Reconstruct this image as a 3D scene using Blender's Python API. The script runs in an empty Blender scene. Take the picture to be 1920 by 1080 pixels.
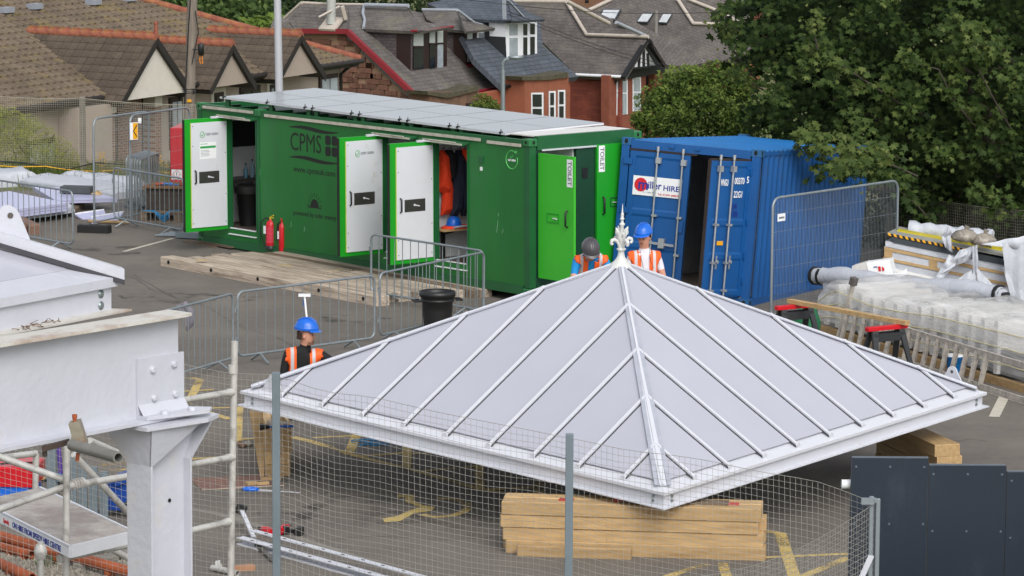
import bpy, math, random
import numpy as np
from mathutils import Vector, Matrix
random.seed(7); rng = np.random.default_rng(7)
SC = bpy.context.scene; COL = SC.collection
# ------------------------------------------------------------------ camera, sky, sun, exposure
FPX, PIT, ROLL, CH = 7000.0, 0.145, 0.006, 9.14
_c, _s, _cr, _sr = math.cos(PIT), math.sin(PIT), math.cos(ROLL), math.sin(ROLL)
cd = bpy.data.cameras.new('camera'); cam = bpy.data.objects.new('camera', cd); COL.objects.link(cam)
cd.sensor_width = 36; cd.lens = 36 * FPX / 1920; cd.clip_start = 0.5; cd.clip_end = 2000
RT = Vector((_cr, _sr * _s, _sr * _c)); FW = Vector((0, _c, -_s)); UP = Vector((-_sr, _cr * _s, _cr * _c))
cam.matrix_world = Matrix(((RT.x, UP.x, -FW.x, 0), (RT.y, UP.y, -FW.y, 0), (RT.z, UP.z, -FW.z, CH), (0, 0, 0, 1)))
SC.camera = cam
W = bpy.data.worlds.new('World'); SC.world = W; W.use_nodes = True
nt = W.node_tree; bg = nt.nodes['Background']
sky = nt.nodes.new('ShaderNodeTexSky'); sky.sky_type = 'NISHITA'; sky.sun_disc = False
SUN_EL, SUN_AZ = math.radians(42), math.radians(163)      # azimuth measured clockwise from +Y
sky.sun_elevation = SUN_EL; sky.sun_rotation = SUN_AZ; sky.dust_density = 2.5; sky.ozone_density = 1.0
hs = nt.nodes.new('ShaderNodeHueSaturation'); hs.inputs['Saturation'].default_value = 0.30
nt.links.new(sky.outputs[0], hs.inputs['Color']); nt.links.new(hs.outputs[0], bg.inputs[0])
bg.inputs[1].default_value = 0.15
sl = bpy.data.lights.new('sun', 'SUN'); sun = bpy.data.objects.new('sun', sl); COL.objects.link(sun)
sl.energy = 1.15; sl.angle = math.radians(40); sl.color = (1.0, 0.97, 0.92)
sd = Vector((math.sin(SUN_AZ) * math.cos(SUN_EL), math.cos(SUN_AZ) * math.cos(SUN_EL), math.sin(SUN_EL)))
sun.rotation_euler = sd.to_track_quat('Z', 'Y').to_euler()
SC.view_settings.view_transform = 'Standard'; SC.view_settings.look = 'None'
SC.view_settings.exposure = 0.40; SC.view_settings.gamma = 1.0
SC.view_settings.use_curve_mapping = False
SC.render.engine = 'CYCLES'
# ------------------------------------------------------------------ helpers
def ray(u, v):
    du, dv = u - 960, v - 540
    x = du * _cr + dv * _sr; z = du * _sr - dv * _cr
    return np.array([x / FPX, _c + z / FPX * _s, -_s + z / FPX * _c])
C0 = np.array([0, 0, CH])
def at(u, v, z=0.0):
    d = ray(u, v); return C0 + d * ((z - CH) / d[2])
def atY(u, v, Y):
    d = ray(u, v); return C0 + d * (Y / d[1])
def onplane(u, v, o, n):
    d = ray(u, v); n = np.array(n, float); return C0 + d * (np.dot(np.array(o) - C0, n) / np.dot(d, n))
def Rz(a): c, s = math.cos(a), math.sin(a); return np.array([[c, -s, 0], [s, c, 0], [0, 0, 1.]])
def Rx(a): c, s = math.cos(a), math.sin(a); return np.array([[1, 0, 0], [0, c, -s], [0, s, c.real]])
def Ry(a): c, s = math.cos(a), math.sin(a); return np.array([[c, 0, s], [0, 1, 0], [-s, 0, c]])
def R3(yaw, tx=0, ty=0): return Ry(ty) @ Rx(tx) @ Rz(yaw)
FR = {}
def thing(name, label, cat, loc, rot=0.0, group=None, kind=None):
    o = bpy.data.objects.new(name, None); COL.objects.link(o); o.empty_display_size = 0.2
    M = Rz(rot) if np.isscalar(rot) else np.array(rot)
    loc = np.array(loc, float)
    o.matrix_world = Matrix([[*M[i], loc[i]] for i in range(3)] + [[0, 0, 0, 1]])
    FR[o.name] = (loc, M)
    tag(o, label, cat, group, kind); return o
def tag(o, label=None, cat=None, group=None, kind=None):
    if label: o['label'] = label
    if cat: o['category'] = cat
    if group: o['group'] = group
    if kind: o['kind'] = kind
    return o
def loc_on(o, axis, val, u, v):
    """local coordinates, on the plane local[axis]=val of thing o, of what pixel (u,v) sees"""
    O, M = FR[o.name]; n = M[:, axis]
    return M.T @ (onplane(u, v, O + n * val, n) - O)
def tow(o, p): O, M = FR[o.name]; return O + M @ np.array(p, float)
def tol(o, p): O, M = FR[o.name]; return M.T @ (np.array(p, float) - O)
class MB:
    def __init__(s): s.v = []; s.f = []; s.sm = []
    def add(s, vs, fs, smooth=False):
        n = len(s.v); s.v += [tuple(map(float, p)) for p in vs]; s.f += [tuple(i + n for i in f) for f in fs]
        s.sm += [smooth] * len(fs); return s
    def hexa(s, p):  # 8 pts bottom 0-3 ccw, top 4-7
        return s.add(p, [(3, 2, 1, 0), (4, 5, 6, 7), (0, 1, 5, 4), (1, 2, 6, 5), (2, 3, 7, 6), (3, 0, 4, 7)])
    def box(s, x0, x1, y0, y1, z0, z1):
        if x0 > x1: x0, x1 = x1, x0
        if y0 > y1: y0, y1 = y1, y0
        if z0 > z1: z0, z1 = z1, z0
        return s.hexa([(x0, y0, z0), (x1, y0, z0), (x1, y1, z0), (x0, y1, z0), (x0, y0, z1), (x1, y0, z1), (x1, y1, z1), (x0, y1, z1)])
    def cbox(s, c, d, M=None):
        d = np.array(d) / 2.; c = np.array(c, float)
        P = [(-1, -1, -1), (1, -1, -1), (1, 1, -1), (-1, 1, -1), (-1, -1, 1), (1, -1, 1), (1, 1, 1), (-1, 1, 1)]
        M = np.eye(3) if M is None else M
        return s.hexa([c + M @ (np.array(p) * d) for p in P])
    def beam(s, p, q, w, h, up=(0, 0, 1)):
        p = np.array(p, float); q = np.array(q, float); t = q - p; t /= np.linalg.norm(t)
        a = np.cross(t, up); a /= np.linalg.norm(a); b = np.cross(a, t)
        a = a * w / 2; b = b * h / 2
        return s.hexa([p - a - b, p + a - b, q + a - b, q - a - b, p - a + b, p + a + b, q + a + b, q - a + b])
    def bevbox(s, x0, x1, y0, y1, z0, z1, b):
        """box with chamfered vertical + top edges"""
        def ring(i, z): return [(x0 + i, y0 + b, z), (x0 + b, y0 + i, z), (x1 - b, y0 + i, z), (x1 - i, y0 + b, z), (x1 - i, y1 - b, z), (x1 - b, y1 - i, z), (x0 + b, y1 - i, z), (x0 + i, y1 - b, z)]
        V = ring(0, z0) + ring(0, z1 - b) + ring(b, z1)
        F = [tuple(range(7, -1, -1)), tuple(range(16, 24))]
        for k in (0, 8):
            for i in range(8): F.append((k + i, k + (i + 1) % 8, k + 8 + (i + 1) % 8, k + 8 + i))
        return s.add(V, F)
    def tube(s, pts, r, n=8, closed=False, cap=True, hollow=0):
        P = [np.array(p, float) for p in pts]; m = len(P); rs = r if hasattr(r, '__len__') else [r] * m
        T = []
        for i in range(m):
            a = P[(i - 1) % m] if (closed or i > 0) else P[i]; b = P[(i + 1) % m] if (closed or i < m - 1) else P[i]
            t = b - a; T.append(t / (np.linalg.norm(t) + 1e-12))
        u = np.cross(T[0], (0, 0, 1)); 
        if np.linalg.norm(u) < 1e-3: u = np.cross(T[0], (0, 1, 0))
        u /= np.linalg.norm(u); V = []
        for i in range(m):
            u = u - T[i] * np.dot(u, T[i]); u /= np.linalg.norm(u); w = np.cross(T[i], u)
            for k in range(n):
                a = 2 * math.pi * k / n; V.append(P[i] + rs[i] * (math.cos(a) * u + math.sin(a) * w))
        Fc = []
        for i in range(m if closed else m - 1):
            j = (i + 1) % m
            for k in range(n): Fc.append((i * n + k, i * n + (k + 1) % n, j * n + (k + 1) % n, j * n + k))
        s.add(V, Fc, n > 4)
        if cap and not closed and not hollow:
            s.add([V[k] for k in range(n)], [tuple(range(n - 1, -1, -1))]); s.add([V[(m - 1) * n + k] for k in range(n)], [tuple(range(n))])
        return s
    def pipe(s, p, q, r, ri, n=16):
        p = np.array(p, float); q = np.array(q, float); t = (q - p) / np.linalg.norm(q - p)
        s.tube([p, q], r, n, cap=False); s.tube([q - t * .001, p + t * .001], ri, n, cap=False)
        u = np.cross(t, (0, 0, 1)); u = u / (np.linalg.norm(u) + 1e-9); w = np.cross(t, u)
        for c in (p, q):
            V = [c + rr * (math.cos(2 * math.pi * k / n) * u + math.sin(2 * math.pi * k / n) * w) for rr in (r, ri) for k in range(n)]
            s.add(V, [(k, (k + 1) % n, n + (k + 1) % n, n + k) for k in range(n)])
        return s
    def prism(s, poly, vec):
        P = [np.array(p, float) for p in poly]; n = len(P); v = np.array(vec, float)
        return s.add(P + [p + v for p in P], [tuple(range(n - 1, -1, -1)), tuple(range(n, 2 * n))] + [(i, (i + 1) % n, n + (i + 1) % n, n + i) for i in range(n)])
    def slab(s, poly, t):
        """polygon (planar) thickened by t along minus its normal"""
        P = [np.array(p, float) for p in poly]; n = np.cross(P[1] - P[0], P[2] - P[0]); n /= np.linalg.norm(n)
        if n[2] < 0: n = -n
        return s.prism([p - n * t for p in P], n * t)
    def lathe(s, prof, c=(0, 0, 0), n=20, M=None, caps=True):
        c = np.array(c, float); M = np.eye(3) if M is None else M; V = []
        for r, z in prof:
            for k in range(n):
                a = 2 * math.pi * k / n; V.append(c + M @ np.array([r * math.cos(a), r * math.sin(a), z]))
        Fc = [(i * n + k, i * n + (k + 1) % n, (i + 1) * n + (k + 1) % n, (i + 1) * n + k) for i in range(len(prof) - 1) for k in range(n)]
        s.add(V, Fc, True)
        if caps:
            s.add(V[:n], [tuple(range(n - 1, -1, -1))]); s.add(V[-n:], [tuple(range(n))])
        return s
    def grid(s, G, smooth=True):
        nu, nv = len(G), len(G[0]); V = [G[i][j] for i in range(nu) for j in range(nv)]
        return s.add(V, [(i * nv + j, (i + 1) * nv + j, (i + 1) * nv + j + 1, i * nv + j + 1) for i in range(nu - 1) for j in range(nv - 1)], smooth)
    def mesh(s, name):
        me = bpy.data.meshes.new(name); me.from_pydata(s.v, [], s.f)
        me.polygons.foreach_set('use_smooth', s.sm); me.update(); return me
def part(name, mb, mat, parent=None, world=False, **kw):
    """link a mesh; world=True: its vertices are world coordinates"""
    if world and parent is not None:
        r = parent
        while r.parent: r = r.parent
        O, M = FR[r.name]; A = (np.array(mb.v) - O) @ M; mb.v = [tuple(p) for p in A]
    o = bpy.data.objects.new(name, mb.mesh(name) if isinstance(mb, MB) else mb); COL.objects.link(o)
    if mat is not None:
        for m in (mat if isinstance(mat, list) else [mat]): o.data.materials.append(m)
    if parent is not None: o.parent = parent
    tag(o, **kw); return o
def copy_tree(o, parent=None):
    c = o.copy(); COL.objects.link(c); c.parent = parent
    for ch in list(o.children): copy_tree(ch, c)
    return c
def copy_thing(o, loc, rot, label):
    c = copy_tree(o); M = Rz(rot) if np.isscalar(rot) else np.array(rot)
    c.matrix_world = Matrix([[*M[i], loc[i]] for i in range(3)] + [[0, 0, 0, 1]]); FR[c.name] = (np.array(loc, float), M)
    c['label'] = label; return c
def inst(name, mesh, parent, M, loc, mat=None):
    """a child sharing mesh data, placed in the parent's frame"""
    o = bpy.data.objects.new(name, mesh); COL.objects.link(o)
    if parent is not None: o.parent = parent
    o.matrix_basis = Matrix([[*M[i], loc[i]] for i in range(3)] + [[0, 0, 0, 1]])
    return o
# ------------------------------------------------------------------ materials
def lin(h):
    h = h.lstrip('#'); c = [int(h[i:i + 2], 16) / 255 for i in (0, 2, 4)]
    return tuple(((x / 12.92) if x <= .04045 else ((x + .055) / 1.055) ** 2.4) for x in c)
MATS = {}
def mat(name, col, rough=.6, metal=0., var=.12, scale=4., bump=0., bscale=60., dirt=None, dscale=2., damt=.5, spec=.5, stretch=(1, 1, 1), clear=0., alpha=1., trans=0., rand=0.):
    if name in MATS: return MATS[name]
    m = bpy.data.materials.new(name); m.use_nodes = True; N = m.node_tree.nodes; L = m.node_tree.links
    b = N['Principled BSDF']; b.inputs['Roughness'].default_value = rough; b.inputs['Metallic'].default_value = metal
    b.inputs['Specular IOR Level'].default_value = spec; b.inputs['Coat Weight'].default_value = clear
    b.inputs['Alpha'].default_value = alpha; b.inputs['Transmission Weight'].default_value = trans
    if isinstance(col, str): col = lin(col)
    tc = N.new('ShaderNodeTexCoord'); mp = N.new('ShaderNodeMapping'); mp.inputs['Scale'].default_value = stretch
    L.new(tc.outputs['Object'], mp.inputs[0])
    n1 = N.new('ShaderNodeTexNoise'); n1.inputs['Scale'].default_value = scale; n1.inputs['Detail'].default_value = 6; n1.inputs['Roughness'].default_value = .65
    L.new(mp.outputs[0], n1.inputs[0])
    mr = N.new('ShaderNodeMapRange'); mr.inputs[1].default_value = .3; mr.inputs[2].default_value = .7; mr.inputs[3].default_value = 1 - var; mr.inputs[4].default_value = 1 + var
    L.new(n1.outputs[0], mr.inputs[0])
    vm = N.new('ShaderNodeVectorMath'); vm.operation = 'SCALE'; vm.inputs[0].default_value = col; L.new(mr.outputs[0], vm.inputs['Scale'])
    out = vm.outputs[0]
    if rand:
        oi = N.new('ShaderNodeObjectInfo'); r2 = N.new('ShaderNodeMapRange'); r2.inputs[3].default_value = 1 - rand; r2.inputs[4].default_value = 1 + rand
        L.new(oi.outputs['Random'], r2.inputs[0]); v2 = N.new('ShaderNodeVectorMath'); v2.operation = 'SCALE'
        L.new(out, v2.inputs[0]); L.new(r2.outputs[0], v2.inputs['Scale']); out = v2.outputs[0]
    if dirt is not None:
        n2 = N.new('ShaderNodeTexNoise'); n2.inputs['Scale'].default_value = dscale; n2.inputs['Detail'].default_value = 9; n2.inputs['Roughness'].default_value = .7
        L.new(mp.outputs[0], n2.inputs[0]); rp = N.new('ShaderNodeMapRange'); rp.inputs[1].default_value = .62 - damt * .3; rp.inputs[2].default_value = .8 - damt * .2
        L.new(n2.outputs[0], rp.inputs[0]); mx = N.new('ShaderNodeMix'); mx.data_type = 'RGBA'
        L.new(rp.outputs[0], mx.inputs[0]); L.new(out, mx.inputs[6]); mx.inputs[7].default_value = (*(lin(dirt) if isinstance(dirt, str) else dirt), 1)
        out = mx.outputs[2]
    L.new(out, b.inputs['Base Color'])
    if bump:
        n3 = N.new('ShaderNodeTexNoise'); n3.inputs['Scale'].default_value = bscale; n3.inputs['Detail'].default_value = 5
        L.new(mp.outputs[0], n3.inputs[0]); bp = N.new('ShaderNodeBump'); bp.inputs['Strength'].default_value = bump; bp.inputs['Distance'].default_value = .02
        L.new(n3.outputs[0], bp.inputs['Height']); L.new(bp.outputs[0], b.inputs['Normal'])
    MATS[name] = m; return m
def bsdf(m): return m.node_tree.nodes['Principled BSDF']
def text(name, s, size, M, loc, m, parent, width=1., align='CENTER', depth=.001, font_bold=False, w_override=None, space=1.0):
    """flat lettering as a thin mesh: M columns = reading direction, up, outward normal (parent's frame)"""
    cu = bpy.data.curves.new(name, 'FONT'); cu.body = s; cu.size = size; cu.align_x = align; cu.align_y = 'CENTER'; cu.extrude = depth; cu.resolution_u = 3
    cu.space_character = space
    if font_bold: cu.offset = size * .018
    t = bpy.data.objects.new(name, cu); COL.objects.link(t)
    me = bpy.data.meshes.new_from_object(t.evaluated_get(bpy.context.evaluated_depsgraph_get())); bpy.data.objects.remove(t)
    A = np.array(M, float); k = width
    if w_override and len(me.vertices):
        xs = [v.co.x for v in me.vertices]; k = w_override / (max(xs) - min(xs))
    for v in me.vertices:
        p = A @ np.array([v.co.x * k, v.co.y, v.co.z]) + np.array(loc); v.co = p
    me.materials.clear(); o = bpy.data.objects.new(name, me); COL.objects.link(o); me.materials.append(m); o.parent = parent
    return o
def frame3(x, z):
    """matrix whose columns are reading direction x, up z, normal x cross z"""
    x = np.array(x, float); x /= np.linalg.norm(x); z = np.array(z, float); z -= x * np.dot(x, z); z /= np.linalg.norm(z)
    return np.array([x, z, np.cross(x, z)]).T
# ------------------------------------------------------------------ shared materials
asphalt = mat('asphalt', '#69635c', .92, var=.14, scale=9, bump=.5, bscale=220, dirt='#7a736a', dscale=.5, damt=.6)
galv = mat('galvanised_steel', '#8e979c', .45, .55, var=.12, scale=6, bump=.05)
galv_dk = mat('galvanised_post', '#76838a', .5, .35, var=.1, scale=4)
white_paint = mat('white_paint', '#c9cbd2', .38, var=.03, scale=3, bump=.05, bscale=25, dirt='#b9b2a4', dscale=1.3, damt=.05)
alu = mat('mill_aluminium', '#d4d6dc', .35, .25, var=.05, scale=8)
dark_rub = mat('black_rubber', '#161616', .7, var=.2)
black_pl = mat('black_plastic', '#1a1b1c', .45, var=.15)
wood_new = mat('new_timber', '#b39569', .75, var=.22, scale=2.2, stretch=(1, 9, 9), bump=.12, bscale=20, dirt='#8c6d45', dscale=.8, damt=.25, rand=.16)
wood_old = mat('weathered_timber', '#b5a796', .85, var=.3, scale=2.2, stretch=(1, 14, 14), bump=.4, bscale=20, dirt='#655343', dscale=1.0, damt=.5, rand=.16)
wood_side = mat('dark_weathered_timber', '#7a6a58', .85, var=.3, scale=2.2, stretch=(1, 14, 14), bump=.4, bscale=20, dirt='#4b3c30', dscale=1.0, damt=.6)
redp = mat('red_paint', '#c01522', .35, var=.06)
sheet_white = mat('white_sheeting', '#b6bac2', .45, var=.05, scale=3, bump=.8, bscale=9, stretch=(1, 2.5, 1))
def yellow_line_mat():
    m = mat('worn_yellow_road_paint', '#c0a766', .85, var=.15, scale=8); N = m.node_tree.nodes; L = m.node_tree.links; b = bsdf(m)
    g = N.new('ShaderNodeNewGeometry')
    n = N.new('ShaderNodeTexNoise'); n.inputs['Scale'].default_value = 26; n.inputs['Detail'].default_value = 4; n.inputs['Roughness'].default_value = .8
    n2 = N.new('ShaderNodeTexNoise'); n2.inputs['Scale'].default_value = 1.1; n2.inputs['Detail'].default_value = 2
    L.new(g.outputs['Position'], n.inputs[0]); L.new(g.outputs['Position'], n2.inputs[0])
    a = N.new('ShaderNodeMath'); a.operation = 'MULTIPLY_ADD'; a.inputs[1].default_value = .9; L.new(n2.outputs[0], a.inputs[0]); L.new(n.outputs[0], a.inputs[2])
    r = N.new('ShaderNodeMapRange'); r.inputs[1].default_value = .78; r.inputs[2].default_value = .93; L.new(a.outputs[0], r.inputs[0]); L.new(r.outputs[0], b.inputs['Alpha'])
    return m
yl = yellow_line_mat(); yl.name = 'worn_yellow_road_paint'
wl = mat('worn_white_road_paint', '#bdb6a8', .85, var=.15, scale=10)
# ------------------------------------------------------------------ the setting: terrain, car park surface
def sst(a, b, x): t = min(1, max(0, (x - a) / (b - a))); return t * t * (3 - 2 * t)
def gz(x, y):
    z = -2.2 * sst(78.5, 92, y) - 5.8 * sst(105, 140, y)
    z -= .06 * min(8, max(0, y - 60.5)) * sst(.8, 2.5, x)
    return z
def axis(lo, hi, dense, step, far):
    a = list(np.arange(dense[0], dense[1] + .01, step)); l = []; x = dense[0]; d = step
    while x > lo: d *= 1.6; x -= d; l.append(max(x, lo))
    r = []; x = dense[1]; d = step
    while x < hi: d *= 1.6; x += d; r.append(min(x, hi))
    return sorted(set(l)) + a + r
xs = axis(-900, 900, (-26, 26), 1., 0); ys = axis(-60, 1800, (30, 145), 1., 0)
grass_m = mat('rough_grass_ground', '#5c6632', .95, var=.35, scale=1.4, bump=.6, bscale=12, dirt='#6d6245', dscale=.8, damt=.6)
part('ground', MB().grid([[(x, y, gz(x, y) - .004) for y in ys] for x in xs]), grass_m, kind='structure')
xs2 = np.arange(-24, 24.1, 1.); ys2 = list(np.arange(34, 76.1, 1.))
car = part('car_park_surface', MB().grid([[(x, y, gz(x, y)) for y in ys2] for x in xs2]), asphalt, kind='structure')
def strip(name, pts, w, m, z=.005, kind='structure'):
    mb = MB()
    P = [np.array(at(*p)) for p in pts]
    for i, p in enumerate(P): P[i][2] = 0
    L = []; Rr = []
    for i, p in enumerate(P):
        a = P[max(i - 1, 0)]; b = P[min(i + 1, len(P) - 1)]; t = (b - a); t /= np.linalg.norm(t); n = np.array([-t[1], t[0], 0])
        L.append(p + n * w / 2 + [0, 0, z]); Rr.append(p - n * w / 2 + [0, 0, z])
    mb.grid([L, Rr], False); return part(name, mb, m, kind=kind)
# ------------------------------------------------------------------ green welfare container
g_wall = mat('dark_green_paint', (.009, .140, .024), .40, var=.12, scale=.7, dirt='#2f5f36', dscale=1.6, damt=.22, stretch=(2.2, 1, .45))
g_frame = mat('deep_green_paint', (.010, .098, .030), .45, var=.12, scale=2)
g_bright = mat('bright_green_paint', (.012, .30, .018), .38, var=.05, scale=1)
g_bright2 = mat('lime_green_door_paint', (.045, .44, .028), .38, var=.05, scale=1)
g_dark = mat('bottle_green_panel', (.003, .045, .020), .5, var=.08)
int_white = mat('cabin_interior_white', '#d8dadc', .6, var=.04)
door_white = mat('door_inner_white', '#cdd0d6', .38, var=.04, scale=1.2, dirt='#b3b1ab', dscale=2.5, damt=.1)
steel = mat('brushed_steel_plate', '#6c6a66', .35, .8, var=.1)
lane = mat('cream_strip', '#b9b3a6', .6, var=.12, scale=5, dirt='#857d70', dscale=4, damt=.4)
letter = mat('black_vinyl', '#101311', .6, var=.05)
letter_g = mat('faded_green_vinyl', '#142a19', .6, var=.05)
gl = mat('logo_green', '#2e9a4c', .5); wh = mat('print_white', '#e6e8ea', .5, var=.02); greyp = mat('print_grey', '#6d7278', .5, var=.02)
redpr = mat('print_red', '#c8202c', .5, var=.02); bluepr = mat('print_blue', '#1d2f8c', .5, var=.02); yelp = mat('sign_yellow', '#e2a312', .5, var=.03)
floor_m = mat('cabin_floor', '#5b5048', .7, var=.2)
GL, GW, GH = 9.6, 2.44, 2.59
G = thing('welfare_container', 'long dark green welfare cabin with solar panels on its roof and three open doors', 'cabin', (-5.79, 68.1, 0), R3(-.885, -.013, -.007))
GX = [(1.00, 1.88), (5.66, 6.55), (7.07, 7.97)]; DZ0, DZ1 = .36, 2.37
def gwall():
    mb = MB(); xe = [.16] + [v for a in GX for v in a] + [GL - .16]
    for i in range(0, len(xe), 2): mb.box(xe[i], xe[i + 1], .02, .07, .16, 2.46)
    for a, b in GX: mb.box(a, b, .02, .07, DZ1, 2.46); mb.box(a, b, .02, .07, .16, DZ0)
    mb.box(.16, GL - .16, GW - .07, GW - .02, .16, 2.46); mb.box(.02, .07, .16, GW - .16, .16, 2.46)
    return mb
part('side_wall', gwall(), g_wall, G)
def gfr():
    mb = MB()
    for x in (0, GL - .16):
        for y in (0, GW - .16): mb.box(x + .012, x + .148, y + .012, y + .148, .13, 2.46)
    mb.box(1.90, 1.965, .008, .018, .14, 2.44)
    for y in (.0, GW - .1): mb.box(.178, GL - .178, y + .005, y + .095, .01, .158)
    for x in (.0, GL - .1): mb.box(x + .005, x + .095, .178, GW - .178, .01, .158)
    for y in (.0, GW - .1): mb.box(.178, GL - .178, y + .004, y + .096, 2.46, 2.57)
    mb.box(.004, .096, .178, GW - .178, 2.46, 2.57); mb.box(GL - .1, GL - .002, .178, GW - .178, 2.40, 2.63)
    mb.box(GL - .12, GL - .0, .17, GW - .17, 2.41, 2.52)
    mb.box(.06, .16, .012, .02, .16, .5)
    return mb
part('frame', gfr(), g_frame, G)
cast_m = mat('corner_casting_green', (.02, .15, .045), .45, var=.12)
hole_m = mat('casting_hole', '#0a0f0b', .9)
def casting(mb, x, y, z, w=.178, h=.118, b=.014):
    mb.bevbox(x, x + w, y, y + w, z, z + h, b)
for x in (0, 1.84, GL - .178):
    for y in (0, GW - .178):
        for z in (0, GH - .118):
            if x == 1.84 and (z == 0 or y > 0): continue
            mb = MB(); casting(mb, x if x != GL - .178 else GL - .178 + .004, y - (.004 if y == 0 else -.004), z)
            c = part('corner_casting', mb, cast_m, G)
            mh = MB()
            if y == 0 and x != 1.84: mh.lathe([(.028, -.008), (.028, .001)], (x + .089, y - .005, z + .06), 10, np.array([[1, 0, 0], [0, 0, 1], [0, -1.3, 0]]).T)
            if x > 9: mh.lathe([(.026, -.006), (.026, .001)], (GL + .004, y + .09, z + .06), 10, np.array([[0, 1, 0], [0, 0, 1.3], [1, 0, 0]]).T)
            if mh.v: part('hole', mh, hole_m, c)
part('roof_sheet', MB().box(.1, GL - .1, .1, GW - .1, 2.44, 2.47), g_frame, G)
rb = MB()
for i in range(17):
    x = .5 + i * .54
    rb.add([(x, .10, 2.47), (x, .62, 2.47), (x, .62, 2.56), (x, .22, 2.56), (x + .05, .10, 2.47), (x + .05, .62, 2.47), (x + .05, .62, 2.56), (x + .05, .22, 2.56)],
           [(0, 1, 2, 3), (7, 6, 5, 4), (0, 3, 7, 4), (3, 2, 6, 7), (1, 0, 4, 5), (2, 1, 5, 6)])
part('roof_rib', rb, g_frame, G, kind='stuff')
# gutter strip, little canopies, thresholds
part('gutter_strip', MB().box(.22, 1.80, -.012, .012, 2.50, 2.55), lane, G)
part('gutter_strip', MB().box(2.16, 8.32, -.012, .012, 2.47, 2.52), lane, G)
part('gutter_strip', MB().box(8.5, 9.38, -.012, .012, 2.45, 2.50), lane, G)
for a, b in GX:
    c = part('door_canopy', MB().prism([(a - .1, -.16, 2.40), (a - .1, .02, 2.44), (a - .1, .02, 2.405), (a - .1, -.16, 2.375)], (b - a + .15, 0, 0)), g_frame, G)
    part('canopy_trim', MB().box(a - .1, b + .05, -.17, -.16, 2.385, 2.415).tube([(a - .1, -.175, 2.43), (b - .1, -.175, 2.425)], .01, 6), lane, c)
    tr = MB()
    for k in range(22):
        x = a + (b - a) * (k + .5) / 22
        for z, y in ((DZ0 + .005, .03), (DZ0 - .10, -.005)): tr.beam((x - .012, y - .012, z), (x + .012, y + .02, z + .012), .012, .012)
    part('threshold_tread', tr, alu, G, kind='stuff')
def roomshell(x0, x1):
    mb = MB(); mb.box(x0, x0 + .03, .07, 2.36, .30, 2.42); mb.box(x1 - .03, x1, .07, 2.36, .30, 2.42); mb.box(x0 + .03, x1 - .03, 2.33, 2.36, .30, 2.42); mb.box(x0 + .03, x1 - .03, .07, 2.33, 2.40, 2.42)
    return mb
for a, b in ((.10, 2.3), (5.0, 6.62), (6.70, 8.4)):
    part('room_lining', roomshell(a, b), int_white, G); part('room_floor', MB().box(a + .03, b - .03, .03, 2.33, .30, .345), floor_m, G)
def door(xh, label_text, first):
    d = MB(); w = .93; x1 = xh; x0 = xh - .055
    d.box(x0, x1, -w, -.004, DZ0 - .01, DZ1 + .02)
    o = part('door', d, g_bright, G)
    part('door_seal', MB().box(x0 + .004, x1 - .004, -w - .02, -w, DZ0, DZ1 + .01), dark_rub, o)
    part('inner_panel', MB().box(x1, x1 + .018, -.80, -.03, DZ0 + .06, DZ1 - .05), door_white, o)
    part('panel_edge', MB().box(x1, x1 + .012, -.812, -.80, DZ0 + .06, DZ1 - .05), mat('pale_yellow_edge', '#b9bd5a', .6), o)
    part('handle', MB().tube([(x1 + .02, -.73, 1.22), (x1 + .06, -.73, 1.24), (x1 + .06, -.73, 1.44), (x1 + .02, -.73, 1.46)], .014, 8), black_pl, o)
    lp = part('lock_plate', MB().box(x1 + .018, x1 + .022, -.64, -.20, 1.22, 1.43), steel, o)
    part('lock_lever', MB().tube([(x1 + .03, -.43, 1.33), (x1 + .045, -.34, 1.31)], .011, 8).lathe([(.022, 0), (.018, .015)], (x1 + .022, -.43, 1.33), 10, np.array([[0, 1, 0], [0, 0, 1], [1, 0, 0]]).T), alu, lp)
    sc = MB()
    for y, z in ((-.77, 2.26), (-.06, 2.26), (-.77, 1.9), (-.06, 1.75), (-.06, 1.0), (-.77, .75), (-.77, .5), (-.06, .5)): sc.lathe([(.009, 0), (.009, .003)], (x1 + .018, y, z), 8, np.array([[0, 1, 0], [0, 0, 1], [1, 0, 0]]).T)
    part('screw', sc, black_pl, o, kind='stuff')
    part('door_closer', MB().tube([(x1 - .01, -.25, DZ1 + .03), (x1 + .35, .0, DZ1 + .02)], .010, 6).box(x1 - .02, x1 + .02, -.36, -.2, DZ1 + .01, DZ1 + .05), alu, o)
    if first is not None:
        Mx = frame3((0, 1, 0), (0, 0, 1))
        ring = [(x1 + .020, -.56 + .05 * math.cos(t), 2.10 + .055 * math.sin(t)) for t in np.linspace(.9, 2 * math.pi + .3, 20)]
        part('logo', MB().tube(ring, .005, 4).tube([(x1 + .02, -.59, 2.10), (x1 + .02, -.565, 2.075), (x1 + .02, -.52, 2.14)], .007, 4), gl, o)
        text('lettering', 'DEEP GREEN', .062, Mx, (x1 + .0195, -.35, 2.10), greyp, o, w_override=.27, font_bold=True)
        if first:
            nb = part('notice', MB().box(x1 + .018, x1 + .0195, -.62, -.26, 1.66, 1.96), wh, o)
            part('notice_band', MB().box(x1 + .0195, x1 + .0205, -.61, -.27, 1.85, 1.89).box(x1 + .0195, x1 + .0205, -.61, -.45, 1.925, 1.935), gl, nb)
            ln = MB()
            for k in range(5): ln.box(x1 + .0195, x1 + .0205, -.60, -.42 + .02 * (k % 2), 1.81 - k * .025, 1.817 - k * .025)
            part('notice_text', ln, greyp, nb)
    return o
door(GX[0][0] - .01, '', True); door(GX[1][0] - .01, '', False); door(GX[2][0] - .01, '', None)
# jambs
for a, b in GX:
    part('door_jamb', MB().box(b - .012, b + .004, .0, .10, DZ0, DZ1).box(a - .03, a + .012, -.004, .10, DZ0, DZ1), g_frame, G)
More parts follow.
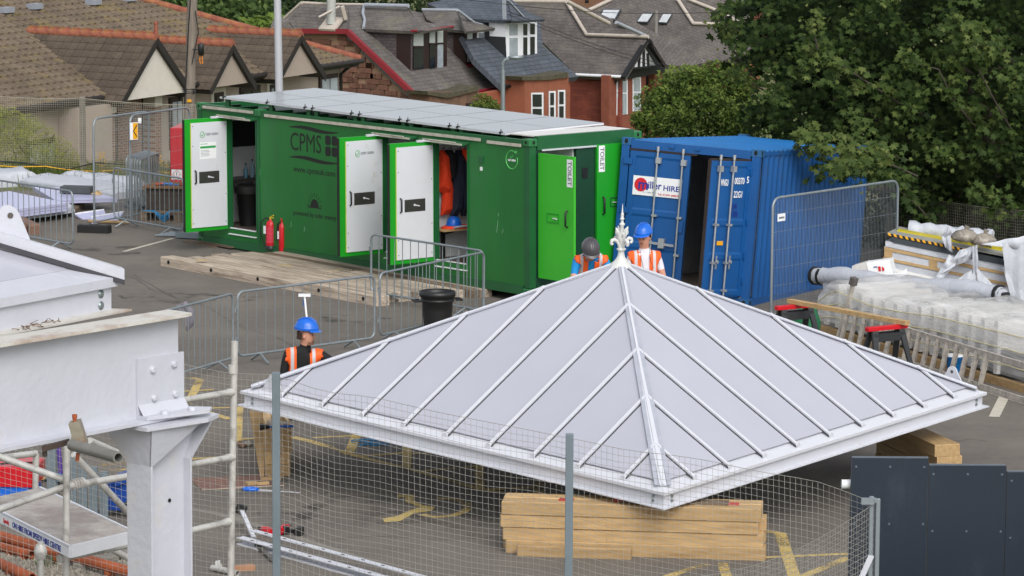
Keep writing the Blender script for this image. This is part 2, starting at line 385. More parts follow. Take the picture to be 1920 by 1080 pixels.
# toilet end (x = GL)
te = MB(); te.box(GL - .07, GL - .02, .16, .22, .16, 2.42); te.box(GL - .07, GL - .02, 1.02, 1.42, .16, 2.42); te.box(GL - .07, GL - .02, .22, 2.28, .16, .3); te.box(GL - .07, GL - .02, .22, 1.02, 2.38, 2.42)
part('end_wall', te, g_dark, G)
part('toilet_room_lining', MB().box(8.45, 9.5, .1, 1.0, .3, .34).box(8.42, 8.45, .1, 1.0, .3, 2.4).box(8.45, 9.5, 1.0, 1.03, .3, 2.4), int_white, G)
td = part('toilet_door', MB().box(GL + .02, GL + .92, .17, .215, .30, 2.36), g_bright2, G, label='open bright green toilet door')
part('handle', MB().tube([(GL + .77, .165, 1.20), (GL + .77, .12, 1.22), (GL + .77, .12, 1.45), (GL + .77, .165, 1.47)], .016, 8), black_pl, td)
part('lock_recess', MB().box(GL + .25, GL + .55, .160, .170, 1.24, 1.26).box(GL + .25, GL + .55, .160, .170, 1.38, 1.40).box(GL + .25, GL + .27, .160, .170, 1.26, 1.38).box(GL + .53, GL + .55, .160, .170, 1.26, 1.38), g_bright, td)
part('lock_lever', MB().tube([(GL + .42, .15, 1.32), (GL + .52, .15, 1.31)], .012, 6), alu, td)
sg = part('toilet_sign', MB().box(GL + .75, GL + .89, .166, .170, 1.86, 2.31), wh, td)
text('lettering', 'TOILET', .13, frame3((0, 0, -1), (1, 0, 0)), (GL + .82, .1645, 2.085), greyp, sg, w_override=.40, font_bold=True)
td2 = part('toilet_door', MB().box(GL - .02, GL + .025, 1.43, 2.27, .30, 2.42), g_bright, G, label='closed green toilet door')
part('handle', MB().tube([(GL + .03, 1.56, 1.25), (GL + .075, 1.56, 1.27), (GL + .075, 1.56, 1.52), (GL + .03, 1.56, 1.54)], .016, 8), black_pl, td2)
part('lock_recess', MB().box(GL + .025, GL + .033, 1.72, 2.02, 1.36, 1.38).box(GL + .025, GL + .033, 1.72, 2.02, 1.50, 1.52).box(GL + .025, GL + .033, 1.72, 1.74, 1.38, 1.50).box(GL + .025, GL + .033, 2.0, 2.02, 1.38, 1.50), g_frame, td2)
part('lock_lever', MB().tube([(GL + .04, 1.77, 1.44), (GL + .04, 1.85, 1.43)], .012, 6), alu, td2)
sg = part('toilet_sign', MB().box(GL + .025, GL + .029, 1.47, 1.60, 1.96, 2.40), wh, td2)
text('lettering', 'TOILET', .12, frame3((0, 0, -1), (0, 1, 0)), (GL + .031, 1.535, 2.18), greyp, sg, w_override=.38, font_bold=True)
part('socket_plate', MB().box(GL - .02, GL - .008, 1.14, 1.26, 1.88, 2.05), black_pl, G)
part('end_lamp_strip', MB().box(GL + .0, GL + .02, .26, 2.3, 2.385, 2.412), alu, G)
# wall graphics on the front (y = .02 face)
FX = frame3((1, 0, 0), (0, 0, 1)); yf = .019
def wave(x0, x1, z, amp, t):
    up = []; dn = []
    for k in range(25):
        u = k / 24; x = x0 + (x1 - x0) * u; c = z + amp * math.sin(2 * math.pi * u) ; h = t * (math.sin(math.pi * u) ** .7 + .06)
        up.append((x, yf, c + h / 2)); dn.append((x, yf, c - h / 2))
    return MB().grid([dn, up], False)
lg = part('logo_wave', wave(2.86, 4.36, 2.335, .022, .065), letter, G); part('logo_wave', wave(2.86, 4.36, 1.80, .022, .065), letter, G)
text('logo_lettering', 'CPMS', .46, FX, (3.37, yf, 2.07), letter, G, w_override=.92)
lw = MB()
for i in (0, 1):
    for j in (0, 1): lw.bevbox(0, .165, 0, .17, 0, .002, .03); n = len(lw.v) - 24; lw.v[n:] = [(3.95 + i * .19 + p[0], yf - p[2], 1.90 + j * .195 + p[1]) for p in lw.v[n:]]
part('logo_windows', lw, letter, G)
text('web_address', 'www.cpmsuk.com', .15, FX, (3.62, yf, 1.60), letter_g, G, w_override=1.25, font_bold=True)
sp = [(3.62 + .125 * math.cos(t), yf, .97 + .14 * math.sin(t)) for t in np.linspace(0, math.pi, 14)]
sm = MB().add(sp, [tuple(range(14))]).box(3.42, 3.82, yf - .001, yf, .95, .97)
for t in np.linspace(.12, math.pi - .12, 9): sm.beam((3.62 + .16 * math.cos(t), yf, .97 + .18 * math.sin(t)), (3.62 + .22 * math.cos(t), yf, .97 + .25 * math.sin(t)), .012, .001, (0, 1, 0))
part('sun_logo', sm, letter, G)
text('slogan', 'powered by solar energy', .12, FX, (3.62, yf, .82), letter_g, G, w_override=1.28, font_bold=True)
part('round_badge', MB().tube([(9.12 + .15 * math.cos(t), yf, 2.22 + .15 * math.sin(t)) for t in np.linspace(.9, 6.6, 24)], .009, 4).box(9.21, 9.25, yf - .002, yf, 2.33, 2.38), mat('lime_print', '#58b35f', .5), G)
text('badge_lettering', 'DEEP GREEN', .045, FX, (9.12, yf, 2.21), wh, G, w_override=.2, font_bold=True)
part('badge_tick', MB().tube([(9.08, yf, 2.27), (9.11, yf, 2.25), (9.15, yf, 2.30)], .007, 4), MATS['lime_print'], G)
part('vent_cover', MB().box(8.26, 8.38, .004, .02, 2.10, 2.22), g_frame, G); part('wall_sticker', MB().box(8.29, 8.35, .012, .02, 1.98, 2.04), wh, G)
scr = MB()
for x, z, dx, dz in ((8.75, 1.25, .03, .06), (8.72, .98, .035, .2), (8.86, .98, .04, .07), (2.9, .55, .02, .1), (3.3, .5, .02, .09), (1.97, 1.4, .01, .12)): scr.beam((x, yf, z), (x + dx, yf, z + dz), .008, .001, (0, 1, 0))
part('paint_scratch', scr, mat('scratch_white', '#8fb597', .7), G)
# solar array: six panels on rails
pan_m = mat('solar_panel_glass', '#767a81', .22, .0, var=.05, scale=1.2, spec=.5, clear=.15)
zl = lambda x: 2.735 - .0115 * x
x0 = .62
for k in range(6):
    a = x0 + k * 1.372; b = a + 1.366
    pn = part('solar_panel', MB().hexa([(a, .10, zl(a) - .03), (b, .10, zl(b) - .03), (b, 2.25, zl(b) + .02), (a, 2.25, zl(a) + .02), (a, .10, zl(a)), (b, .10, zl(b)), (b, 2.25, zl(b) + .05), (a, 2.25, zl(a) + .05)]), alu, G)
    z1 = .0035; e = .012
    part('glass', MB().add([(a + e, .10 + e, zl(a) + z1), (b - e, .10 + e, zl(b) + z1), (b - e, 1.17, zl(b) + z1 + .025), (a + e, 1.17, zl(a) + z1 + .025)], [(0, 1, 2, 3)])
         .add([(a + e, 1.185, zl(a) + z1 + .025), (b - e, 1.185, zl(b) + z1 + .025), (b - e, 2.24, zl(b) + z1 + .05), (a + e, 2.24, zl(a) + z1 + .05)], [(0, 1, 2, 3)]), pan_m, pn)
    for x in (a + .1, b - .12) if k else (a + .12,):
        st = part('panel_leg', MB().lathe([(.05, 2.47), (.05, zl(x) - .035)], (x, .2, 0), 12), g_frame, G)
        part('clamp', MB().box(x - .02, x + .02, .085, .14, zl(x) - .02, zl(x) + .02).tube([(x, .11, zl(x)), (x, .11, zl(x) + .06)], .008, 6), black_pl, st)
        part('panel_leg', MB().lathe([(.05, 2.47), (.05, zl(x) + .01)], (x, 2.1, 0), 10), g_frame, G)
part('roof_panel', MB().box(8.72, 9.47, .20, 2.28, 2.612, 2.632), mat('white_roof_panel', '#d8d6d2', .5, var=.05, scale=2, dirt='#a58f7d', dscale=2, damt=.15), G)
# interior contents: things of their own inside the cabin
def inG(p): return tow(G, p)
GM = FR[G.name][1]
t = thing('television', 'black television on the wall inside the left open cabin doorway', 'television', inG((.20, .95, 2.0)), GM)
part('screen', MB().box(-.06, -.02, -.45, .35, -.26, .22), black_pl, t); part('bracket', MB().box(-.069, -.06, -.1, .1, -.1, .1), steel, t)
t = thing('shelf', 'dark worktop shelf inside the left doorway of the green cabin', 'shelf', inG((.40, 1.15, 1.15)), GM)
part('shelf_board', MB().box(-.26, .14, -.95, .9, 0, .04), black_pl, t); part('edge', MB().box(.14, .16, -.95, .9, -.02, .045), steel, t)
for i, (y, h, c) in enumerate(((-.3, .24, '#5d8fa8'), (-.15, .3, '#7fa3b0'), (.0, .2, '#a8a25a'))):
    t = thing('bottle', ['blue bottle at the left on the cabin worktop', 'tallest pale bottle on the cabin worktop', 'short yellow bottle on the cabin worktop'][i], 'bottle', inG((.42, 1.1 + y, 1.19)), GM, 'bottles on the cabin worktop')
    part('bottle_body', MB().lathe([(.04, 0), (.042, h * .6), (.015, h * .8), (.015, h)], n=12), mat('bottle_%d' % i, c, .2), t); part('cap', MB().lathe([(.018, h), (.018, h + .03)], n=10), black_pl, t)
t = thing('wall_socket_row', 'row of three black wall sockets above the cabin worktop', 'sockets', inG((.15, 1.45, 1.62)), GM)
for k in range(3): part('socket', MB().box(-.018, .0, -.22 + k * .16, -.10 + k * .16, -.07, .06), black_pl, t)
t = thing('waste_bin', 'tall black waste bin standing inside the left open cabin doorway', 'bin', inG((.78, .62, .345)), GM)
part('bin_body', MB().lathe([(.18, 0), (.24, .66), (.255, .67), (.255, .72), (.235, .72), (.17, .03)], n=24), black_pl, t)
part('bin_bag', MB().lathe([(.262, .60), (.27, .70), (.255, .745), (.225, .73)], n=15), dark_rub, t)
# ------------------------------------------------------------------ blue shipping container
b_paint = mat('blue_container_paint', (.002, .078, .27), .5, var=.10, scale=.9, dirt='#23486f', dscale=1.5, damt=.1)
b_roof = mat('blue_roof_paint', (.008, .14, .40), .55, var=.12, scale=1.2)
b_int = mat('container_inside', '#cfd1d3', .8, var=.15)
rail_m = mat('door_rod_zinc', '#a9adb0', .4, .5, var=.1)
B = thing('shipping_container', 'blue steel shipping container with ribbed sides and one door ajar', 'container', (1.631, 61.6, .09), R3(-.399, -.062, .072))
BW, BLn, BH = 2.438, 6.058, 2.591
def corr(n, depth, L, fn, mb):
    """trapezoid corrugation along L, n waves; fn(t, d) -> (bottom pt, top pt)"""
    pts = []
    for k in range(n):
        p = L / n * k; w = L / n
        pts += [(p, 0), (p + w * .28, 0), (p + w * .5, depth), (p + w * .78, depth)]
    pts.append((L, 0)); return mb.grid([[fn(t, d)[0] for t, d in pts], [fn(t, d)[1] for t, d in pts]], False)
mb = MB(); corr(22, .036, BLn - .34, lambda t, d: ((BW - .045 + .036 - d, .17 + t, .14), (BW - .045 + .036 - d, .17 + t, BH - .1)), mb)
part('side_panel', mb, b_paint, B)
mb = MB(); corr(22, .036, BLn - .34, lambda t, d: ((.01 + d, .17 + t, .14), (.01 + d, .17 + t, BH - .1)), mb); part('side_panel', mb, b_paint, B)
mb = MB(); corr(9, .04, BW - .3, lambda t, d: ((.15 + t, BLn - .02 - d, .14), (.15 + t, BLn - .02 - d, BH - .1)), mb); part('end_panel', mb, b_paint, B)
mb = MB(); corr(24, .022, BLn - .5, lambda t, d: ((.06, .25 + t, BH - .045 + d), (BW - .06, .25 + t, BH - .045 + d)), mb); mb.box(.06, BW - .06, .10, .25, BH - .05, BH - .04); mb.box(.06, BW - .06, BLn - .25, BLn - .1, BH - .05, BH - .04)
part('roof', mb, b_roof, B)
mb = MB()
for x in (0, BW - .15):
    mb.box(x + (.006), x + .144, .006, .10, .12, BH - .12)
    mb.box(x + .004, x + .146, BLn - .15, BLn - .006, .12, BH - .12)
for x in (.004, BW - .064): mb.box(x, x + .06, .17, BLn - .17, BH - .10, BH - .035); mb.box(x, x + .06, .17, BLn - .17, .01, .14)
mb.box(.17, BW - .17, .008, .13, BH - .165, BH - .03); mb.box(.17, BW - .17, .01, .13, .01, .16); mb.box(.17, BW - .17, BLn - .1, BLn - .01, BH - .12, BH - .04)
part('frame', mb, b_paint, B)
cast_b = mat('corner_casting_blue', (.012, .10, .25), .5, var=.2, dirt='#5b4a4a', dscale=8, damt=.25)
for x in (0, BW - .162):
    for y in (0, BLn - .178):
        for z in (0, BH - .118):
            mb = MB(); mb.bevbox(x - .003, x + .165, y - .003, y + .178, z, z + .12, .008); c = part('corner_casting', mb, cast_b, B)
            if y == 0:
                mh = MB().lathe([(.030, -.006), (.030, .002)], (x + .081, y - .004, z + .06), 10, np.array([[1, 0, 0], [0, 0, 1.4], [0, -1, 0]]).T)
                if x > 1: mh.lathe([(.030, -.006), (.030, .002)], (BW + .004, y + .089, z + .06), 10, np.array([[0, 1, 0], [0, 0, 1.4], [1, 0, 0]]).T)
                part('hole', mh, hole_m, c)
part('floor', MB().box(.05, BW - .05, .02, BLn - .05, .12, .16), mat('container_floor', '#8a7f74', .8, var=.2), B)
part('lining', MB().box(.06, .065, .2, BLn - .1, .16, BH - .1).box(BW - .07, BW - .065, .2, BLn - .1, .16, BH - .1).box(.065, BW - .07, BLn - .08, BLn - .07, .16, BH - .1), b_int, B)
seal = mat('door_seal', '#2a211f', .8, var=.2)
part('door_seal', MB().box(.15, 1.34, -.006, .03, BH - .20, BH - .165), seal, B)
def bdoor(root_m, off, w, hinge_right, parent):
    """door built in a frame x 0..w, y=0 outer face; returned mesh parts placed by matrix root_m, off"""
    z0, z1 = .17, BH - .20
    def tr(mb): mb.v = [tuple(root_m @ np.array(p) + off) for p in mb.v]; return mb
    d = MB(); e = .05
    d.box(0, w, .012, .05, z0, z1)
    hs_ = (z1 - z0)
    # raised frame + horizontal beams give the recessed panels
    for a, b in ((0, .10), (w - .10, w)): d.box(a, b, -.002, .012, z0, z1)
    for zz in (z0, z0 + hs_ * .27, z0 + hs_ * .52, z0 + hs_ * .76 + .1, z1 - .10): 
        if zz == z0 + hs_ * .76 + .1: continue
        d.add([(.10, -.002, zz + .02), (w - .10, -.002, zz + .02), (w - .10, -.002, zz + .09), (.10, -.002, zz + .09), (.10, .012, zz - .02), (w - .10, .012, zz - .02), (w - .10, .012, zz + .12), (.10, .012, zz + .12)],
              [(0, 1, 2, 3), (4, 5, 1, 0), (3, 2, 6, 7)])
    o = part('door', tr(d), b_paint, parent)
    xs_ = [w * .47, w * .89] if not hinge_right else [w * .17, w * .50]
    for x in xs_:
        r = MB(); r.tube([(x, -.045, z0 - .06), (x, -.045, z1 + .10)], .017, 8); r.tube([(x, -.045, z1 + .02), (x, -.045, z1 + .10)], .026, 8)
        rod = part('locking_rod', tr(r), rail_m, o)
        for z in (z1 - .13, z0 + hs_ * .53, z0 + hs_ * .25, z0 + .1): part('rod_bracket', tr(MB().box(x - .022, x + .065, -.068, -.002, z - .018 - (.03 if z > 2 else 0), z + .018 + (.03 if z > 2 else 0))), rail_m, rod)
    for x, sgn in ((xs_[0], 1), (xs_[1], -1)):
        z = z0 + hs_ * (.32 if not hinge_right else .26)
        if not hinge_right and x == xs_[0]: continue
        if hinge_right: part('locking_handle', tr(MB().box(x + .05, x + .075, -.075, -.06, z - .12, z + .1).lathe([(.035, 0), (.03, .02)], (x + .062, -.08, z), 8, np.array([[1, 0, 0], [0, 0, 1], [0, -1, 0]]).T)), rail_m, o)
        else: part('locking_handle', tr(MB().beam((x - .48, -.07, z + .015), (x - .03, -.07, z - .0), .02, .04).box(x - .30, x - .20, -.09, -.0, z - .06, z + .10)), rail_m, o)
    hx = (w - .02) if hinge_right else .0
    for k, z in enumerate((z1 - .18, z0 + hs_ * .55, z0 + hs_ * .30, z0 + .25)):
        part('hinge', tr(MB().bevbox(0, .15, 0, .03, 0, .11, .02) if False else MB().box(hx - (.10 if not hinge_right else .03), hx + (.05 if not hinge_right else .12), -.03, -.004, z - .05, z + .05)), b_paint, o)
    return o, tr
dl, tr1 = bdoor(np.eye(3), np.array([.17, 0, 0]), 1.06, False, B)
sgn = part('hire_sign', MB().box(.26, 1.12, -.008, -.002, 1.66, 1.98), wh, dl)
disc = MB(); disc.lathe([(.115, 0), (.115, .002)], (.40, -.010, 1.835), 24, np.array([[1, 0, 0], [0, 0, 1], [0, -1, 0]]).T); part('sign_disc', disc, redpr, sgn)
text('sign_lettering', 'm', .25, FX, (.445, -.0135, 1.835), bluepr, sgn, w_override=.17, font_bold=True)
text('sign_lettering', 'iller', .17, FX, (.645, -.0105, 1.835), bluepr, sgn, w_override=.24, font_bold=True)
text('sign_lettering', 'HIRE', .125, FX, (.94, -.0105, 1.81), bluepr, sgn, w_override=.28, font_bold=True)
text('sign_lettering', 'K - L Miller Plant', .035, FX, (.56, -.0105, 1.715), greyp, sgn, w_override=.22)
text('sign_lettering', 'Tel: 01294 608553', .045, FX, (.90, -.0105, 1.70), redpr, sgn, w_override=.38, font_bold=True)
# right-hand door, swung a little out, hinged at the right post
ang = math.radians(71); w2 = 1.06; hxp = np.array([2.29, -.002, 0])
Mr = Rz(ang) ; off = hxp - Mr @ np.array([w2 - .02, 0, 0])
dr, tr2 = bdoor(Mr, off, w2, True, B)
dr['label'] = 'right hand door standing ajar with white container numbers'
def onD(x, z, y=-.006): return Mr @ np.array([x, y, z]) + off
FD = Mr @ FX
for s, x, z, size, w, m in (('WNGU', .375, 2.03, .15, .20, wh), ('00370', .765, 2.06, .15, .26, wh), ('5', .985, 2.08, .15, .06, wh), ('22G1', .76, 1.84, .15, .22, wh), ('LN', .69, 1.65, .13, .12, bluepr), ('135', .70, 1.52, .13, .17, bluepr)):
    text('container_number', s, size, FD, onD(x, z, -.005 if z > 1.9 or True else 0) + Mr @ np.array([0, .004 if False else 0, 0]), m, dr, w_override=w, font_bold=True)
part('warning_sticker', (lambda q: (setattr(q, 'v', [tuple(Mr @ np.array(p) + off) for p in q.v]), q)[1])(MB().box(.30, .46, -.006, -.003, 1.01, 1.08)), yelp, dr)
part('door_edge_seal', (lambda q: (setattr(q, 'v', [tuple(Mr @ np.array(p) + off) for p in q.v]), q)[1])(MB().box(-.03, 0, .0, .05, .18, BH - .19).box(.0, 1.03, .0, .05, BH - .20, BH - .165)), seal, dr)
part('post_seal', MB().box(2.262, 2.288, .0, .02, .17, BH - .2), seal, B)
for x in (.85, 1.30): part('roof_rail_lug', MB().box(x, x + .09, -.02, .008, BH - .11, BH - .06), b_paint, B)
part('lock_box', MB().box(1.10, 1.20, -.03, -.003, 1.1, 1.3), b_paint, dl)
mbx = thing('grey_cabinet', 'grey metal cabinet just inside the open blue container', 'cabinet', tow(B, (1.45, .9, .16)), FR[B.name][1])
part('cabinet_body', MB().box(-.1, .6, 0, .5, 0, .95), mat('grey_cabinet_paint', '#55585c', .6), mbx); part('cabinet_door', MB().box(-.07, .57, -.012, 0, .05, .9), mat('grey_cabinet_front', '#606368', .6), mbx)
part('machine_on_top', MB().bevbox(0, .4, .05, .4, .95, 1.2, .03).tube([(.05, .1, 1.2), (.05, .1, 1.4), (.3, .1, 1.4), (.3, .1, 1.2)], .02, 8), black_pl, mbx)
# ------------------------------------------------------------------ pyramid canopy roof on the ground
P = thing('canopy_roof', 'white pyramid station canopy roof resting on timber stacks in the car park', 'canopy roof', tuple(C0 + .967 * (np.array([1.354, 47.35, .695]) - C0)), R3(.875, .072, .018) * .967)
S = 3.45; ZE = .205; AP = 1.90   # half side, glass edge height, apex height
panel_m = mat('polycarbonate_sheet', '#b2b3be', .25, var=.035, scale=.45, spec=.55, clear=.3, rand=.025, bump=.06, bscale=1.6)
wht = mat('white_powder_coat', '#cdcfd6', .32, var=.02, scale=2)
dgap = mat('dark_gap', '#3a3a40', .6)
def rotk(k): return np.array(Rz(k * math.pi / 2))
def putk(mb, k): M = rotk(k); mb.v = [tuple(M @ np.array(p)) for p in mb.v]; return mb
slope = (AP - ZE) / (S - .05)
zt = lambda y: ZE + (S - .05 - y) * slope     # height of the glass at distance y from centre toward an edge
for k in range(4):
    # face k : edge along x at y=-S
    fl = putk(MB().hexa([(-S - .0, -S - .0, 0), (S, -S, 0), (S - .12, -S + .12, 0), (-S + .12, -S + .12, 0), (-S, -S, .012), (S, -S, .012), (S - .12, -S + .12, .012), (-S + .12, -S + .12, .012)]), k)
    part('bottom_flange', fl, white_paint, P)
    part('edge_beam', putk(MB().hexa([(-S + .07, -S + .07, .012), (S - .07, -S + .07, .012), (S - .10, -S + .10, .012), (-S + .10, -S + .10, .012), (-S + .07, -S + .07, .158), (S - .07, -S + .07, .158), (S - .10, -S + .10, .158), (-S + .10, -S + .10, .158)]), k), white_paint, P)
    part('eaves_gutter', putk(MB().hexa([(-S + .03, -S + .03, .160), (S - .03, -S + .03, .160), (S - .11, -S + .11, .160), (-S + .11, -S + .11, .160), (-S + .03, -S + .03, .195), (S - .03, -S + .03, .195), (S - .25, -S + .25, .262), (-S + .25, -S + .25, .262)]), k), wht, P)
    nuts = MB()
    for sx in (-1, 1):
        for j in (0, 1): nuts.lathe([(.022, 0), (.018, .02)], (sx * (S - .22), -S + .072, .06 + j * .055), 6, np.array([[1, 0, 0], [0, 0, 1], [0, -1, 0]]).T)
    part('bolt', putk(nuts, k), mat('zinc_bolt', '#8c9698', .4, .6), P)
    # glass bays between ribs
    xr = [-S] + [i * .69 for i in range(-4, 5)] + [S]
    y0 = S - .20
    for i in range(10):
        a, b = xr[i], xr[i + 1]; a_ = max(-y0, min(y0, a)); b_ = max(-y0, min(y0, b))
        if i == 4 or i == 5: poly = [(a_, -y0), (b_, -y0), (b_, -abs(b_) - 0.02), (a_, -abs(a_) - .02)]
        else: poly = [(a_, -y0), (b_, -y0), (b_, -min(y0, abs(b_))), (a_, -min(y0, abs(a_)))]
        poly = [p for j, p in enumerate(poly) if j == 0 or (abs(p[0] - poly[j - 1][0]) + abs(p[1] - poly[j - 1][1])) > 1e-6]
        if abs(poly[0][0] - poly[-1][0]) + abs(poly[0][1] - poly[-1][1]) < 1e-6: poly = poly[:-1]
        p3 = [(p[0], p[1], zt(-p[1]) + .0) for p in poly]
        gp = MB().prism([(p[0], p[1], p[2] - .012) for p in p3], (0, 0, .012)); part('roof_sheet', putk(gp, k), panel_m, P)
    for i in range(-4, 5):
        x = i * .69; ya = -(S - .09); yb = -max(abs(x), .10)
        A_ = (x, ya, zt(-ya) + .018); B_ = (x, yb, zt(-yb) + .018)
        r = part('glazing_bar', putk(MB().beam(A_, B_, .042, .028), k), wht, P)
        part('bar_seal', putk(MB().beam((x + .029, ya, zt(-ya) + .004), (x + .029, yb - .03, zt(-yb + .03) + .004), .012, .012).beam((x - .029, ya, zt(-ya) + .004), (x - .029, yb - .03, zt(-yb + .03) + .004), .012, .012), k), dgap, r)
        part('end_cap', putk(MB().prism([(x - .034, ya - .012, zt(-ya) - .03), (x + .034, ya - .012, zt(-ya) - .03), (x + .034, ya - .012, zt(-ya) + .03), (x + .015, ya - .012, zt(-ya) + .045), (x - .015, ya - .012, zt(-ya) + .045), (x - .034, ya - .012, zt(-ya) + .03)], (0, .02, 0)), k), wht, r)
    # hip bar from the corner (-S,-S) up to the apex
    c0 = np.array([-(S - .13), -(S - .13), zt(S - .13) + .014]); c1 = np.array([-.06, -.06, zt(.06) + .014])
    h = MB(); nrm = np.cross(c1 - c0, (1, -1, 0)); nrm = nrm / np.linalg.norm(nrm); nrm = nrm if nrm[2] > 0 else -nrm
    h.beam(c0 - nrm * .012, c1 - nrm * .012, .085, .018, nrm); h.beam(c0 + nrm * .004, c1 + nrm * .004, .03, .014, nrm)
    hb = part('hip_bar', putk(h, k), wht, P)
    s_ = np.array([1, -1, 0]) / math.sqrt(2)
    part('hip_trim', putk(MB().beam(c0 + s_ * .075 - nrm * .006, c1 + s_ * .02 - nrm * .006, .05, .008, nrm).beam(c0 - s_ * .075 - nrm * .006, c1 - s_ * .02 - nrm * .006, .05, .008, nrm), k), mat('grey_flashing', '#a6a9b4', .35), hb)
# lifting lugs : plates rising at each corner
for k in range(4):
    for along in ((1,) if k in (0,) else (1,)):
        xs_c = -(S - .50)
        poly = [(xs_c - .20, -S + .14, .23), (xs_c + .18, -S + .14, .23), (xs_c + .075, -S + .14, .41)] + [(xs_c + .0 + .075 * math.cos(t), -S + .14, .41 + .07 * math.sin(t)) for t in np.linspace(.3, math.pi - .2, 8)] + [(xs_c - .11, -S + .14, .37)]
        lm_ = MB().prism(poly, (0, .02, 0))
        if k == 1 or k == 3 or k == 2:
            lg_ = part('lifting_lug', putk(lm_, k), white_paint, P)
            part('lug_hole', putk(MB().lathe([(.022, 0), (.022, .024)], (xs_c + .0, -S + .138, .41), 14, np.array([[1, 0, 0], [0, 0, 1], [0, 1, 0]]).T), k), mat('lug_hole_dark', '#55504a', .9), lg_)
# finial
FN = thing('roof_finial', 'white cast iron finial with curled leaves on the canopy apex', 'finial', tow(P, (0, 0, AP + .02)), FR[P.name][1] * .8)
fm = mat('finial_paint', '#cfd0cd', .5, var=.08, scale=14, bump=.2)
fs = .93
part('finial_base', MB().lathe([(.19, -.10), (.17, -.05), (.12, -.02), (.09, .02), (.07, .05), (.055, .09), (.05, .13), (.052, .16), (.075, .175), (.078, .195), (.05, .21)], n=8), fm, FN)
part('finial_shaft', MB().lathe([(.045, .21), (.038, .30), (.055, .34), (.05, .40), (.03, .47), (.03, .56), (.045, .58), (.045, .60), (.022, .62), (.022, .66), (.036, .67), (.036, .69), (.02, .70), (.026, .74), (.026, .76), (.013, .78), (.004, .92)], n=12), fm, FN)
for k in range(4):
    M = rotk(k) @ Rz(math.radians(-20))
    mb = MB(); path = [M @ np.array(p) for p in [(.03, 0, .20), (.05, 0, .27), (.09, 0, .33), (.14, 0, .355), (.18, 0, .34), (.195, 0, .30), (.175, 0, .285)]]
    mb.tube(path, [.022, .026, .026, .03, .03, .026, .024], 7); lf = part('leaf_scroll', mb, fm, FN)
    part('scroll_knob', MB().lathe([(.002, -.03), (.024, -.015), (.03, 0), (.024, .015), (.002, .03)], M @ np.array([.18, 0, .285]), 8), fm, lf)
    M = rotk(k) @ Rz(math.radians(-20 + 0)); pts = [(.03, 0, .33), (.06, 0, .40), (.075, 0, .46), (.10, 0, .52), (.115, 0, .545)]
    mb = MB().tube([M @ np.array(p) for p in pts], [.02, .03, .036, .02, .005], 7); mb.tube([M @ np.array(p) for p in [(.06, .0, .39), (.085, .03, .44), (.095, .045, .48)]], [.012, .02, .004], 6); mb.tube([M @ np.array(p) for p in [(.06, .0, .39), (.085, -.03, .44), (.095, -.045, .48)]], [.012, .02, .004], 6)
    part('upright_leaf', mb, fm, FN)
# ------------------------------------------------------------------ car park markings
for i, (pts, w) in enumerate([
    ([(358, 765), (395, 775), (431, 786)], .12), ([(449, 763), (447, 800), (444, 835)], .11), ([(344, 710), (360, 709), (375, 713), (352, 757)], .12), ([(330, 735), (400, 731)], .08),
    ([(362, 766), (462, 764)], .08), ([(358, 861), (440, 856)], .10), ([(446, 824), (497, 822)], .09), ([(547, 820), (582, 828), (618, 839)], .13), ([(587, 821), (669, 817)], .08),
    ([(669, 815), (653, 853)], .13), ([(618, 839), (665, 855), (757, 877)], .09), ([(648, 851), (680, 856), (765, 849)], .11), ([(764, 838), (762, 878)], .12), ([(764, 851), (810, 850)], .08),
    ([(750, 876), (790, 884), (899, 874)], .10), ([(898, 868), (900, 917)], .12), ([(762, 878), (895, 916), (945, 925)], .10), ([(890, 919), (1010, 914)], .1), ([(1009, 900), (1011, 931)], .12),
    ([(1250, 1082), (1326, 1058)], .12), ([(1354, 1056), (1363, 1082)], .12), ([(1428, 996), (1463, 1000), (1490, 1084)], .14), ([(1428, 1046), (1590, 1039)], .10), ([(1500, 1084), (1590, 1046)], .12),
    ([(1083 / 2.842 + 440, 935), (855, 936), (873, 944), (879, 952), (868, 961), (845, 968), (815, 970), (790, 965)], .11), ([(190, 872), (240, 868)], .14), ([(190, 884), (245, 880)], .10)]):
    strip('yellow_road_marking', pts, w, yl, .004 + .0006 * (i % 4))
wc = [(865, 650), (920, 645), (960, 650), (955, 680), (1000, 705), (1070, 715), (1050, 737), (960, 747), (880, 790), (800, 797), (788, 777), (860, 765), (930, 735), (985, 717), (940, 697), (910, 690), (908, 662), (870, 664)]
wp_ = [at(440 + a / 2.842, 700 + b / 2.842) + [0, 0, .0075] for a, b in wc]
part('wheelchair_symbol', MB().add(wp_, [tuple(range(len(wp_)))]), mat('wheelchair_paint', '#bda766', .85, var=.3, scale=14), kind='structure')
strip('white_road_marking', [(232, 472), (325, 447)], .09, wl, .005); strip('white_road_marking', [(1864, 782), (1886, 738)], .15, wl, .005)
conc = mat('concrete_edging', '#7d7870', .9, var=.15, scale=6, bump=.2)
strip('concrete_edging', [(330, 950), (400, 962), (441, 973), (493, 989), (545, 1003), (615, 1028), (690, 1052), (780, 1082)], .14, conc, .003)
crumb = MB()
for k in range(420):
    u = rng.uniform(20, 470) if k % 3 else rng.uniform(450, 1400); v = rng.uniform(930, 1080) if k % 3 else rng.uniform(480, 1080)
    p = at(u, v); a = rng.uniform(0, 3); r = rng.uniform(.008, .02) * (1 if k % 3 else 1.1)
    crumb.add([p + [r * math.cos(a + t), r * .6 * math.sin(a + t), .002 + .006 * (t > 3)] for t in (0, 1.6, 3.1, 4.7)], [(0, 1, 2, 3)])
part('stone_chippings', crumb, mat('pale_chip', '#b5b0a6', .8), kind='stuff')
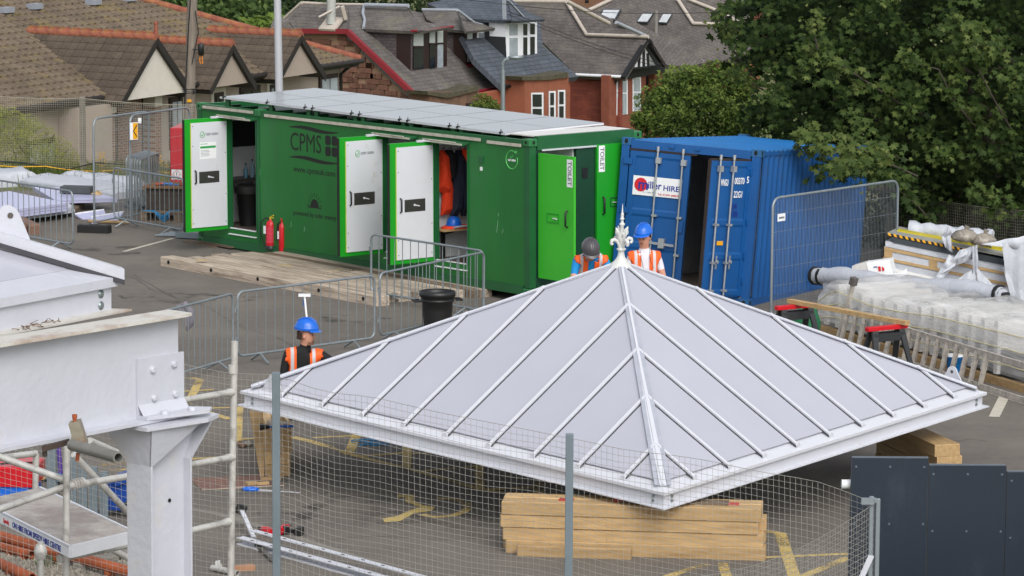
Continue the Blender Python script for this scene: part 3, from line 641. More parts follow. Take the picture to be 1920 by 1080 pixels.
# ------------------------------------------------------------------ crowd barriers
def barrier_parts(t, L, H=.96, z0=.14, n=14, feet=True):
    r = .1; x0, x1 = -L / 2, L / 2; zt_, zb = z0 + H, z0; path = []
    for cx, cz, a0 in ((x1 - r, zt_ - r, 90), (x1 - r, zb + r, 0), (x0 + r, zb + r, -90), (x0 + r, zt_ - r, 180)):
        for k in range(5): a = math.radians(a0 - 22.5 * k); path.append((cx + r * math.cos(a), 0, cz + r * math.sin(a)))
    part('rail_frame', MB().tube(path, .0185, 8, closed=True), galv, t)
    for k in range(n):
        x = x0 + L * (k + 1) / (n + 1); o = part('bar', MB().tube([(x, 0, zb + .01), (x, 0, zt_ - .01)], .0075, 6), galv, t)
    if feet:
        for x in (x0 + .42, x1 - .42):
            for sg in (-1, 1): part('foot', MB().tube([(x, 0, zb), (x + .03 * sg, sg * .24, .017)], .016, 7), galv, t)
    for z in (zb + .25, zt_ - .25):
        part('hook', MB().tube([(x0 - .015, 0, z), (x0 - .045, 0, z), (x0 - .045, 0, z - .05)], .008, 6).box(x0 - .045, x0, -.012, .012, z + .01, z + .04), galv, t)
def barrier(pl, pr_, label, L=None, **kw):
    a = at(*pl, .14); b = at(*pr_, .14); d = b - a; L0 = np.linalg.norm(d[:2]); yaw = math.atan2(d[1], d[0])
    if L is None: L = L0; c = (a + b) / 2
    else: c = a + d / L0 * L / 2 if kw.pop('fromleft', True) else b - d / L0 * L / 2
    c = np.array([c[0], c[1], 0]); t = thing('crowd_barrier', label, 'barrier', c, yaw, 'galvanised crowd barriers')
    barrier_parts(t, L, **kw); return t
barrier((446, 668), (702, 633), 'grey crowd barrier behind the kneeling man in the blue helmet')
barrier((340, 699), (437, 671), 'crowd barrier with a grey rag hung on it, beside the white beam end', L=2.4, fromleft=False)
barrier((712, 629), (907, 584), 'crowd barrier just behind the round black bin')
barrier((696, 547), (906, 582), 'crowd barrier standing between the timber deck and the black bin barrier', n=13)
barrier((214, 408), (354, 433), 'crowd barrier in front of the red box and pallet by the left cabin door', L=2.3)
barrier((30, 440), (137, 458), 'crowd barrier at the far left in front of the sheeted materials', L=2.5, fromleft=False)
for k in range(6):
    a = at(238 + k * 5.0, 383 + k * 1.2, .12); b = at(280 + k * 3.0, 369 + k * 1.5, .12); d = (b - a)
    yaw = math.atan2(d[1], d[0]); c = a + d / np.linalg.norm(d) * .6
    t = thing('crowd_barrier', ('frontmost', 'second', 'third', 'fourth', 'fifth', 'last')[k] + ' crowd barrier in the tight row stacked left of the red box', 'barrier', (c[0], c[1], 0), yaw, 'barriers stacked in a row')
    barrier_parts(t, 1.2, H=.92, n=7)
# ------------------------------------------------------------------ steel mesh (anti-climb) panels
def mesh_panel(pa, pb, label, H=2.0, zb=.0, mesh_dx=.04, mesh_dz=.28, r=.0022, feet=True, trim=None):
    a = np.array(pa, float); b = np.array(pb, float); d = b - a; L = np.linalg.norm(d[:2]); yaw = math.atan2(d[1], d[0])
    t = thing('mesh_fence_panel', label, 'fence panel', (a[0], a[1], a[2]), yaw, 'temporary mesh fence panels')
    rr = .16; path = [(0, 0, 0), (0, 0, H - rr)] + [(rr - rr * math.cos(q), 0, H - rr + rr * math.sin(q)) for q in np.linspace(.3, 1.57, 4)] + [(L - rr + rr * math.sin(q), 0, H - rr + rr * math.cos(q)) for q in np.linspace(0, 1.3, 4)] + [(L, 0, H - rr), (L, 0, 0)]
    part('tube_frame', MB().tube(path, .021, 8), galv, t); part('bottom_rail', MB().tube([(0, 0, .12), (L, 0, .12)], .015, 6), galv, t)
    mb = MB(); x = mesh_dx
    while x < L - .01: mb.tube([(x, 0, .12), (x, 0, H - .01 - max(0, rr - min(x, L - x)) * .6)], r, 3, cap=False); x += mesh_dx
    z = H - .26
    while z > .2: mb.tube([(0, .004, z), (L, .004, z)], r * 1.5, 3, cap=False); z -= mesh_dz
    part('wire_mesh', mb, galv, t, kind='stuff'); return t
def rub_block(px, label, yaw, L=.62, z=0):
    p = at(*px, z); t = thing('rubber_block_foot', label, 'fence foot', (p[0], p[1], z), yaw, 'black block feet')
    part('block', MB().bevbox(-L / 2, L / 2, -.11, .11, 0, .15, .02), dark_rub, t); part('socket', MB().lathe([(.035, .15), (.035, .156)], (.0, 0, 0), 10).box(-.25, -.1, -.06, .06, .15, .153).box(.1, .25, -.06, .06, .15, .153), black_pl, t); return t
h1 = at(177, 428); h2 = at(341, 398); v = h2 - h1; 
mesh_panel(h1, h1 + v * .62, 'nearer of two tall mesh panels left of the red box, ending on the black block', H=2.08)
hh = at(245, 416); mesh_panel(hh, hh + v / np.linalg.norm(v) * 2.0, 'farther tall mesh panel standing directly in front of the concrete post fence', H=2.05)
rub_block((177, 436), 'black rubber block foot under the tall mesh panel left of the stacked barriers', math.radians(-12))
sgn = thing('warning_sign', 'yellow and white warning sign tied to the tall mesh panel', 'sign', atY(251, 262, h1[1] + .85), math.radians(35))
part('sign_board', MB().box(-.085, .085, -.004, .004, 0, .33), wh, sgn)
part('yellow_field', MB().box(-.02, .08, -.007, -.0041, .012, .32), yelp, sgn); part('black_chevron', MB().prism([(.055, -.0075, .28), (.078, -.0075, .28), (.0, -.0075, .165), (.078, -.0075, .05), (.055, -.0075, .05), (-.022, -.0075, .165)], (0, .0004, 0)), letter, sgn)
tg = thing('small_tag', 'small white tag on the mesh panel above the yellow sign', 'tag', atY(262, 231, h1[1] + 1.0), .3); part('tag_card', MB().box(-.03, .03, -.003, .003, 0, .1), wh, tg); part('tag_print', MB().box(-.02, .02, -.005, -.0031, .02, .03), greyp, tg)
q1 = at(1437, 604, 0); dq = np.array([2.25, 2.6, 0]); dq = dq / np.linalg.norm(dq) * 3.45
q1[2] = gz(q1[0], q1[1]) 
e0 = atY(1449, 372, q1[1]); hp = mesh_panel((e0[0], q1[1], e0[2] - 2.0), np.array([e0[0], q1[1], 0]) + dq, 'tall mesh panel leaning along the blue container side', mesh_dz=.29)
tg = part('name_plate', MB().box(.10, .30, -.03, -.025, 1.62, 1.74), wh, hp); part('plate_print', MB().box(.13, .27, -.032, -.0301, 1.66, 1.69), greyp, tg)
# ------------------------------------------------------------------ wire boundary fences with concrete posts
wire_m = mat('old_fence_wire', '#a19c8c', .7, .2, var=.15, scale=3); wire_d = mat('dark_fence_wire', '#77766a', .7, .2, var=.2, scale=3); cpost = mat('concrete_post', '#77726a', .9, var=.2, scale=4, bump=.3)
def wire_fence(pts, H, name_label, px, m, cell=.05, r=.0035, posts=True, sag=.04):
    base = np.array(pts[0], float); t = thing('wire_fence', name_label, 'fence', base)
    mb = MB(); 
    for a, b in zip(pts[:-1], pts[1:]):
        a = np.array(a, float); b = np.array(b, float); L = np.linalg.norm(b - a); n = int(L / cell)
        for k in range(n + 1):
            u = k / n; p = a + (b - a) * u - base; s = sag * 4 * u * (1 - u) + .006 * math.sin(k * .9)
            mb.tube([p + [0, 0, .02], p + [.012 * math.sin(k * .31), .02 * math.sin(k * .21), H * .5], p + [0, 0, H - s]], r, 3, cap=False)
        z = .03
        while z < H: 
            q = [a + (b - a) * u - base + [0, .004, z - sag * 4 * u * (1 - u) * z / H + .006 * math.sin(u * 23 + z * 7)] for u in np.linspace(0, 1, 9)]; mb.tube(q, r, 3, cap=False); z += cell
        mb.tube([a + (b - a) * u - base + [0, 0, H - sag * 4 * u * (1 - u)] for u in np.linspace(0, 1, 9)], r * 2.2, 4)
    part('wire_mesh', mb, m, t, kind='stuff')
    if posts:
        for p in pts: q = np.array(p, float) - base; part('post', MB().bevbox(q[0] - .06, q[0] + .06, q[1] + .02, q[1] + .14, -.1, H + .03, .012), cpost, t)
    return t
fp = [at(-40, 322), at(155, 331), at(395, 346)]
wire_fence(fp, 1.66, 'light wire mesh fence on concrete posts behind the sheeted materials', None, wire_m, r=.0035)
fr = [np.array([p[0], p[1], gz(p[0], p[1])]) for p in (atY(1668, 440, 70.0), atY(1742, 440, 68.8), atY(1935, 440, 66.0))]
fr = [np.array([p[0], p[1], z]) for p, z in zip(fr, (atY(1668, 362, 70.0)[2] - 1.6, atY(1742, 372, 68.8)[2] - 1.6, atY(1935, 396, 66.0)[2] - 1.6))]
wire_fence(fr, 1.6, 'dark wire mesh fence under the sycamore behind the pallets', None, wire_d, cell=.055, r=.004)
# ------------------------------------------------------------------ timber deck, boards, timber stacks
deck = thing('timber_deck', 'weathered timber deck of long baulks laid along the green cabin', 'timber deck', (-6.216, 65.062, 0), math.atan2(-4.67, 3.99))
dl_ = 6.14; 
spec = [(0, .0, 6.12, .165), (.30, .40, 5.95, .165), (.60, .5, 6.0, .17), (.90, .25, 6.1, .16), (1.20, .5, 6.2, .165), (1.50, .42, 6.3, .15), (1.78, .55, 6.4, .14), (2.02, .6, 6.4, .14)]
for i, (y, xa, xb, h) in enumerate(spec):
    segs = [(xa, xb)] if i < 3 else [(xa, xa + (xb - xa) * .55 + .3 * math.sin(i)), (xa + (xb - xa) * .55 + .3 * math.sin(i) + .02, xb)]
    for j, (a, b) in enumerate(segs):
        o = part('baulk', MB().bevbox(a + rng.uniform(-.04, .04), b + rng.uniform(-.07, .07), y + .01, y + (.285 if i < 5 else .23), 0, h + rng.uniform(-.012, .006), .015), wood_old if i < 5 or rng.random() < .4 else wood_side, deck)
        if i == 0:
            for xx in (.28, 1.55, 2.9, 4.6, 5.8): part('bolt_hole', MB().lathe([(.035, -.002), (.035, .004)], (xx, y + .007, .09), 10, np.array([[1, 0, 0], [0, 0, 1], [0, -1, 0]]).T), hole_m, o)
for a, b in (((365, 489), (385, 489)), ((520, 497), (545, 500)), ((600, 512), (640, 505)), ((700, 474), (716, 471))):
    p = at(*a, .21); q = at(*b, .21); part('paint_mark', MB().add([tol(deck, p + [0, 0, .004]), tol(deck, q + [0, 0, .004]), tol(deck, q + [.05, .12, .004]), tol(deck, p + [.05, .12, .004])], [(0, 1, 2, 3)]), yl, deck)
bs = thing('stacked_boards', 'short stack of brown boards on the ground below the left cabin doorway', 'boards', at(395, 458) + [-.02, .1, 0], math.atan2(-4.67, 3.99))
for k in range(6):
    part('board', MB().box(rng.uniform(0, .12), 1.12 + rng.uniform(-.15, .02) + (.0 if k else .1), .0 + rng.uniform(0, .06) + .03 * (k > 3), .30, .028 * k, .028 * k + .025), wood_side, bs)
part('board', MB().box(-.45, .5, -.30, -.10, 0, .03), wood_side, bs); part('board', MB().box(-.1, .95, -.22, -.04, .03, .055), wood_side, bs)
def sleeper_stack(o, yaw, L, rows, layers, label, h=.145, w=.24, jit=.035, name='timber_stack'):
    t = thing(name, label, 'timber stack', o, yaw)
    for k in range(layers):
        for j in range(rows):
            dx = rng.uniform(-jit, jit); dy = rng.uniform(-.02, .02)
            part('timber_baulk', MB().bevbox(dx, L + dx + rng.uniform(-jit, jit) * .5, j * w + dy + .003, (j + 1) * w + dy - .003, k * h + .001, (k + 1) * h - .001, .01), wood_new, t)
    return t
a = at(943, 1036); b = at(1432, 1052); yf_ = math.atan2(b[1] - a[1], b[0] - a[0])
t = sleeper_stack(a, yf_, np.linalg.norm(b - a) - .02, 2, 4, 'wide stack of new yellow timber baulks carrying the front corner of the canopy', h=.150)
part('timber_baulk', MB().bevbox(.18, 1.48, -.16, -.03, 0, .12, .01), wood_new, t)
rp = mat('red_packer', '#b23a33', .5)
for x, y, z, n in ((.62, .1, .593, 1), (1.27, .12, .593, 1), (1.25, .1, .62, 1), (2.5, .16, .593, 1)): part('packer', MB().box(x, x + .17, y, y + .13, z, z + .014), rp, t)
for x0_, x1_, y, z in ((1.30, 1.95, .13, .612), (1.9, 2.55, .12, .592), (1.30, 1.9, .1, .595)): part('packing_plank', MB().box(x0_, x1_, y, y + .22, z + .0, z + .028), wood_side, t)
a = at(501, 893); t = sleeper_stack(a, math.radians(97), 2.2, 1, 4, 'tall stack of new timber baulks under the left corner of the canopy', h=.155, w=-.29)
part('packing_block', MB().box(.05, .4, -.27, -.02, .622, .65), wood_old, t); part('packing_block', MB().box(.25, .5, -.24, -.08, .65, .70), wood_new, t)
pp = thing('upright_plank', 'rough plank leaning against the left timber stack', 'plank', at(497, 893) + [-.03, -.05, 0], .2)
part('plank_body', MB().hexa([(-.03, -.02, 0), (.02, -.02, 0), (.02, .02, 0), (-.03, .02, 0), (-.14, .15, .82), (.03, .15, .80), (.03, .19, .80), (-.14, .19, .82)]), wood_new, pp); part('plank_end', MB().box(-.13, .02, .15, .19, .80, .83), wood_old, pp)
a = at(1757, 834, .6); a[2] = 0; t = sleeper_stack(a, math.radians(107), 1.9, 1, 4, 'pale timber stack sticking out from under the right edge of the canopy', h=.15, w=-.31, jit=.03)
a = at(1082, 640); t = sleeper_stack(np.array([a[0], a[1] , 0]), math.radians(20), 1.6, 1, 5, 'timber stack hidden below the far corner of the canopy', h=.16)
ob = thing('offcut_board', 'short flat offcut board on the asphalt beside the right timber stack', 'board', at(1722, 872) , math.radians(105)); part('offcut_body', MB().bevbox(0, .62, -.12, .12, 0, .05, .005), wood_new, ob); part('offcut_end', MB().box(.05, .3, -.05, .05, .05, .06), wood_old, ob)
# ------------------------------------------------------------------ extinguishers, black bin by barrier
def bent(mb, pts, r, n=8): return mb.tube(pts, r, n)
ex = thing('fire_extinguisher', 'wider red fire extinguisher with a black hose on the timber deck', 'fire extinguisher', at(508, 467, .13), -.8, 'fire extinguishers')
part('cylinder', MB().lathe([(.085, .0), (.09, .03), (.09, .44), (.075, .49), (.03, .52), (.025, .54)], n=20), redp, ex)
part('base_ring', MB().lathe([(.094, 0), (.094, .07), (.088, .072)], n=20), black_pl, ex); part('label', MB().lathe([(.0915, .12), (.0915, .40)], n=20, caps=False), mat('extinguisher_label', '#c9344a', .5, var=.3, scale=30), ex)
part('valve', MB().box(-.02, .02, -.02, .02, .54, .58).tube([(0, 0, .58), (.10, -.02, .62)], .012, 6).tube([(0, 0, .57), (.10, -.02, .57)], .01, 6), mat('yellow_plastic', '#c7b22a', .5), ex)
part('hose', MB().tube([(-.01, 0, .55), (-.08, -.06, .56), (-.15, -.10, .48), (-.17, -.1, .3), (-.13, -.07, .12), (-.10, -.05, .04)], .012, 8), black_pl, ex); part('paper_label', MB().box(-.10, -.045, -.092, -.082, .28, .42), wh, ex)
ex = thing('fire_extinguisher', 'slimmer red fire extinguisher on the timber deck nearer the middle door', 'fire extinguisher', at(529, 471, .13), -.8, 'fire extinguishers')
part('cylinder', MB().lathe([(.055, .0), (.06, .02), (.06, .42), (.045, .48), (.02, .50), (.02, .53)], n=18), redp, ex); part('horn', MB().tube([(0, 0, .53), (-.08, -.03, .5), (-.09, -.03, .35), (-.09, -.03, .2)], [.01, .012, .02, .032], 10), black_pl, ex)
part('valve', MB().box(-.015, .015, -.015, .015, .53, .57).tube([(0, 0, .57), (-.09, .02, .60)], .01, 6), redp, ex); part('label', MB().box(-.062, -.02, -.06, -.045, .22, .36), wh, ex)
bn = thing('round_bin', 'round black plastic bin standing behind the canopy in front of the barriers', 'bin', at(820, 632), .3)
part('bin_body', MB().lathe([(.19, 0), (.235, .42), (.24, .56), (.262, .57), (.268, .60), (.245, .605), (.25, .635), (.28, .64), (.285, .72), (.265, .725), (.262, .66), (.23, .5), (.17, .04)], n=32), black_pl, bn)
for sg in (-1, 1): part('bin_handle', MB().box(sg * .27, sg * .385, -.10, -.075, .57, .60).box(sg * .27, sg * .385, .075, .10, .57, .60).box(sg * .36, sg * .385, -.075, .075, .57, .60), black_pl, bn)
# ------------------------------------------------------------------ red box, pallets and barrier-side clutter on the left
rbx = thing('red_box', 'tall bright red generator box behind the open left cabin door', 'box', at(316, 398) + [0.0, .4, .0], -.12)
part('box_body', MB().bevbox(0, 1.3, 0, .9, .42, 1.62, .02), redp, rbx); part('box_seam', MB().box(.01, 1.29, -.006, 0, .80, .815), mat('dark_red', '#7d0d15', .5), rbx); part('skid', MB().box(.05, 1.25, .05, .85, 0, .42), black_pl, rbx); 
hz = part('hazard_label', MB().box(.03, .24, -.004, -.0005, .60, .80), wh, rbx); part('diamond', MB().tube([(.135, -.006, .79), (.055, -.006, .71), (.135, -.006, .63), (.215, -.006, .71)], .006, 4, closed=True), redpr, hz); part('exclamation', MB().box(.128, .142, -.007, -.005, .69, .75).box(.128, .142, -.007, -.005, .665, .68), letter, hz)
part('white_emblem', MB().tube([(.46, -.006, 1.34), (.75, -.006, 1.30), (.62, -.006, 1.12)], .01, 4, closed=True), wh, rbx)
def pallet(name, label, o, yaw, L=1.2, D=1.0, m=None, H=.144, group=None):
    t = thing(name, label, 'pallet', o, yaw, group); m = m or wood_new
    for k in range(5): part('deck_board', MB().box(0, L, k * (D - .12) / 4, k * (D - .12) / 4 + .12, H - .022, H), m, t)
    for k in range(3):
        part('stringer', MB().box(k * (L - .1) / 2, k * (L - .1) / 2 + .1, 0, D, H - .044, H - .0225), m, t)
        for j in range(3): part('block', MB().box(k * (L - .14) / 2, k * (L - .14) / 2 + .14, j * (D - .14) / 2, j * (D - .14) / 2 + .14, .022, H - .0445), m, t)
    for j in (0, 1, 2): part('bottom_board', MB().box(0, L, j * (D - .1) / 2, j * (D - .1) / 2 + .1, 0, .0215), m, t)
    return t
pallet('old_pallet', 'old pallet under the dark crate left of the cabin', at(262, 416), -.14, 1.5, .9, wood_side, .2)
cr = thing('dark_crate', 'dark timber crate with a brown lid beneath the red box', 'crate', at(272, 414) + [0.02, .04, .21], -.14)
for k in range(3): part('side_board', MB().box(0, 1.35, 0, .03, k * .14, k * .14 + .135), mat('very_dark_timber', '#3e3732', .9, var=.3), cr)
part('crate_core', MB().box(.02, 1.33, .03, .7, 0, .42), MATS['very_dark_timber'], cr); part('lid', MB().box(-.06, 1.4, -.05, .75, .42, .46), mat('rusty_brown_board', '#6b5038', .9, var=.4, scale=5), cr)
rp_ = thing('blue_rope', 'blue rope hanging over the old pallet', 'rope', at(300, 396, .25) + [0, -.1, 0]); mb = MB()
for k in range(4): mb.tube([(-.35 + .1 * k, 0, .03), (-.1, -.02, .0 + .01 * k), (.05 * k, -.05, -.12), (.1, -.06, -.2), (.02 + .05 * k, -.06, -.1), (.2, 0, .02), (.4, .0, .03)], .008, 5)
part('rope_coil', mb, mat('blue_rope', '#1b7fb5', .7), rp_, kind='stuff')
for k, (px, c) in enumerate((((318, 355), '#2f6fb0'), ((345, 357), '#7d3b2c'), ((298, 357), '#9c4b35'))):
    t = thing('strap_bundle', ['blue strap bundle on the brown crate lid', 'rust strap bundle on the crate lid against the red box', 'reddish strap bundle at the left of the crate lid'][k], 'straps', tow(cr, (.55 + .35 * (k - .5) * (1 if k != 2 else -.6), .15, .46)), .2 * k)
    part('strap_loop', MB().tube([(.09 * math.cos(q), .07 * math.sin(q), .03 + .015 * math.sin(3 * q)) for q in np.linspace(0, 6.2, 12)], .02, 6, closed=True), mat('strap_%d' % k, c, .7), t); part('strap_tail', MB().tube([(.08, 0, .03), (.18, -.03, .02), (.22, -.06, .02)], .012, 5), MATS['strap_%d' % k], t)
sf = thing('folded_frame_bundle', 'folded grey trestle lying on the asphalt under the left barrier', 'trestle', at(330, 447), -.35)
part('deck_plate', MB().box(0, 1.1, 0, .5, .06, .10), galv, sf); part('side_rail', MB().box(0, 1.1, -.03, 0, .02, .12), galv_dk, sf)
for k in range(4): part('leg', MB().tube([(-.45 + .05 * k, .05 + .1 * k, .03 + .01 * k), (.3, .1 + .1 * k, .05)], .02, 6), galv, sf)
# cracks, tar seams and stains worked into the car park surface
crm = mat('tar_crack', '#3d3a38', .8, var=.1); 
for k, (a, b) in enumerate((((560, 1012), (1400, 1000)), ((250, 520), (640, 690)), ((420, 930), (960, 915)), ((1850, 830), (1560, 800)), ((150, 480), (330, 560)))):
    n_ = 26; ph = rng.uniform(0, 6); pts = [(a[0] + (b[0] - a[0]) * i / n_, a[1] + (b[1] - a[1]) * i / n_ + 4 * math.sin(i * .7 + ph) + rng.uniform(-1.5, 1.5)) for i in range(n_ + 1)]
    strip('surface_crack', pts, .012, crm, .0025 + .0002 * k)
stm = mat('oil_stain', '#48443f', .6, var=.3, scale=5); N = stm.node_tree.nodes; L = stm.node_tree.links
g_ = N.new('ShaderNodeNewGeometry'); nn_ = N.new('ShaderNodeTexNoise'); nn_.inputs['Scale'].default_value = 2.2; nn_.inputs['Detail'].default_value = 6; L.new(g_.outputs['Position'], nn_.inputs[0]); r_ = N.new('ShaderNodeMapRange'); r_.inputs[1].default_value = .5; r_.inputs[2].default_value = .72; r_.inputs[4].default_value = .6; L.new(nn_.outputs[0], r_.inputs[0]); L.new(r_.outputs[0], bsdf(stm).inputs['Alpha'])
for k, (u, v, r) in enumerate(((330, 560, .9), (640, 600, .7), (700, 960, 1.0), (900, 985, .6), (560, 960, .5), (200, 470, .8), (1660, 830, .7), (430, 560, .5))):
    c = at(u, v); part('oil_stain', MB().add([c + [r * (1 + .2 * math.sin(3 * q + k)) * math.cos(q), r * .9 * (1 + .2 * math.cos(2 * q + k)) * math.sin(q), .0016 + .0001 * k] for q in np.linspace(0, 6.28, 19)[:-1]], [tuple(range(18))]), stm, kind='structure')
# ------------------------------------------------------------------ people
skin_m = mat('skin', '#c8917a', .55, var=.06, scale=20)
def person(label, loc, yaw, sc, J, cloth, face_dir, helmet_m, helmet_name, open_w=.055, mic=None):
    t = thing('person', label, 'person', loc, yaw)
    fd = np.array(face_dir, float); fd /= np.linalg.norm(fd); up = np.array([0, 0, 1.]); up = J.get('headup', up); up = np.array(up, float); up -= fd * np.dot(up, fd); up /= np.linalg.norm(up); sd_ = np.cross(fd, up)
    H0 = np.array(J['head'], float)
    V = []; Ed = []; Rr = []
    def n(p, r, par=None):
        V.append(np.array(p, float) * sc); Rr.append((r[0] * sc, r[1] * sc) if hasattr(r, '__len__') else (r * sc, r * sc))
        if par is not None: Ed.append((par, len(V) - 1))
        return len(V) - 1
    pel = n(J['pelvis'], (.155, .12)); wa = n(J['waist'], (.145, .11), pel); chn = n(J['chest'], (.165, .125), wa); sh = n(J['neckb'], (.10, .085), chn)
    nk = n(np.array(J['neckb']) * .35 + (H0 - up * .10) * .65, .058, sh); hb = n(H0 - up * .068 + fd * .014, (.072, .082), nk); hc = n(H0 + up * .01, (.084, .098), hb); ht = n(H0 + up * .075 - fd * .005, (.066, .078), hc)
    for sg in (-1, 1):
        k = 'l' if sg > 0 else 'r'
        s1 = n(J['sh' + k], .072, chn); el = n(J['el' + k], .047, n((np.array(J['sh' + k]) * .45 + np.array(J['el' + k]) * .55), .052, s1)); wr = n(J['wr' + k], .030, el)
        d = np.array(J['wr' + k], float) - np.array(J['el' + k]); d /= np.linalg.norm(d); side = np.cross(d, (0, 0, 1)) if abs(d[2]) < .95 else np.array([1., 0, 0]); side /= np.linalg.norm(side); nn = np.cross(d, side)
        pm = n(np.array(J['wr' + k]) + d * .06, (.038, .02), wr); W0 = np.array(J['wr' + k])
        for q, Lf in ((-.03, .075), (-.01, .085), (.01, .08), (.03, .062)):
            a = n(W0 + d * .10 + side * q, .010, pm); b = n(W0 + d * (.10 + Lf * .5) + side * q * 1.15 + nn * .012, .009, a); n(W0 + d * (.10 + Lf * .85) + side * q * 1.15 + nn * .035, .0075, b)
        a = n(W0 + d * .05 + side * .045 * -sg, .012, wr); n(W0 + d * .09 + side * .06 * -sg + nn * .015, .009, a)
        hp = n(J['hip' + k], .095, pel); kn = n(J['kn' + k], .062, n((np.array(J['hip' + k]) + np.array(J['kn' + k])) / 2, .08, hp)); an = n(J['an' + k], .045, n((np.array(J['kn' + k]) + np.array(J['an' + k])) / 2, .055, kn)); n(J['toe' + k], .04, an)
    me = bpy.data.meshes.new('tmp'); me.from_pydata([tuple(v) for v in V], Ed, []); ob = bpy.data.objects.new('tmp', me); COL.objects.link(ob)
    md = ob.modifiers.new('s', 'SKIN'); md.use_smooth_shade = True
    for i, r in enumerate(Rr): me.skin_vertices[0].data[i].radius = r
    me.skin_vertices[0].data[0].use_root = True
    sb = ob.modifiers.new('d', 'SUBSURF'); sb.levels = 2
    bm_ = bpy.data.meshes.new_from_object(ob.evaluated_get(bpy.context.evaluated_depsgraph_get())); bpy.data.objects.remove(ob)
    bm_.name = 'body'; mats_ = [skin_m, cloth['shirt'], cloth['trousers'], cloth['boots']]
    bm_.materials.clear()
    for m in mats_: bm_.materials.append(m)
    def seg(p, a, b): a = np.array(a, float); b = np.array(b, float); t_ = np.clip(np.dot(p - a, b - a) / np.dot(b - a, b - a), 0, 1); return np.linalg.norm(p - a - (b - a) * t_), t_
    nv = len(bm_.vertices); co = np.zeros(nv * 3); bm_.vertices.foreach_get('co', co); co = co.reshape(-1, 3) / sc
    vest_f = []; nb = np.array(J['neckb'], float)
    wl_ = np.array(J['waist'], float); axis_t = nb - wl_; Lt = np.linalg.norm(axis_t); axis_t /= Lt
    fwd = np.cross(np.array([1., 0, 0]), axis_t); fwd = fwd if fwd[1] < 0 else -fwd
    for p in bm_.polygons:
        c = co[list(p.vertices)].mean(0)
        ds = {}
        ds['torso'] = min(seg(c, J['pelvis'], J['chest'])[0] - .13, seg(c, J['chest'], J['neckb'])[0] - .10, seg(c, J['shl'], J['shr'])[0] - .07)
        ds['head'] = min(seg(c, J['neckb'] + (H0 - J['neckb']) * .35, H0 + up * .07)[0] - .075, 9)
        for k in 'lr':
            d1, t1 = seg(c, J['sh' + k], J['el' + k]); d2, t2 = seg(c, J['el' + k], J['wr' + k]); d3, _ = seg(c, J['wr' + k], np.array(J['wr' + k]) + (np.array(J['wr' + k]) - np.array(J['el' + k])) * .8)
            ds['ua' + k] = d1 - .05; ds['fa' + k] = d2 - .04; ds['hd' + k] = d3 - .03
            ds['th' + k] = seg(c, J['hip' + k], J['kn' + k])[0] - .08; ds['ca' + k] = seg(c, J['kn' + k], J['an' + k])[0] - .055; ds['bo' + k] = seg(c, J['an' + k], J['toe' + k])[0] - .045
        w = min(ds, key=ds.get); mi = 1
        if w == 'head': mi = 0
        elif w[:2] == 'ua': mi = 1 if (cloth['sleeve'] > .99 or seg(c, J['sh' + w[2]], J['el' + w[2]])[1] < cloth['sleeve']) else 0
        elif w[:2] == 'fa': mi = 1 if cloth['sleeve'] > .99 else 0
        elif w[:2] == 'hd': mi = 0
        elif w[:2] in ('th', 'ca'): mi = 2
        elif w[:2] == 'bo': mi = 3
        p.material_index = mi
        u = np.dot(c - wl_, axis_t) / Lt; x = c[0] - (wl_[0] + (nb[0] - wl_[0]) * np.clip(u, 0, 1)); f = np.dot(c - (wl_ + axis_t * Lt * u), fwd)
        if w == 'torso' and mi == 1 and u > -.35 and abs(x) < .205 and not (u > .93 and abs(x) < .085): vest_f.append((p.index, x, u, f))
    bo = bpy.data.objects.new('body', bm_); COL.objects.link(bo); bo.parent = t
    # vest: an offset shell over the torso
    nor = np.zeros(nv * 3); bm_.vertices.foreach_get('normal', nor); nor = nor.reshape(-1, 3)
    used = {}; vv = []; ff = []; mi_ = []
    for pi, x, u, f in vest_f:
        q = []
        for vi in bm_.polygons[pi].vertices:
            if vi not in used: used[vi] = len(vv); vv.append(tuple((co[vi] * sc + nor[vi] * .016)))
            q.append(used[vi])
        ff.append(tuple(q)); st = (.10 < abs(x) < .142) or (.18 < u < .34 and False) or (-.1 < u < .06); mi_.append(1 if st else 0)
    vm_ = bpy.data.meshes.new('vest'); vm_.from_pydata(vv, [], ff); vm_.polygons.foreach_set('use_smooth', [True] * len(ff))
    vo = bpy.data.objects.new('vest', vm_); COL.objects.link(vo); vo.parent = t; VK[0] += 1; vm_.materials.append(vest_mat(VK[0], sc, fwd, wl_, open_w))
    so = vo.modifiers.new('t', 'SOLIDIFY'); so.thickness = .006
    # helmet
    M = np.array([sd_, fd, up]).T; hc_ = (H0 + up * .100) * sc
    G_ = []
    for i in range(9):
        a = i / 8 * math.pi / 2; row = []
        for j in range(25):
            b_ = 2 * math.pi * j / 24; rx_, ry_, rz_ = .112, .138, .110
            flare = .006 if i == 0 else 0
            row.append(hc_ + M @ (np.array([(rx_ + flare) * math.cos(a) * math.cos(b_), (ry_ + flare) * math.cos(a) * math.sin(b_), rz_ * math.sin(a) * (1 + .02 * math.cos(2 * b_)) - .01]) * sc))
        G_.append(row)
    hm = MB().grid(G_); hm.grid([[p for p in G_[0]], [p * 1.0 - M @ np.array([0, 0, .022 * sc]) for p in G_[0]]])
    ho = part('hard_hat', hm, helmet_m, t); ho.data.name = 'hard_hat'
    pk = []
    for r_ in (1., 1.12, 1.3):
        pk.append([hc_ + M @ (np.array([.112 * math.cos(b_) * (1 + (r_ - 1) * .35), .138 * math.sin(b_) * r_, -.028 - (r_ - 1) * .06]) * sc) for b_ in np.linspace(.45, math.pi - .45, 13)])
    part('peak', MB().grid(pk), helmet_m, ho)
    ridge = MB()
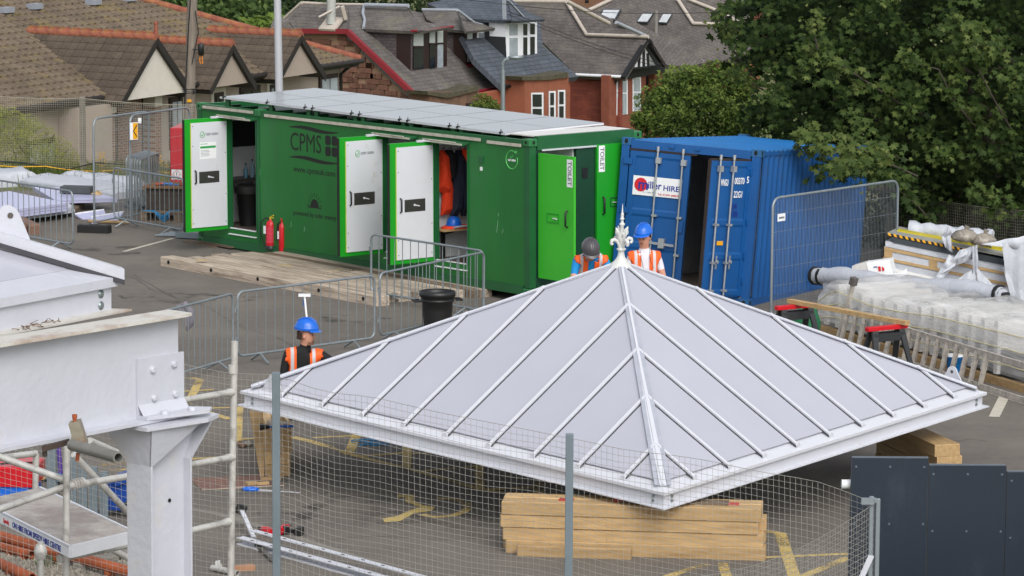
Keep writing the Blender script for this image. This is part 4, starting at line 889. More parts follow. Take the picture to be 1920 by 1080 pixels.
    for xo in (-.03, 0, .03): ridge.tube([hc_ + M @ (np.array([xo, .13 * math.cos(a), .110 * math.sin(a) * math.sqrt(max(0, 1 - (xo / .112) ** 2)) - .004]) * sc) for a in np.linspace(.6, 2.5, 9)], .006, 5)
    part('ridge', ridge, helmet_m, ho, kind='stuff')
    # face
    hair = MB(); 
    hair.grid([[H0 * sc + M @ (np.array([.093 * math.cos(b_), .108 * math.sin(b_), z]) * sc) for b_ in np.linspace(math.pi * 1.08, math.pi * 1.92, 12)] for z in (-.045, -.01, .04)])
    part('hair', hair, cloth['hair'], t)
    fz = lambda x, y, z: H0 * sc + M @ (np.array([x, y, z]) * sc)
    part('nose', MB().add([fz(-.004, .088, .012), fz(.004, .088, .012), fz(-.017, .090, -.032), fz(.017, .090, -.032), fz(0, .117, -.028), fz(0, .095, .018)], [(0, 2, 4, 5), (1, 5, 4, 3), (2, 3, 4), (0, 5, 1)], True), skin_m, t)
    for sg in (-1, 1):
        part('eye', MB().lathe([(.002, -.004), (.010, -.002), (.010, .002), (.002, .004)], fz(sg * .032, .086, .010), 8, M @ np.array([[1, 0, 0], [0, 0, 1], [0, .6, 0]]).T), mat('eye_dark', '#2c211c', .4), t)
        part('ear', MB().lathe([(.004, -.008), (.026, -.004), (.028, .003), (.01, .008)], fz(sg * .082, -.005, -.012), 10, M @ np.array([[0, .7, 0], [0, 0, 1], [1, 0, 0]]).T), skin_m, t)
    part('mouth', MB().tube([fz(-.022, .085, -.058), fz(0, .092, -.056), fz(.022, .085, -.058)], .004 * sc, 5), mat('lips', '#8d4f45', .5), t)
    if cloth.get('beard'): part('beard', MB().grid([[H0 * sc + M @ (np.array([.070 * math.cos(b_), .03 + .062 * math.sin(b_), z]) * sc) for b_ in np.linspace(.15, math.pi - .15, 12)] for z in (-.105, -.085, -.066)]), mat('stubble', '#7d5a47', .8), t)
    if mic: part('neck_cord', MB().tube([np.array(p) * sc for p in mic], .004, 5), black_pl, t)
    return t
def vest_mat(k, sc, fwd, wl0, ow):
    m = mat('hi_vis_orange_%d' % k, '#f2611a', .6, var=.08, scale=7, bump=.5, bscale=7); N = m.node_tree.nodes; L = m.node_tree.links; b = bsdf(m)
    tc = N.new('ShaderNodeTexCoord'); sp = N.new('ShaderNodeSeparateXYZ'); L.new(tc.outputs['Object'], sp.inputs[0])
    def mm(op, a, b_=None, c=None):
        n = N.new('ShaderNodeMath'); n.operation = op
        for i, q in enumerate((a, b_, c)):
            if q is None: continue
            if isinstance(q, (int, float)): n.inputs[i].default_value = q
            else: L.new(q, n.inputs[i])
        return n.outputs[0]
    ax = mm('ABSOLUTE', sp.outputs[0]); st = mm('COMPARE', ax, .122 * sc, .019 * sc)
    mx = N.new('ShaderNodeMix'); mx.data_type = 'RGBA'; src = b.inputs['Base Color'].links[0].from_socket; L.new(st, mx.inputs[0]); L.new(src, mx.inputs[6]); mx.inputs[7].default_value = (*lin('#c4c0c4'), 1); L.new(mx.outputs[2], b.inputs['Base Color'])
    vd = N.new('ShaderNodeVectorMath'); vd.operation = 'DOT_PRODUCT'; L.new(tc.outputs['Object'], vd.inputs[0]); vd.inputs[1].default_value = tuple(fwd)
    fr = mm('GREATER_THAN', vd.outputs['Value'], float(np.dot(wl0, fwd)) * sc); op = mm('LESS_THAN', ax, ow * sc); hide = mm('MULTIPLY', fr, op); L.new(mm('SUBTRACT', 1.0, hide), b.inputs['Alpha']); return m
VK = [0]
refl_m = mat('reflective_tape', '#bdb9bd', .45, var=.04)
hat_blue = mat('hard_hat_blue', (.01, .13, .60), .3, var=.02); hat_grey = mat('hard_hat_grey', '#4d4b50', .35, var=.08, scale=6)
A3 = lambda *p: np.array(p, float)
stand = dict(pelvis=A3(0, 0, .95), waist=A3(0, .0, 1.08), chest=A3(0, .0, 1.29), neckb=A3(0, .0, 1.47), head=A3(0, -.015, 1.63), shl=A3(.175, 0, 1.41), shr=A3(-.175, 0, 1.41), ell=A3(.25, -.03, 1.13), elr=A3(-.25, -.03, 1.13), wrl=A3(.22, -.22, 1.0), wrr=A3(-.20, -.22, 1.0),
             hipl=A3(.09, 0, .9), hipr=A3(-.09, 0, .9), knl=A3(.10, -.02, .5), knr=A3(-.10, -.02, .5), anl=A3(.10, .02, .09), anr=A3(-.10, .02, .09), toel=A3(.11, -.14, .04), toer=A3(-.11, -.14, .04))
tb = thing('standing_board', 'low timber board the two men stand on behind the canopy', 'board', atY(1130, 560, 54.5) * [1, 1, 0], .1)
part('board_plank', MB().bevbox(-1., 1.5, -.35, .35, 0, .07, .01), wood_old, tb); part('board_batten', MB().box(-.9, 1.4, -.40, -.35, 0, .05), wood_old, tb)
J = dict(stand); hd = atY(1206, 419, 54.5); SCP = 1.12; zf = .07
J['head'] = A3(-.01, -.03, 1.66); J['neckb'] = A3(0, -.01, 1.47)
t = person('young man in blue hard hat and orange vest over white T-shirt, by the blue container', (hd[0] + .02, 54.5, zf), .12, (hd[2] - zf) / 1.845, J,
       dict(shirt=mat('white_tshirt', '#d9d7de', .8, var=.05, bump=.3, bscale=9), trousers=mat('dark_trousers', '#23262d', .8), boots=black_pl, sleeve=.62, hair=mat('brown_hair', '#3a261b', .8)), (-.55, -.9, -.18), hat_blue, '', open_w=.055,
       mic=[(-.055, -.05, 1.50), (-.06, -.125, 1.40), (-.03, -.15, 1.28), (.05, -.155, 1.24), (.10, -.15, 1.28), (.06, -.125, 1.40), (.06, -.05, 1.50)])
J = dict(stand); J.update(chest=A3(0, -.13, 1.22), waist=A3(0, -.03, 1.06), neckb=A3(0, -.24, 1.36), head=A3(-.03, -.38, 1.43), shl=A3(.18, -.22, 1.30), shr=A3(-.18, -.22, 1.30), ell=A3(.26, -.34, 1.08), elr=A3(-.24, -.36, 1.06), wrl=A3(.15, -.52, .98), wrr=A3(-.12, -.54, .98), headup=(.02, -.45, .89))
hd = atY(1096, 446, 54.6)
t = person('man in dark grey hard hat and orange vest over bright blue shirt, head bowed', (hd[0] + .08, 54.6 + .35, zf), .08, (hd[2] - zf) / 1.60, J,
       dict(shirt=mat('bright_blue_shirt', '#0f86c8', .8, var=.06), trousers=MATS['dark_trousers'], boots=black_pl, sleeve=.7, hair=mat('dark_hair', '#2a201a', .8)), (.12, -.80, -.62), hat_grey, '', open_w=.04)
hd = atY(571, 604, 50.4)
J = dict(pelvis=A3(0, .05, .25), waist=A3(.0, .03, .38), chest=A3(.0, -.0, .59), neckb=A3(.02, -.02, .77), head=A3(.04, -.04, .935), shl=A3(.19, -.02, .71), shr=A3(-.175, .0, .70), ell=A3(.42, -.10, .58), elr=A3(-.23, -.01, .43), wrl=A3(.56, -.28, .54), wrr=A3(-.17, -.22, .33),
         hipl=A3(.09, .05, .22), hipr=A3(-.09, .05, .22), knl=A3(.15, -.36, .07), knr=A3(-.17, -.36, .07), anl=A3(.12, .12, .06), anr=A3(-.12, .12, .06), toel=A3(.12, .22, .05), toer=A3(-.12, .22, .05))
t = person('kneeling man in blue hard hat and orange vest over black top, looking right', (hd[0] - .03, 50.4, 0), .15, hd[2] / 1.08, J,
       dict(shirt=mat('black_top', '#17181b', .85, var=.1), trousers=MATS['dark_trousers'], boots=black_pl, sleeve=1, hair=MATS['brown_hair'], beard=True), (.93, -.33, -.05), hat_blue, '', open_w=.075)
br = thing('floor_brush', 'white handled brush leaning on the barrier behind the kneeling man', 'brush', at(600, 700) * [1, 1, 0] + [0, 1.2, 0])
q0 = tol(br, atY(577, 628, br.location[1] - .1)); q1_ = tol(br, atY(571, 556, br.location[1] + .1))
part('handle', MB().tube([(q0[0] + .05, q0[1], 0), q1_], .016, 8), wh, br); part('grip_band', MB().tube([q1_ - [0, 0, .14], q1_ - [0, 0, .04]], .018, 8), hat_blue, br); part('brush_head', MB().box(q1_[0] - .09, q1_[0] + .09, q1_[1] - .03, q1_[1] + .03, q1_[2], q1_[2] + .04), wh, br)
rag = thing('grey_rag', 'grey rag hung over the barrier end beside the white beam', 'rag', at(352, 690) * [1, 1, 0])
yb = rag.location[1]; pts = [tol(rag, atY(*p, yb)) for p in ((330, 572), (345, 567), (356, 570), (360, 585), (357, 605), (350, 612), (347, 600), (349, 588), (338, 583))]
ragm = mat('rag_cloth', '#77747c', .9, var=.2, bump=.5, bscale=15); part('cloth', MB().prism(pts, (0, -.06, 0)), ragm, rag); part('knot', MB().tube([pts[1] + [0, -.03, 0], pts[3] + [0, -.05, 0], pts[4] + [0, -.03, -.02], pts[5] + [0, -.0, -.06]], [.05, .06, .05, .02], 8), ragm, rag)
# ------------------------------------------------------------------ clothes and bench inside the right-hand cabin doorway
def garment(name, label, cat, px, xpl, bulge, m):
    pts = [loc_on(G, 0, xpl, *p) for p in px]; c = np.mean(pts, 0); t = thing(name, label, cat, tow(G, c), GM)
    P_ = [p - c for p in pts]; n_ = len(P_); V = [p for p in P_] + [p * .72 + [bulge, 0, 0] + [0, .0, .0] for p in P_] + [np.array([bulge * 1.2, 0, 0])]
    V += [p - [.03, 0, 0] for p in P_]
    F_ = [(i, (i + 1) % n_, n_ + (i + 1) % n_, n_ + i) for i in range(n_)] + [(n_ + i, n_ + (i + 1) % n_, 2 * n_) for i in range(n_)] + [(2 * n_ + 1 + i, 2 * n_ + 1 + (i + 1) % n_, (i + 1) % n_, i) for i in range(n_)]
    part('cloth', MB().add(V, F_, False), m, t); part('coat_hook', MB().tube([(-.06, 0, P_[0][2] + .02), (.02, 0, P_[0][2] + .02), (.03, 0, P_[0][2] + .05)], .008, 5), steel, t); return t, c, P_
vor = mat('hi_vis_red_orange', '#f0441c', .7, var=.12, scale=3, bump=.8, bscale=6, stretch=(1, 4, .6)); navy = mat('navy_cloth', '#20293a', .8, var=.2, bump=.8, bscale=6, stretch=(1, 4, .6)); blk = mat('black_cloth', '#15161a', .85, var=.2)
t, c, P_ = garment('hi_vis_jacket', 'orange work jacket hanging at the left in the right-hand cabin doorway', 'jacket', [(828, 281), (836, 283), (843, 300), (842, 350), (843, 368), (820, 358), (822, 330), (820, 300)], 6.86, .10, vor)
garment('hi_vis_trousers', 'orange work trousers with pale stripes hanging below the jacket', 'trousers', [(832, 352), (846, 335), (848, 350), (846, 400), (828, 404)], 6.84, .06, vor)
garment('black_coat', 'black coat hanging between the orange jacket and navy coverall', 'coat', [(836, 281), (848, 281), (852, 300), (850, 330), (844, 342), (838, 320)], 6.90, .10, blk)
garment('navy_coverall', 'long navy coverall hanging in the right-hand cabin doorway', 'coverall', [(856, 281), (868, 281), (875, 300), (876, 345), (874, 405), (866, 405), (860, 350), (856, 408), (846, 406), (850, 330), (852, 300)], 6.88, .12, navy)
garment('orange_coat', 'red-orange coat sleeve showing at the door edge beside the navy coverall', 'coat', [(868, 278), (878, 280), (880, 310), (876, 320), (870, 300)], 6.95, .10, vor)
bo = loc_on(G, 0, 6.9, 850, 427)
bench = thing('bench', 'wooden bench with black legs inside the right-hand cabin doorway', 'bench', tow(G, (6.78, .35, .345)), GM)
zb_ = .52
part('seat', MB().box(0, .38, -.20, 1.5, zb_ - .03, zb_), wood_new, bench)
for y in (.0, 1.3): part('leg', MB().box(.02, .08, y, y + .05, 0, zb_ - .03).beam((.05, y + .02, zb_ - .1), (.33, y + .02, zb_ - .03), .04, .05), black_pl, bench)
hh_ = thing('hard_hat_on_bench', 'blue hard hat resting on an orange vest on the cabin bench', 'hard hat', tow(bench, (.2, .14, zb_ + .05)), GM)
part('shell', MB().lathe([(.13, 0), (.128, .04), (.11, .10), (.07, .14), (.01, .155)], n=18), hat_blue, hh_); part('brim', MB().lathe([(.13, 0), (.15, -.005), (.15, .004), (.13, .01)], n=18, caps=False), hat_blue, hh_)
vv_ = thing('folded_vest', 'crumpled orange vest on the cabin bench under the blue hat', 'vest', tow(bench, (.2, .2, zb_)), GM)
part('cloth', MB().lathe([(.24, 0), (.25, .02), (.19, .045), (.05, .05)], n=11, M=np.diag([.8, 1.25, 1])), vor, vv_); part('silver_band', MB().tube([(.18, -.2, .03), (.2, .0, .045), (.17, .2, .03)], .02, 6), refl_m, vv_)
t = thing('office_chair', 'dark folding chair just visible in the narrow middle doorway', 'chair', tow(G, (5.6, .55, .345)), GM)
part('seat', MB().box(0, .4, 0, .4, .42, .46), black_pl, t); 
for q in ((0, .35), (.35, 0)): part('leg', MB().tube([(q[0], .05, .42), (q[1], .05, 0)], .015, 6).tube([(q[0], .36, .42), (q[1], .36, 0)], .015, 6), black_pl, t)
t = thing('shelf_unit', 'white shelf trays on the wall in the narrow middle doorway', 'shelves', tow(G, (5.05, .9, 1.0)), GM)
for k in range(4): part('tray', MB().box(0, .3, 0, .35, .0 + .16 * k, .02 + .16 * k).box(0, .3, 0, .01, .02 + .16 * k, .07 + .16 * k), wh, t)
# ------------------------------------------------------------------ left: sheeted materials
def heap(name, label, pxs, Hs, m, group=None, wob=.04, seg=18, rad=None, cat='materials', zb=0):
    """long sheeted load: pxs = centre line on the ground, Hs=(half width, height)"""
    P_ = [at(*p) for p in pxs]; o = P_[0] * 1.; t = thing(name, label, cat, o, 0, group); rows = []
    L = [0]; 
    for a, b in zip(P_[:-1], P_[1:]): L.append(L[-1] + np.linalg.norm(b - a))
    fq = rng.normal(0, .05, 13)
    for k in range(seg + 1):
        s = L[-1] * k / seg; j = max(i for i in range(len(L)) if L[i] <= s + 1e-9); j = min(j, len(L) - 2); u = (s - L[j]) / (L[j + 1] - L[j]); c = P_[j] * (1 - u) + P_[j + 1] * u; d = P_[j + 1] - P_[j]; nn = np.array([-d[1], d[0], 0]) / np.linalg.norm(d)
        e = min(1, 6 * k / seg + .25, 6 * (seg - k) / seg + .25); row = []
        for q in range(13):
            a = math.pi * q / 12; ww = Hs[0] * (1 + wob * .4 * rng.normal() + fq[q]); hh = Hs[1] * (1 + wob * .5 * rng.normal() + fq[q] * 1.5 + .05 * math.sin(k * .5 + q)) * (.8 + .2 * e)
            row.append(c - o + nn * (-ww * np.sign(math.cos(a)) * abs(math.cos(a)) ** .55) * (.7 + .3 * e) + np.array([0, 0, zb + hh * math.sin(a) ** .6 * e ** .2]))
        rows.append(row)
    mb = MB().grid(rows, True); n0 = 13
    mb.add([r for r in rows[0]], [tuple(range(12, -1, -1))]); mb.add([r for r in rows[-1]], [tuple(range(13))])
    part('sheet', mb, m, t); return t
heap('sheeted_bundle', 'long white sheeted bundle at the far left nearest the bush', [(-60, 352), (62, 344)], (.38, .30), sheet_white, 'sheeted bundles on the ground', seg=30)
heap('sheeted_bundle', 'long white sheeted bundle running behind the mesh panels', [(55, 346), (240, 372)], (.42, .26), sheet_white, 'sheeted bundles on the ground', seg=36)
heap('sheeted_bundle', 'white sheeted bundle half behind the grey barrier stack', [(120, 342), (262, 356)], (.33, .24), sheet_white, 'sheeted bundles on the ground', seg=30)
lav = mat('lavender_panel', '#b6b8d6', .35, var=.03)
def slabpile(name, label, px, z, n, th, m, edge=None, cat='panels'):
    P_ = [at(p[0], p[1], z) for p in px]; t = thing(name, label, cat, P_[0] * [1, 1, 0]); o = FR[t.name][0]
    for k in range(n):
        dz = -k * (th + .006); j = rng.uniform(-.03, .03, 2)
        part('sheet_panel', MB().prism([p - o + [j[0], j[1], dz - th] for p in P_], (0, 0, th)), m, t)
    return t, P_
slabpile('panel_stack', 'stack of pale lavender roof panels behind the far-left barrier', [(-40, 402), (128, 380), (20, 358), (-80, 372)], .34, 3, .05, lav)
slabpile('panel_stack', 'second stack of pale panels right of the dark block', [(100, 374), (205, 371), (218, 372), (150, 352), (60, 350)], .26, 2, .04, lav)
t, P_ = slabpile('wrapped_boards', 'flat white wrapped boards below the lavender panels at far left', [(-50, 412), (90, 396), (140, 388), (130, 380), (-40, 384)], .20, 2, .05, sheet_white)
t = thing('dark_rubber_slab', 'dark grey slab lying on the white bundle at the left', 'slab', at(112, 362, .28), -.15); part('slab_body', MB().bevbox(0, .62, 0, .3, 0, .13, .01), mat('dark_slab', '#454a4c', .8), t); part('yellow_end', MB().prism([(.63, 0, 0), (.85, -.05, -.03), (.72, .05, .05)], (0, .2, 0)), wood_new, t)
t = thing('pallet_base', 'brown pallet boards showing under the white sheeting at left', 'pallet', at(60, 402), -.1)
for k in range(5): part('board', MB().box(-1.6, .9 - .1 * k, k * .22, k * .22 + .15, .12, .15), wood_side, t)
for k in range(3): part('bearer', MB().box(-1.5 + k * 1.1, -1.4 + k * 1.1, 0, 1.1, 0, .118), wood_side, t)
sl_ = thing('sleeper_row', 'row of brown sawn sleepers end-on behind the far-left barrier', 'sleepers', at(82, 440), math.radians(112))
for k in range(7): part('sleeper', MB().bevbox(rng.uniform(0, .12), 2.4, .02 + .27 * k, .27 + .27 * k, 0, .19, .03), mat('brown_sleeper', '#7a5f50', .85, var=.3, scale=3, stretch=(1, 9, 9), bump=.3, rand=.15), sl_)
for k, (a, b, c) in enumerate((((140, 404), (195, 396), (200, 408)), ((170, 410), (232, 400), (222, 414)))):
    A_, B_, C_ = at(*a, .05), at(*b, .12), at(*c, .03); D_ = A_ + C_ - B_ + (B_ - A_) * .2; t = thing('leaning_sheet', ['upper', 'lower'][k] + ' loose lavender panel leaning near the rubber block foot', 'panel', A_ * [1, 1, 0]); o = FR[t.name][0]
    part('panel_sheet', MB().prism([A_ - o, B_ - o, C_ - o, D_ - o], (0, 0, .03)), lav, t); part('panel_edge', MB().beam(A_ - o + [0, 0, .035], B_ - o + [0, 0, .035], .03, .02), wh, t)
t = thing('round_stake', 'pale wooden stake lying beside the black rubber block', 'stake', at(185, 419), -.2); part('stake_body', MB().tube([(-.2, 0, .04), (.55, -.02, .04)], .03, 7), wood_new, t); part('stake_tip', MB().tube([(.55, -.02, .04), (.65, -.02, .04)], [.03, .005], 7), wood_old, t)
cb = thing('cable_run', 'yellow and black cables strung along the fence at the left', 'cables', at(-30, 330)); o = FR[cb.name][0]; yc = o[1] - .3
part('yellow_cable', MB().tube([atY(u, v, yc) - o for u, v in ((-30, 309), (30, 313), (86, 312), (110, 316), (150, 321), (190, 321), (235, 318), (300, 322), (330, 326))], .014, 6), mat('yellow_cable', '#d6a21c', .5), cb)
part('black_cable', MB().tube([atY(u, v, yc + .1) - o for u, v in ((-30, 301), (40, 305), (90, 312), (130, 317), (180, 305), (235, 308), (300, 315), (330, 318))], .018, 6), black_pl, cb)
# ------------------------------------------------------------------ right: wrapped loads, ladder, sawhorses
def film_mat():
    m = mat('stretch_film', '#e2e1e0', .28, var=.10, scale=3, stretch=(.35, 1, 12), spec=.5, bump=.5, bscale=4, dirt='#eceae8', dscale=1.6, damt=.8); b = bsdf(m); N = m.node_tree.nodes; L = m.node_tree.links; tc = N.new('ShaderNodeTexCoord'); mp = N.new('ShaderNodeMapping'); mp.inputs['Scale'].default_value = (.6, .6, 6)
    mp.inputs['Rotation'].default_value = (0, .12, 0); L.new(tc.outputs['Object'], mp.inputs[0]); n = N.new('ShaderNodeTexNoise'); n.inputs['Scale'].default_value = 2.2; n.inputs['Detail'].default_value = 5; L.new(mp.outputs[0], n.inputs[0])
    r = N.new('ShaderNodeMapRange'); r.inputs[1].default_value = .35; r.inputs[2].default_value = .68; r.inputs[3].default_value = .22; r.inputs[4].default_value = .68; L.new(n.outputs[0], r.inputs[0]); L.new(r.outputs[0], b.inputs['Alpha']); return m
film = film_mat(); foam = mat('white_packing', '#e2e2e0', .7, var=.05)
wrap = thing('wrapped_crate_pile', 'large pile of white framed goods under clear stretch film on the right', 'wrapped goods', at(1532, 645))
o = FR[wrap.name][0]
fl0, fl1 = at(1532, 622), at(1935, 742); dd = fl1 - fl0; LL = np.linalg.norm(dd); e1 = dd / LL; e2 = np.array([-e1[1], e1[0], 0])
MW = np.array([e1, e2, [0, 0, 1.]]).T
def wv(x, y, z): return fl0 + e1 * x + e2 * y + np.array([0, 0, z]) - o
tops = [(0, .56), (.35, .80), (.55, .93), (1.2, .84), (1.8, .80), (2.6, .84), (3.6, .94), (LL + .2, 1.0)]
D_ = 1.5
rows = []
for k in range(34):
    x = (LL + .2) * k / 33; zt__ = np.interp(x, [a for a, b in tops], [b for a, b in tops]); row = []
    for y, z in ((0, .12), (-.0, .3), (.0, .5), (.0, .75), (.02, 1.0), (.25, 1.05), (.7, 1.1), (1.2, 1.05), (D_, 1.0), (D_, .12)):
        row.append(wv(x + rng.uniform(-.01, .01), y + .012 * math.sin(x * 9 + z * 4) * (1 if y < .1 else 0), .12 + (zt__ - .12) * min(z, 1.0) + (.04 * math.sin(x * 6 + y * 5) if z >= 1 else 0) + rng.uniform(-.008, .008)))
    rows.append(row)
fb = MB().grid(rows, True); fb.add(rows[0], [tuple(range(9, -1, -1))]); fb.add(rows[-1], [tuple(range(10))]); part('stretch_film', fb, film, wrap)
for k in range(15):
    x = .10 + k * .36; zt__ = np.interp(x, [a for a, b in tops], [b for a, b in tops])
    if x < LL: part('white_frame', MB().hexa([wv(x, .06, .14), wv(x + .10, .06, .14), wv(x + .10, D_ - .1, .14), wv(x, D_ - .1, .14), wv(x, .06, zt__ - .06), wv(x + .10, .06, zt__ - .06), wv(x + .10, D_ - .1, zt__ - .06), wv(x, D_ - .1, zt__ - .06)]), foam, wrap)
for y in (.12, 1.2): part('long_core', MB().hexa([wv(.1, y, .14), wv(LL, y, .14), wv(LL, y + .1, .14), wv(.1, y + .1, .14), wv(.1, y, .5), wv(LL, y, .5), wv(LL, y + .1, .5), wv(.1, y + .1, .5)]), mat('grey_core', '#8d8f92', .7), wrap)
for y in (0, .7, 1.4): part('pallet_beam', MB().hexa([wv(.0, y, 0), wv(LL, y, 0), wv(LL, y + .1, 0), wv(.0, y + .1, 0), wv(.0, y, .11), wv(LL, y, .11), wv(LL, y + .1, .11), wv(.0, y + .1, .11)]), wood_new, wrap)
strap_y = mat('cream_strap', '#c9bf94', .6)
for z in (.25, .52, .78): part('strap', MB().tube([wv(x, -.02 + .012 * math.sin(x * 9 + z * 4), .12 + (np.interp(x, [a for a, b in tops], [b for a, b in tops]) - .12) * z) for x in np.linspace(0, LL, 20)], .008, 4), strap_y, wrap)
def placew(name, label, cat, x, y, z, yaw_off=0): return thing(name, label, cat, fl0 + e1 * x + e2 * y + np.array([0, 0, z]), MW @ Rz(yaw_off))
# white wrapped tube on top
p0, p1 = atY(1530, 517, fl0[1] + 1.6), atY(1880, 553, fl0[1] - 1.6)
tb_ = thing('wrapped_tube', 'long white wrapped tube with black ends lying on the wrapped pile', 'tube', p0); d = p1 - p0
ring_r = [.13 * (1 + .06 * math.sin(k * 1.7)) + (.02 if 2 < k < 26 else 0) for k in range(29)]; tubem = MB().tube([d * k / 28 + np.array([0, 0, .03 * math.sin(k * .35)]) for k in range(29)], ring_r, 12)
tubem.v = [tuple(np.array(v) + rng.normal(0, .007, 3)) for v in tubem.v]; part('wrapping', tubem, sheet_white, tb_)
for q in (-.01, .03): part('end_band', MB().tube([d * q, d * (q + .012)], .15, 14), dark_rub, tb_)
part('end_band', MB().tube([d * .975, d * .99], .15, 14), dark_rub, tb_); part('spigot', MB().tube([d * .99, d * 1.03 + [0, 0, .02]], .035, 8), black_pl, tb_); part('sheet_flap', MB().add([d * .03 + [0, -.1, -.05], d * .09 + [0, -.12, -.1], d * .04 + [.02, -.13, -.28]], [(0, 1, 2)]), sheet_white, tb_)
cbx = thing('open_carton', 'white cardboard carton with red tool pictures lying behind the wrapped tube', 'carton', atY(1640, 520, fl0[1] + 1.9), -.25)
pc = lambda u, v, dy=0: tol(cbx, atY(u, v, FR[cbx.name][0][1] + dy))
part('carton_front', MB().prism([pc(1624, 492), pc(1668, 486), pc(1675, 520), pc(1628, 522)], (.02, .25, 0)), wh, cbx); part('carton_side', MB().prism([pc(1597, 499), pc(1624, 491), pc(1630, 522), pc(1600, 520)], (.02, .25, 0)), mat('carton_grey', '#c4c2c0', .7), cbx)
part('carton_flap', MB().prism([pc(1678, 521), pc(1702, 514), pc(1700, 503), pc(1690, 510), pc(1676, 512)], (0, .02, 0)), wh, cbx); part('tool_picture', MB().prism([pc(1646, 500, -.01), pc(1651, 499, -.01), pc(1652, 508, -.01), pc(1648, 509, -.01)], (0, -.003, 0)).prism([pc(1654, 499, -.01), pc(1658, 503, -.01), pc(1658, 508, -.01), pc(1654, 508, -.01)], (0, -.003, 0)), redpr, cbx)
part('carton_print', MB().prism([pc(1638, 500, -.01), pc(1645, 499, -.01), pc(1645, 501, -.01), pc(1638, 502, -.01)], (0, -.003, 0)), bluepr, cbx)
# rear pallet loads : low white load, pallet, striped hazard guard, wrapped rolls, loose sheeting
RY = 61.2
def rp3(u, v, dy=0): return atY(u, v, RY + dy)
low = thing('white_wrapped_load', 'low white wrapped load under the upper pallet on the right', 'wrapped goods', rp3(1660, 470)); o = FR[low.name][0]
def rb(mbs, q, dep): return mbs.prism([p - o for p in q], dep)
depv = np.array([.35, 1.0, 0])
part('load_wrap', rb(MB(), [rp3(1658, 462), rp3(1850, 505), rp3(1935, 528), rp3(1935, 640, -.0), rp3(1665, 560)], depv), sheet_white, low); part('wrap_band', rb(MB(), [rp3(1662, 500, -.01), rp3(1935, 560, -.01), rp3(1935, 566, -.01), rp3(1662, 506, -.01)], [0, -.004, 0]), foam, low)
pl_ = thing('upper_pallet', 'orange-brown pallet under the striped guard at the right edge', 'pallet', rp3(1660, 455)); o = FR[pl_.name][0]
part('top_board', rb(MB(), [rp3(1658, 463, -.02), rp3(1935, 521, -.02), rp3(1935, 526, -.02), rp3(1658, 469, -.02)], depv), wood_new, pl_); part('bottom_board', rb(MB(), [rp3(1656, 482, -.02), rp3(1900, 533, -.02), rp3(1900, 538, -.02), rp3(1656, 487, -.02)], depv), wood_new, pl_)
for u0, v0 in ((1658, 469), (1742, 487), (1822, 505), (1900, 521)): part('block', rb(MB(), [rp3(u0, v0, -.015), rp3(u0 + 15, v0 + 3, -.015), rp3(u0 + 15, v0 + 16, -.015), rp3(u0, v0 + 13, -.015)], depv * .95), wood_new, pl_)
hg = thing('striped_guard', 'dark edge guard with yellow and black hazard stripes on the upper pallet', 'edge guard', rp3(1665, 440)); o = FR[hg.name][0]
part('wrapped_base', rb(MB(), [rp3(1660, 452, -.01), rp3(1935, 506, -.01), rp3(1935, 521, -.01), rp3(1660, 462, -.01)], depv), sheet_white, hg)
part('dark_beam', rb(MB(), [rp3(1675, 442, -.03), rp3(1935, 497, -.03), rp3(1935, 508, -.03), rp3(1675, 455, -.03)], depv * .9), mat('dark_slate_panel', '#333a40', .6), hg)
part('yellow_top', rb(MB(), [rp3(1664, 436, -.04), rp3(1935, 487, -.04), rp3(1935, 491, -.04), rp3(1664, 440, -.04)], depv * .8), mat('guard_top', '#8f908a', .5), hg)
part('yellow_strip', rb(MB(), [rp3(1682, 431, .25), rp3(1935, 477, .25), rp3(1935, 483, .25), rp3(1682, 437, .25)], depv * .18), mat('olive_yellow', '#b3a51d', .5), hg)
for k in range(29):
    u = 1664 + k * 5.4; v = 436.5 + (u - 1664) * .205; part('stripe', rb(MB(), [rp3(u, v, -.05), rp3(u + 5.2, v + 1.1, -.05), rp3(u + 7.5, v + 6.3, -.05), rp3(u + 2.3, v + 5.2, -.05)], [0, .008, 0]), yelp if k % 2 == 0 else letter, hg)
o2 = rp3(1705, 430, .7); rl = thing('sheeted_roll', 'white sheeted roll on top of the pallet load below the dark fence', 'roll', o2); d = rp3(1860, 447, .3) - o2
rm = MB().tube([d * k / 16 for k in range(17)], [.14 * (1 + .12 * math.sin(k * 2.1)) for k in range(17)], 10); rm.v = [tuple(np.array(v) + rng.normal(0, .012, 3)) for v in rm.v]; part('roll_sheet', rm, sheet_white, rl); part('roll_end', MB().tube([d * -.01, d * .01], .1, 10), greyp, rl)
bagm = mat('clear_debris_bag', '#8f877c', .35, var=.5, scale=18, spec=.8, bump=.8, bscale=14)
for k, (u, v) in enumerate(((1808, 443), (1844, 450))):
    bg_ = thing('debris_bag', ['left clear bag of grey debris on the white roll', 'right clear bag of grey debris on the pallet load'][k], 'bag', rp3(u, v + 10, -.1)); mb = MB().lathe([(.05, 0), (.17, .03), (.19, .10), (.13, .18), (.03, .21)], n=14); mb.v = [tuple(np.array(p) * [1.15, 1, .95] + rng.normal(0, .012, 3)) for p in mb.v]; part('bag_body', mb, bagm, bg_); part('bag_neck', MB().tube([(.02, 0, .19), (.05, 0, .26)], [.03, .05], 7), bagm, bg_)
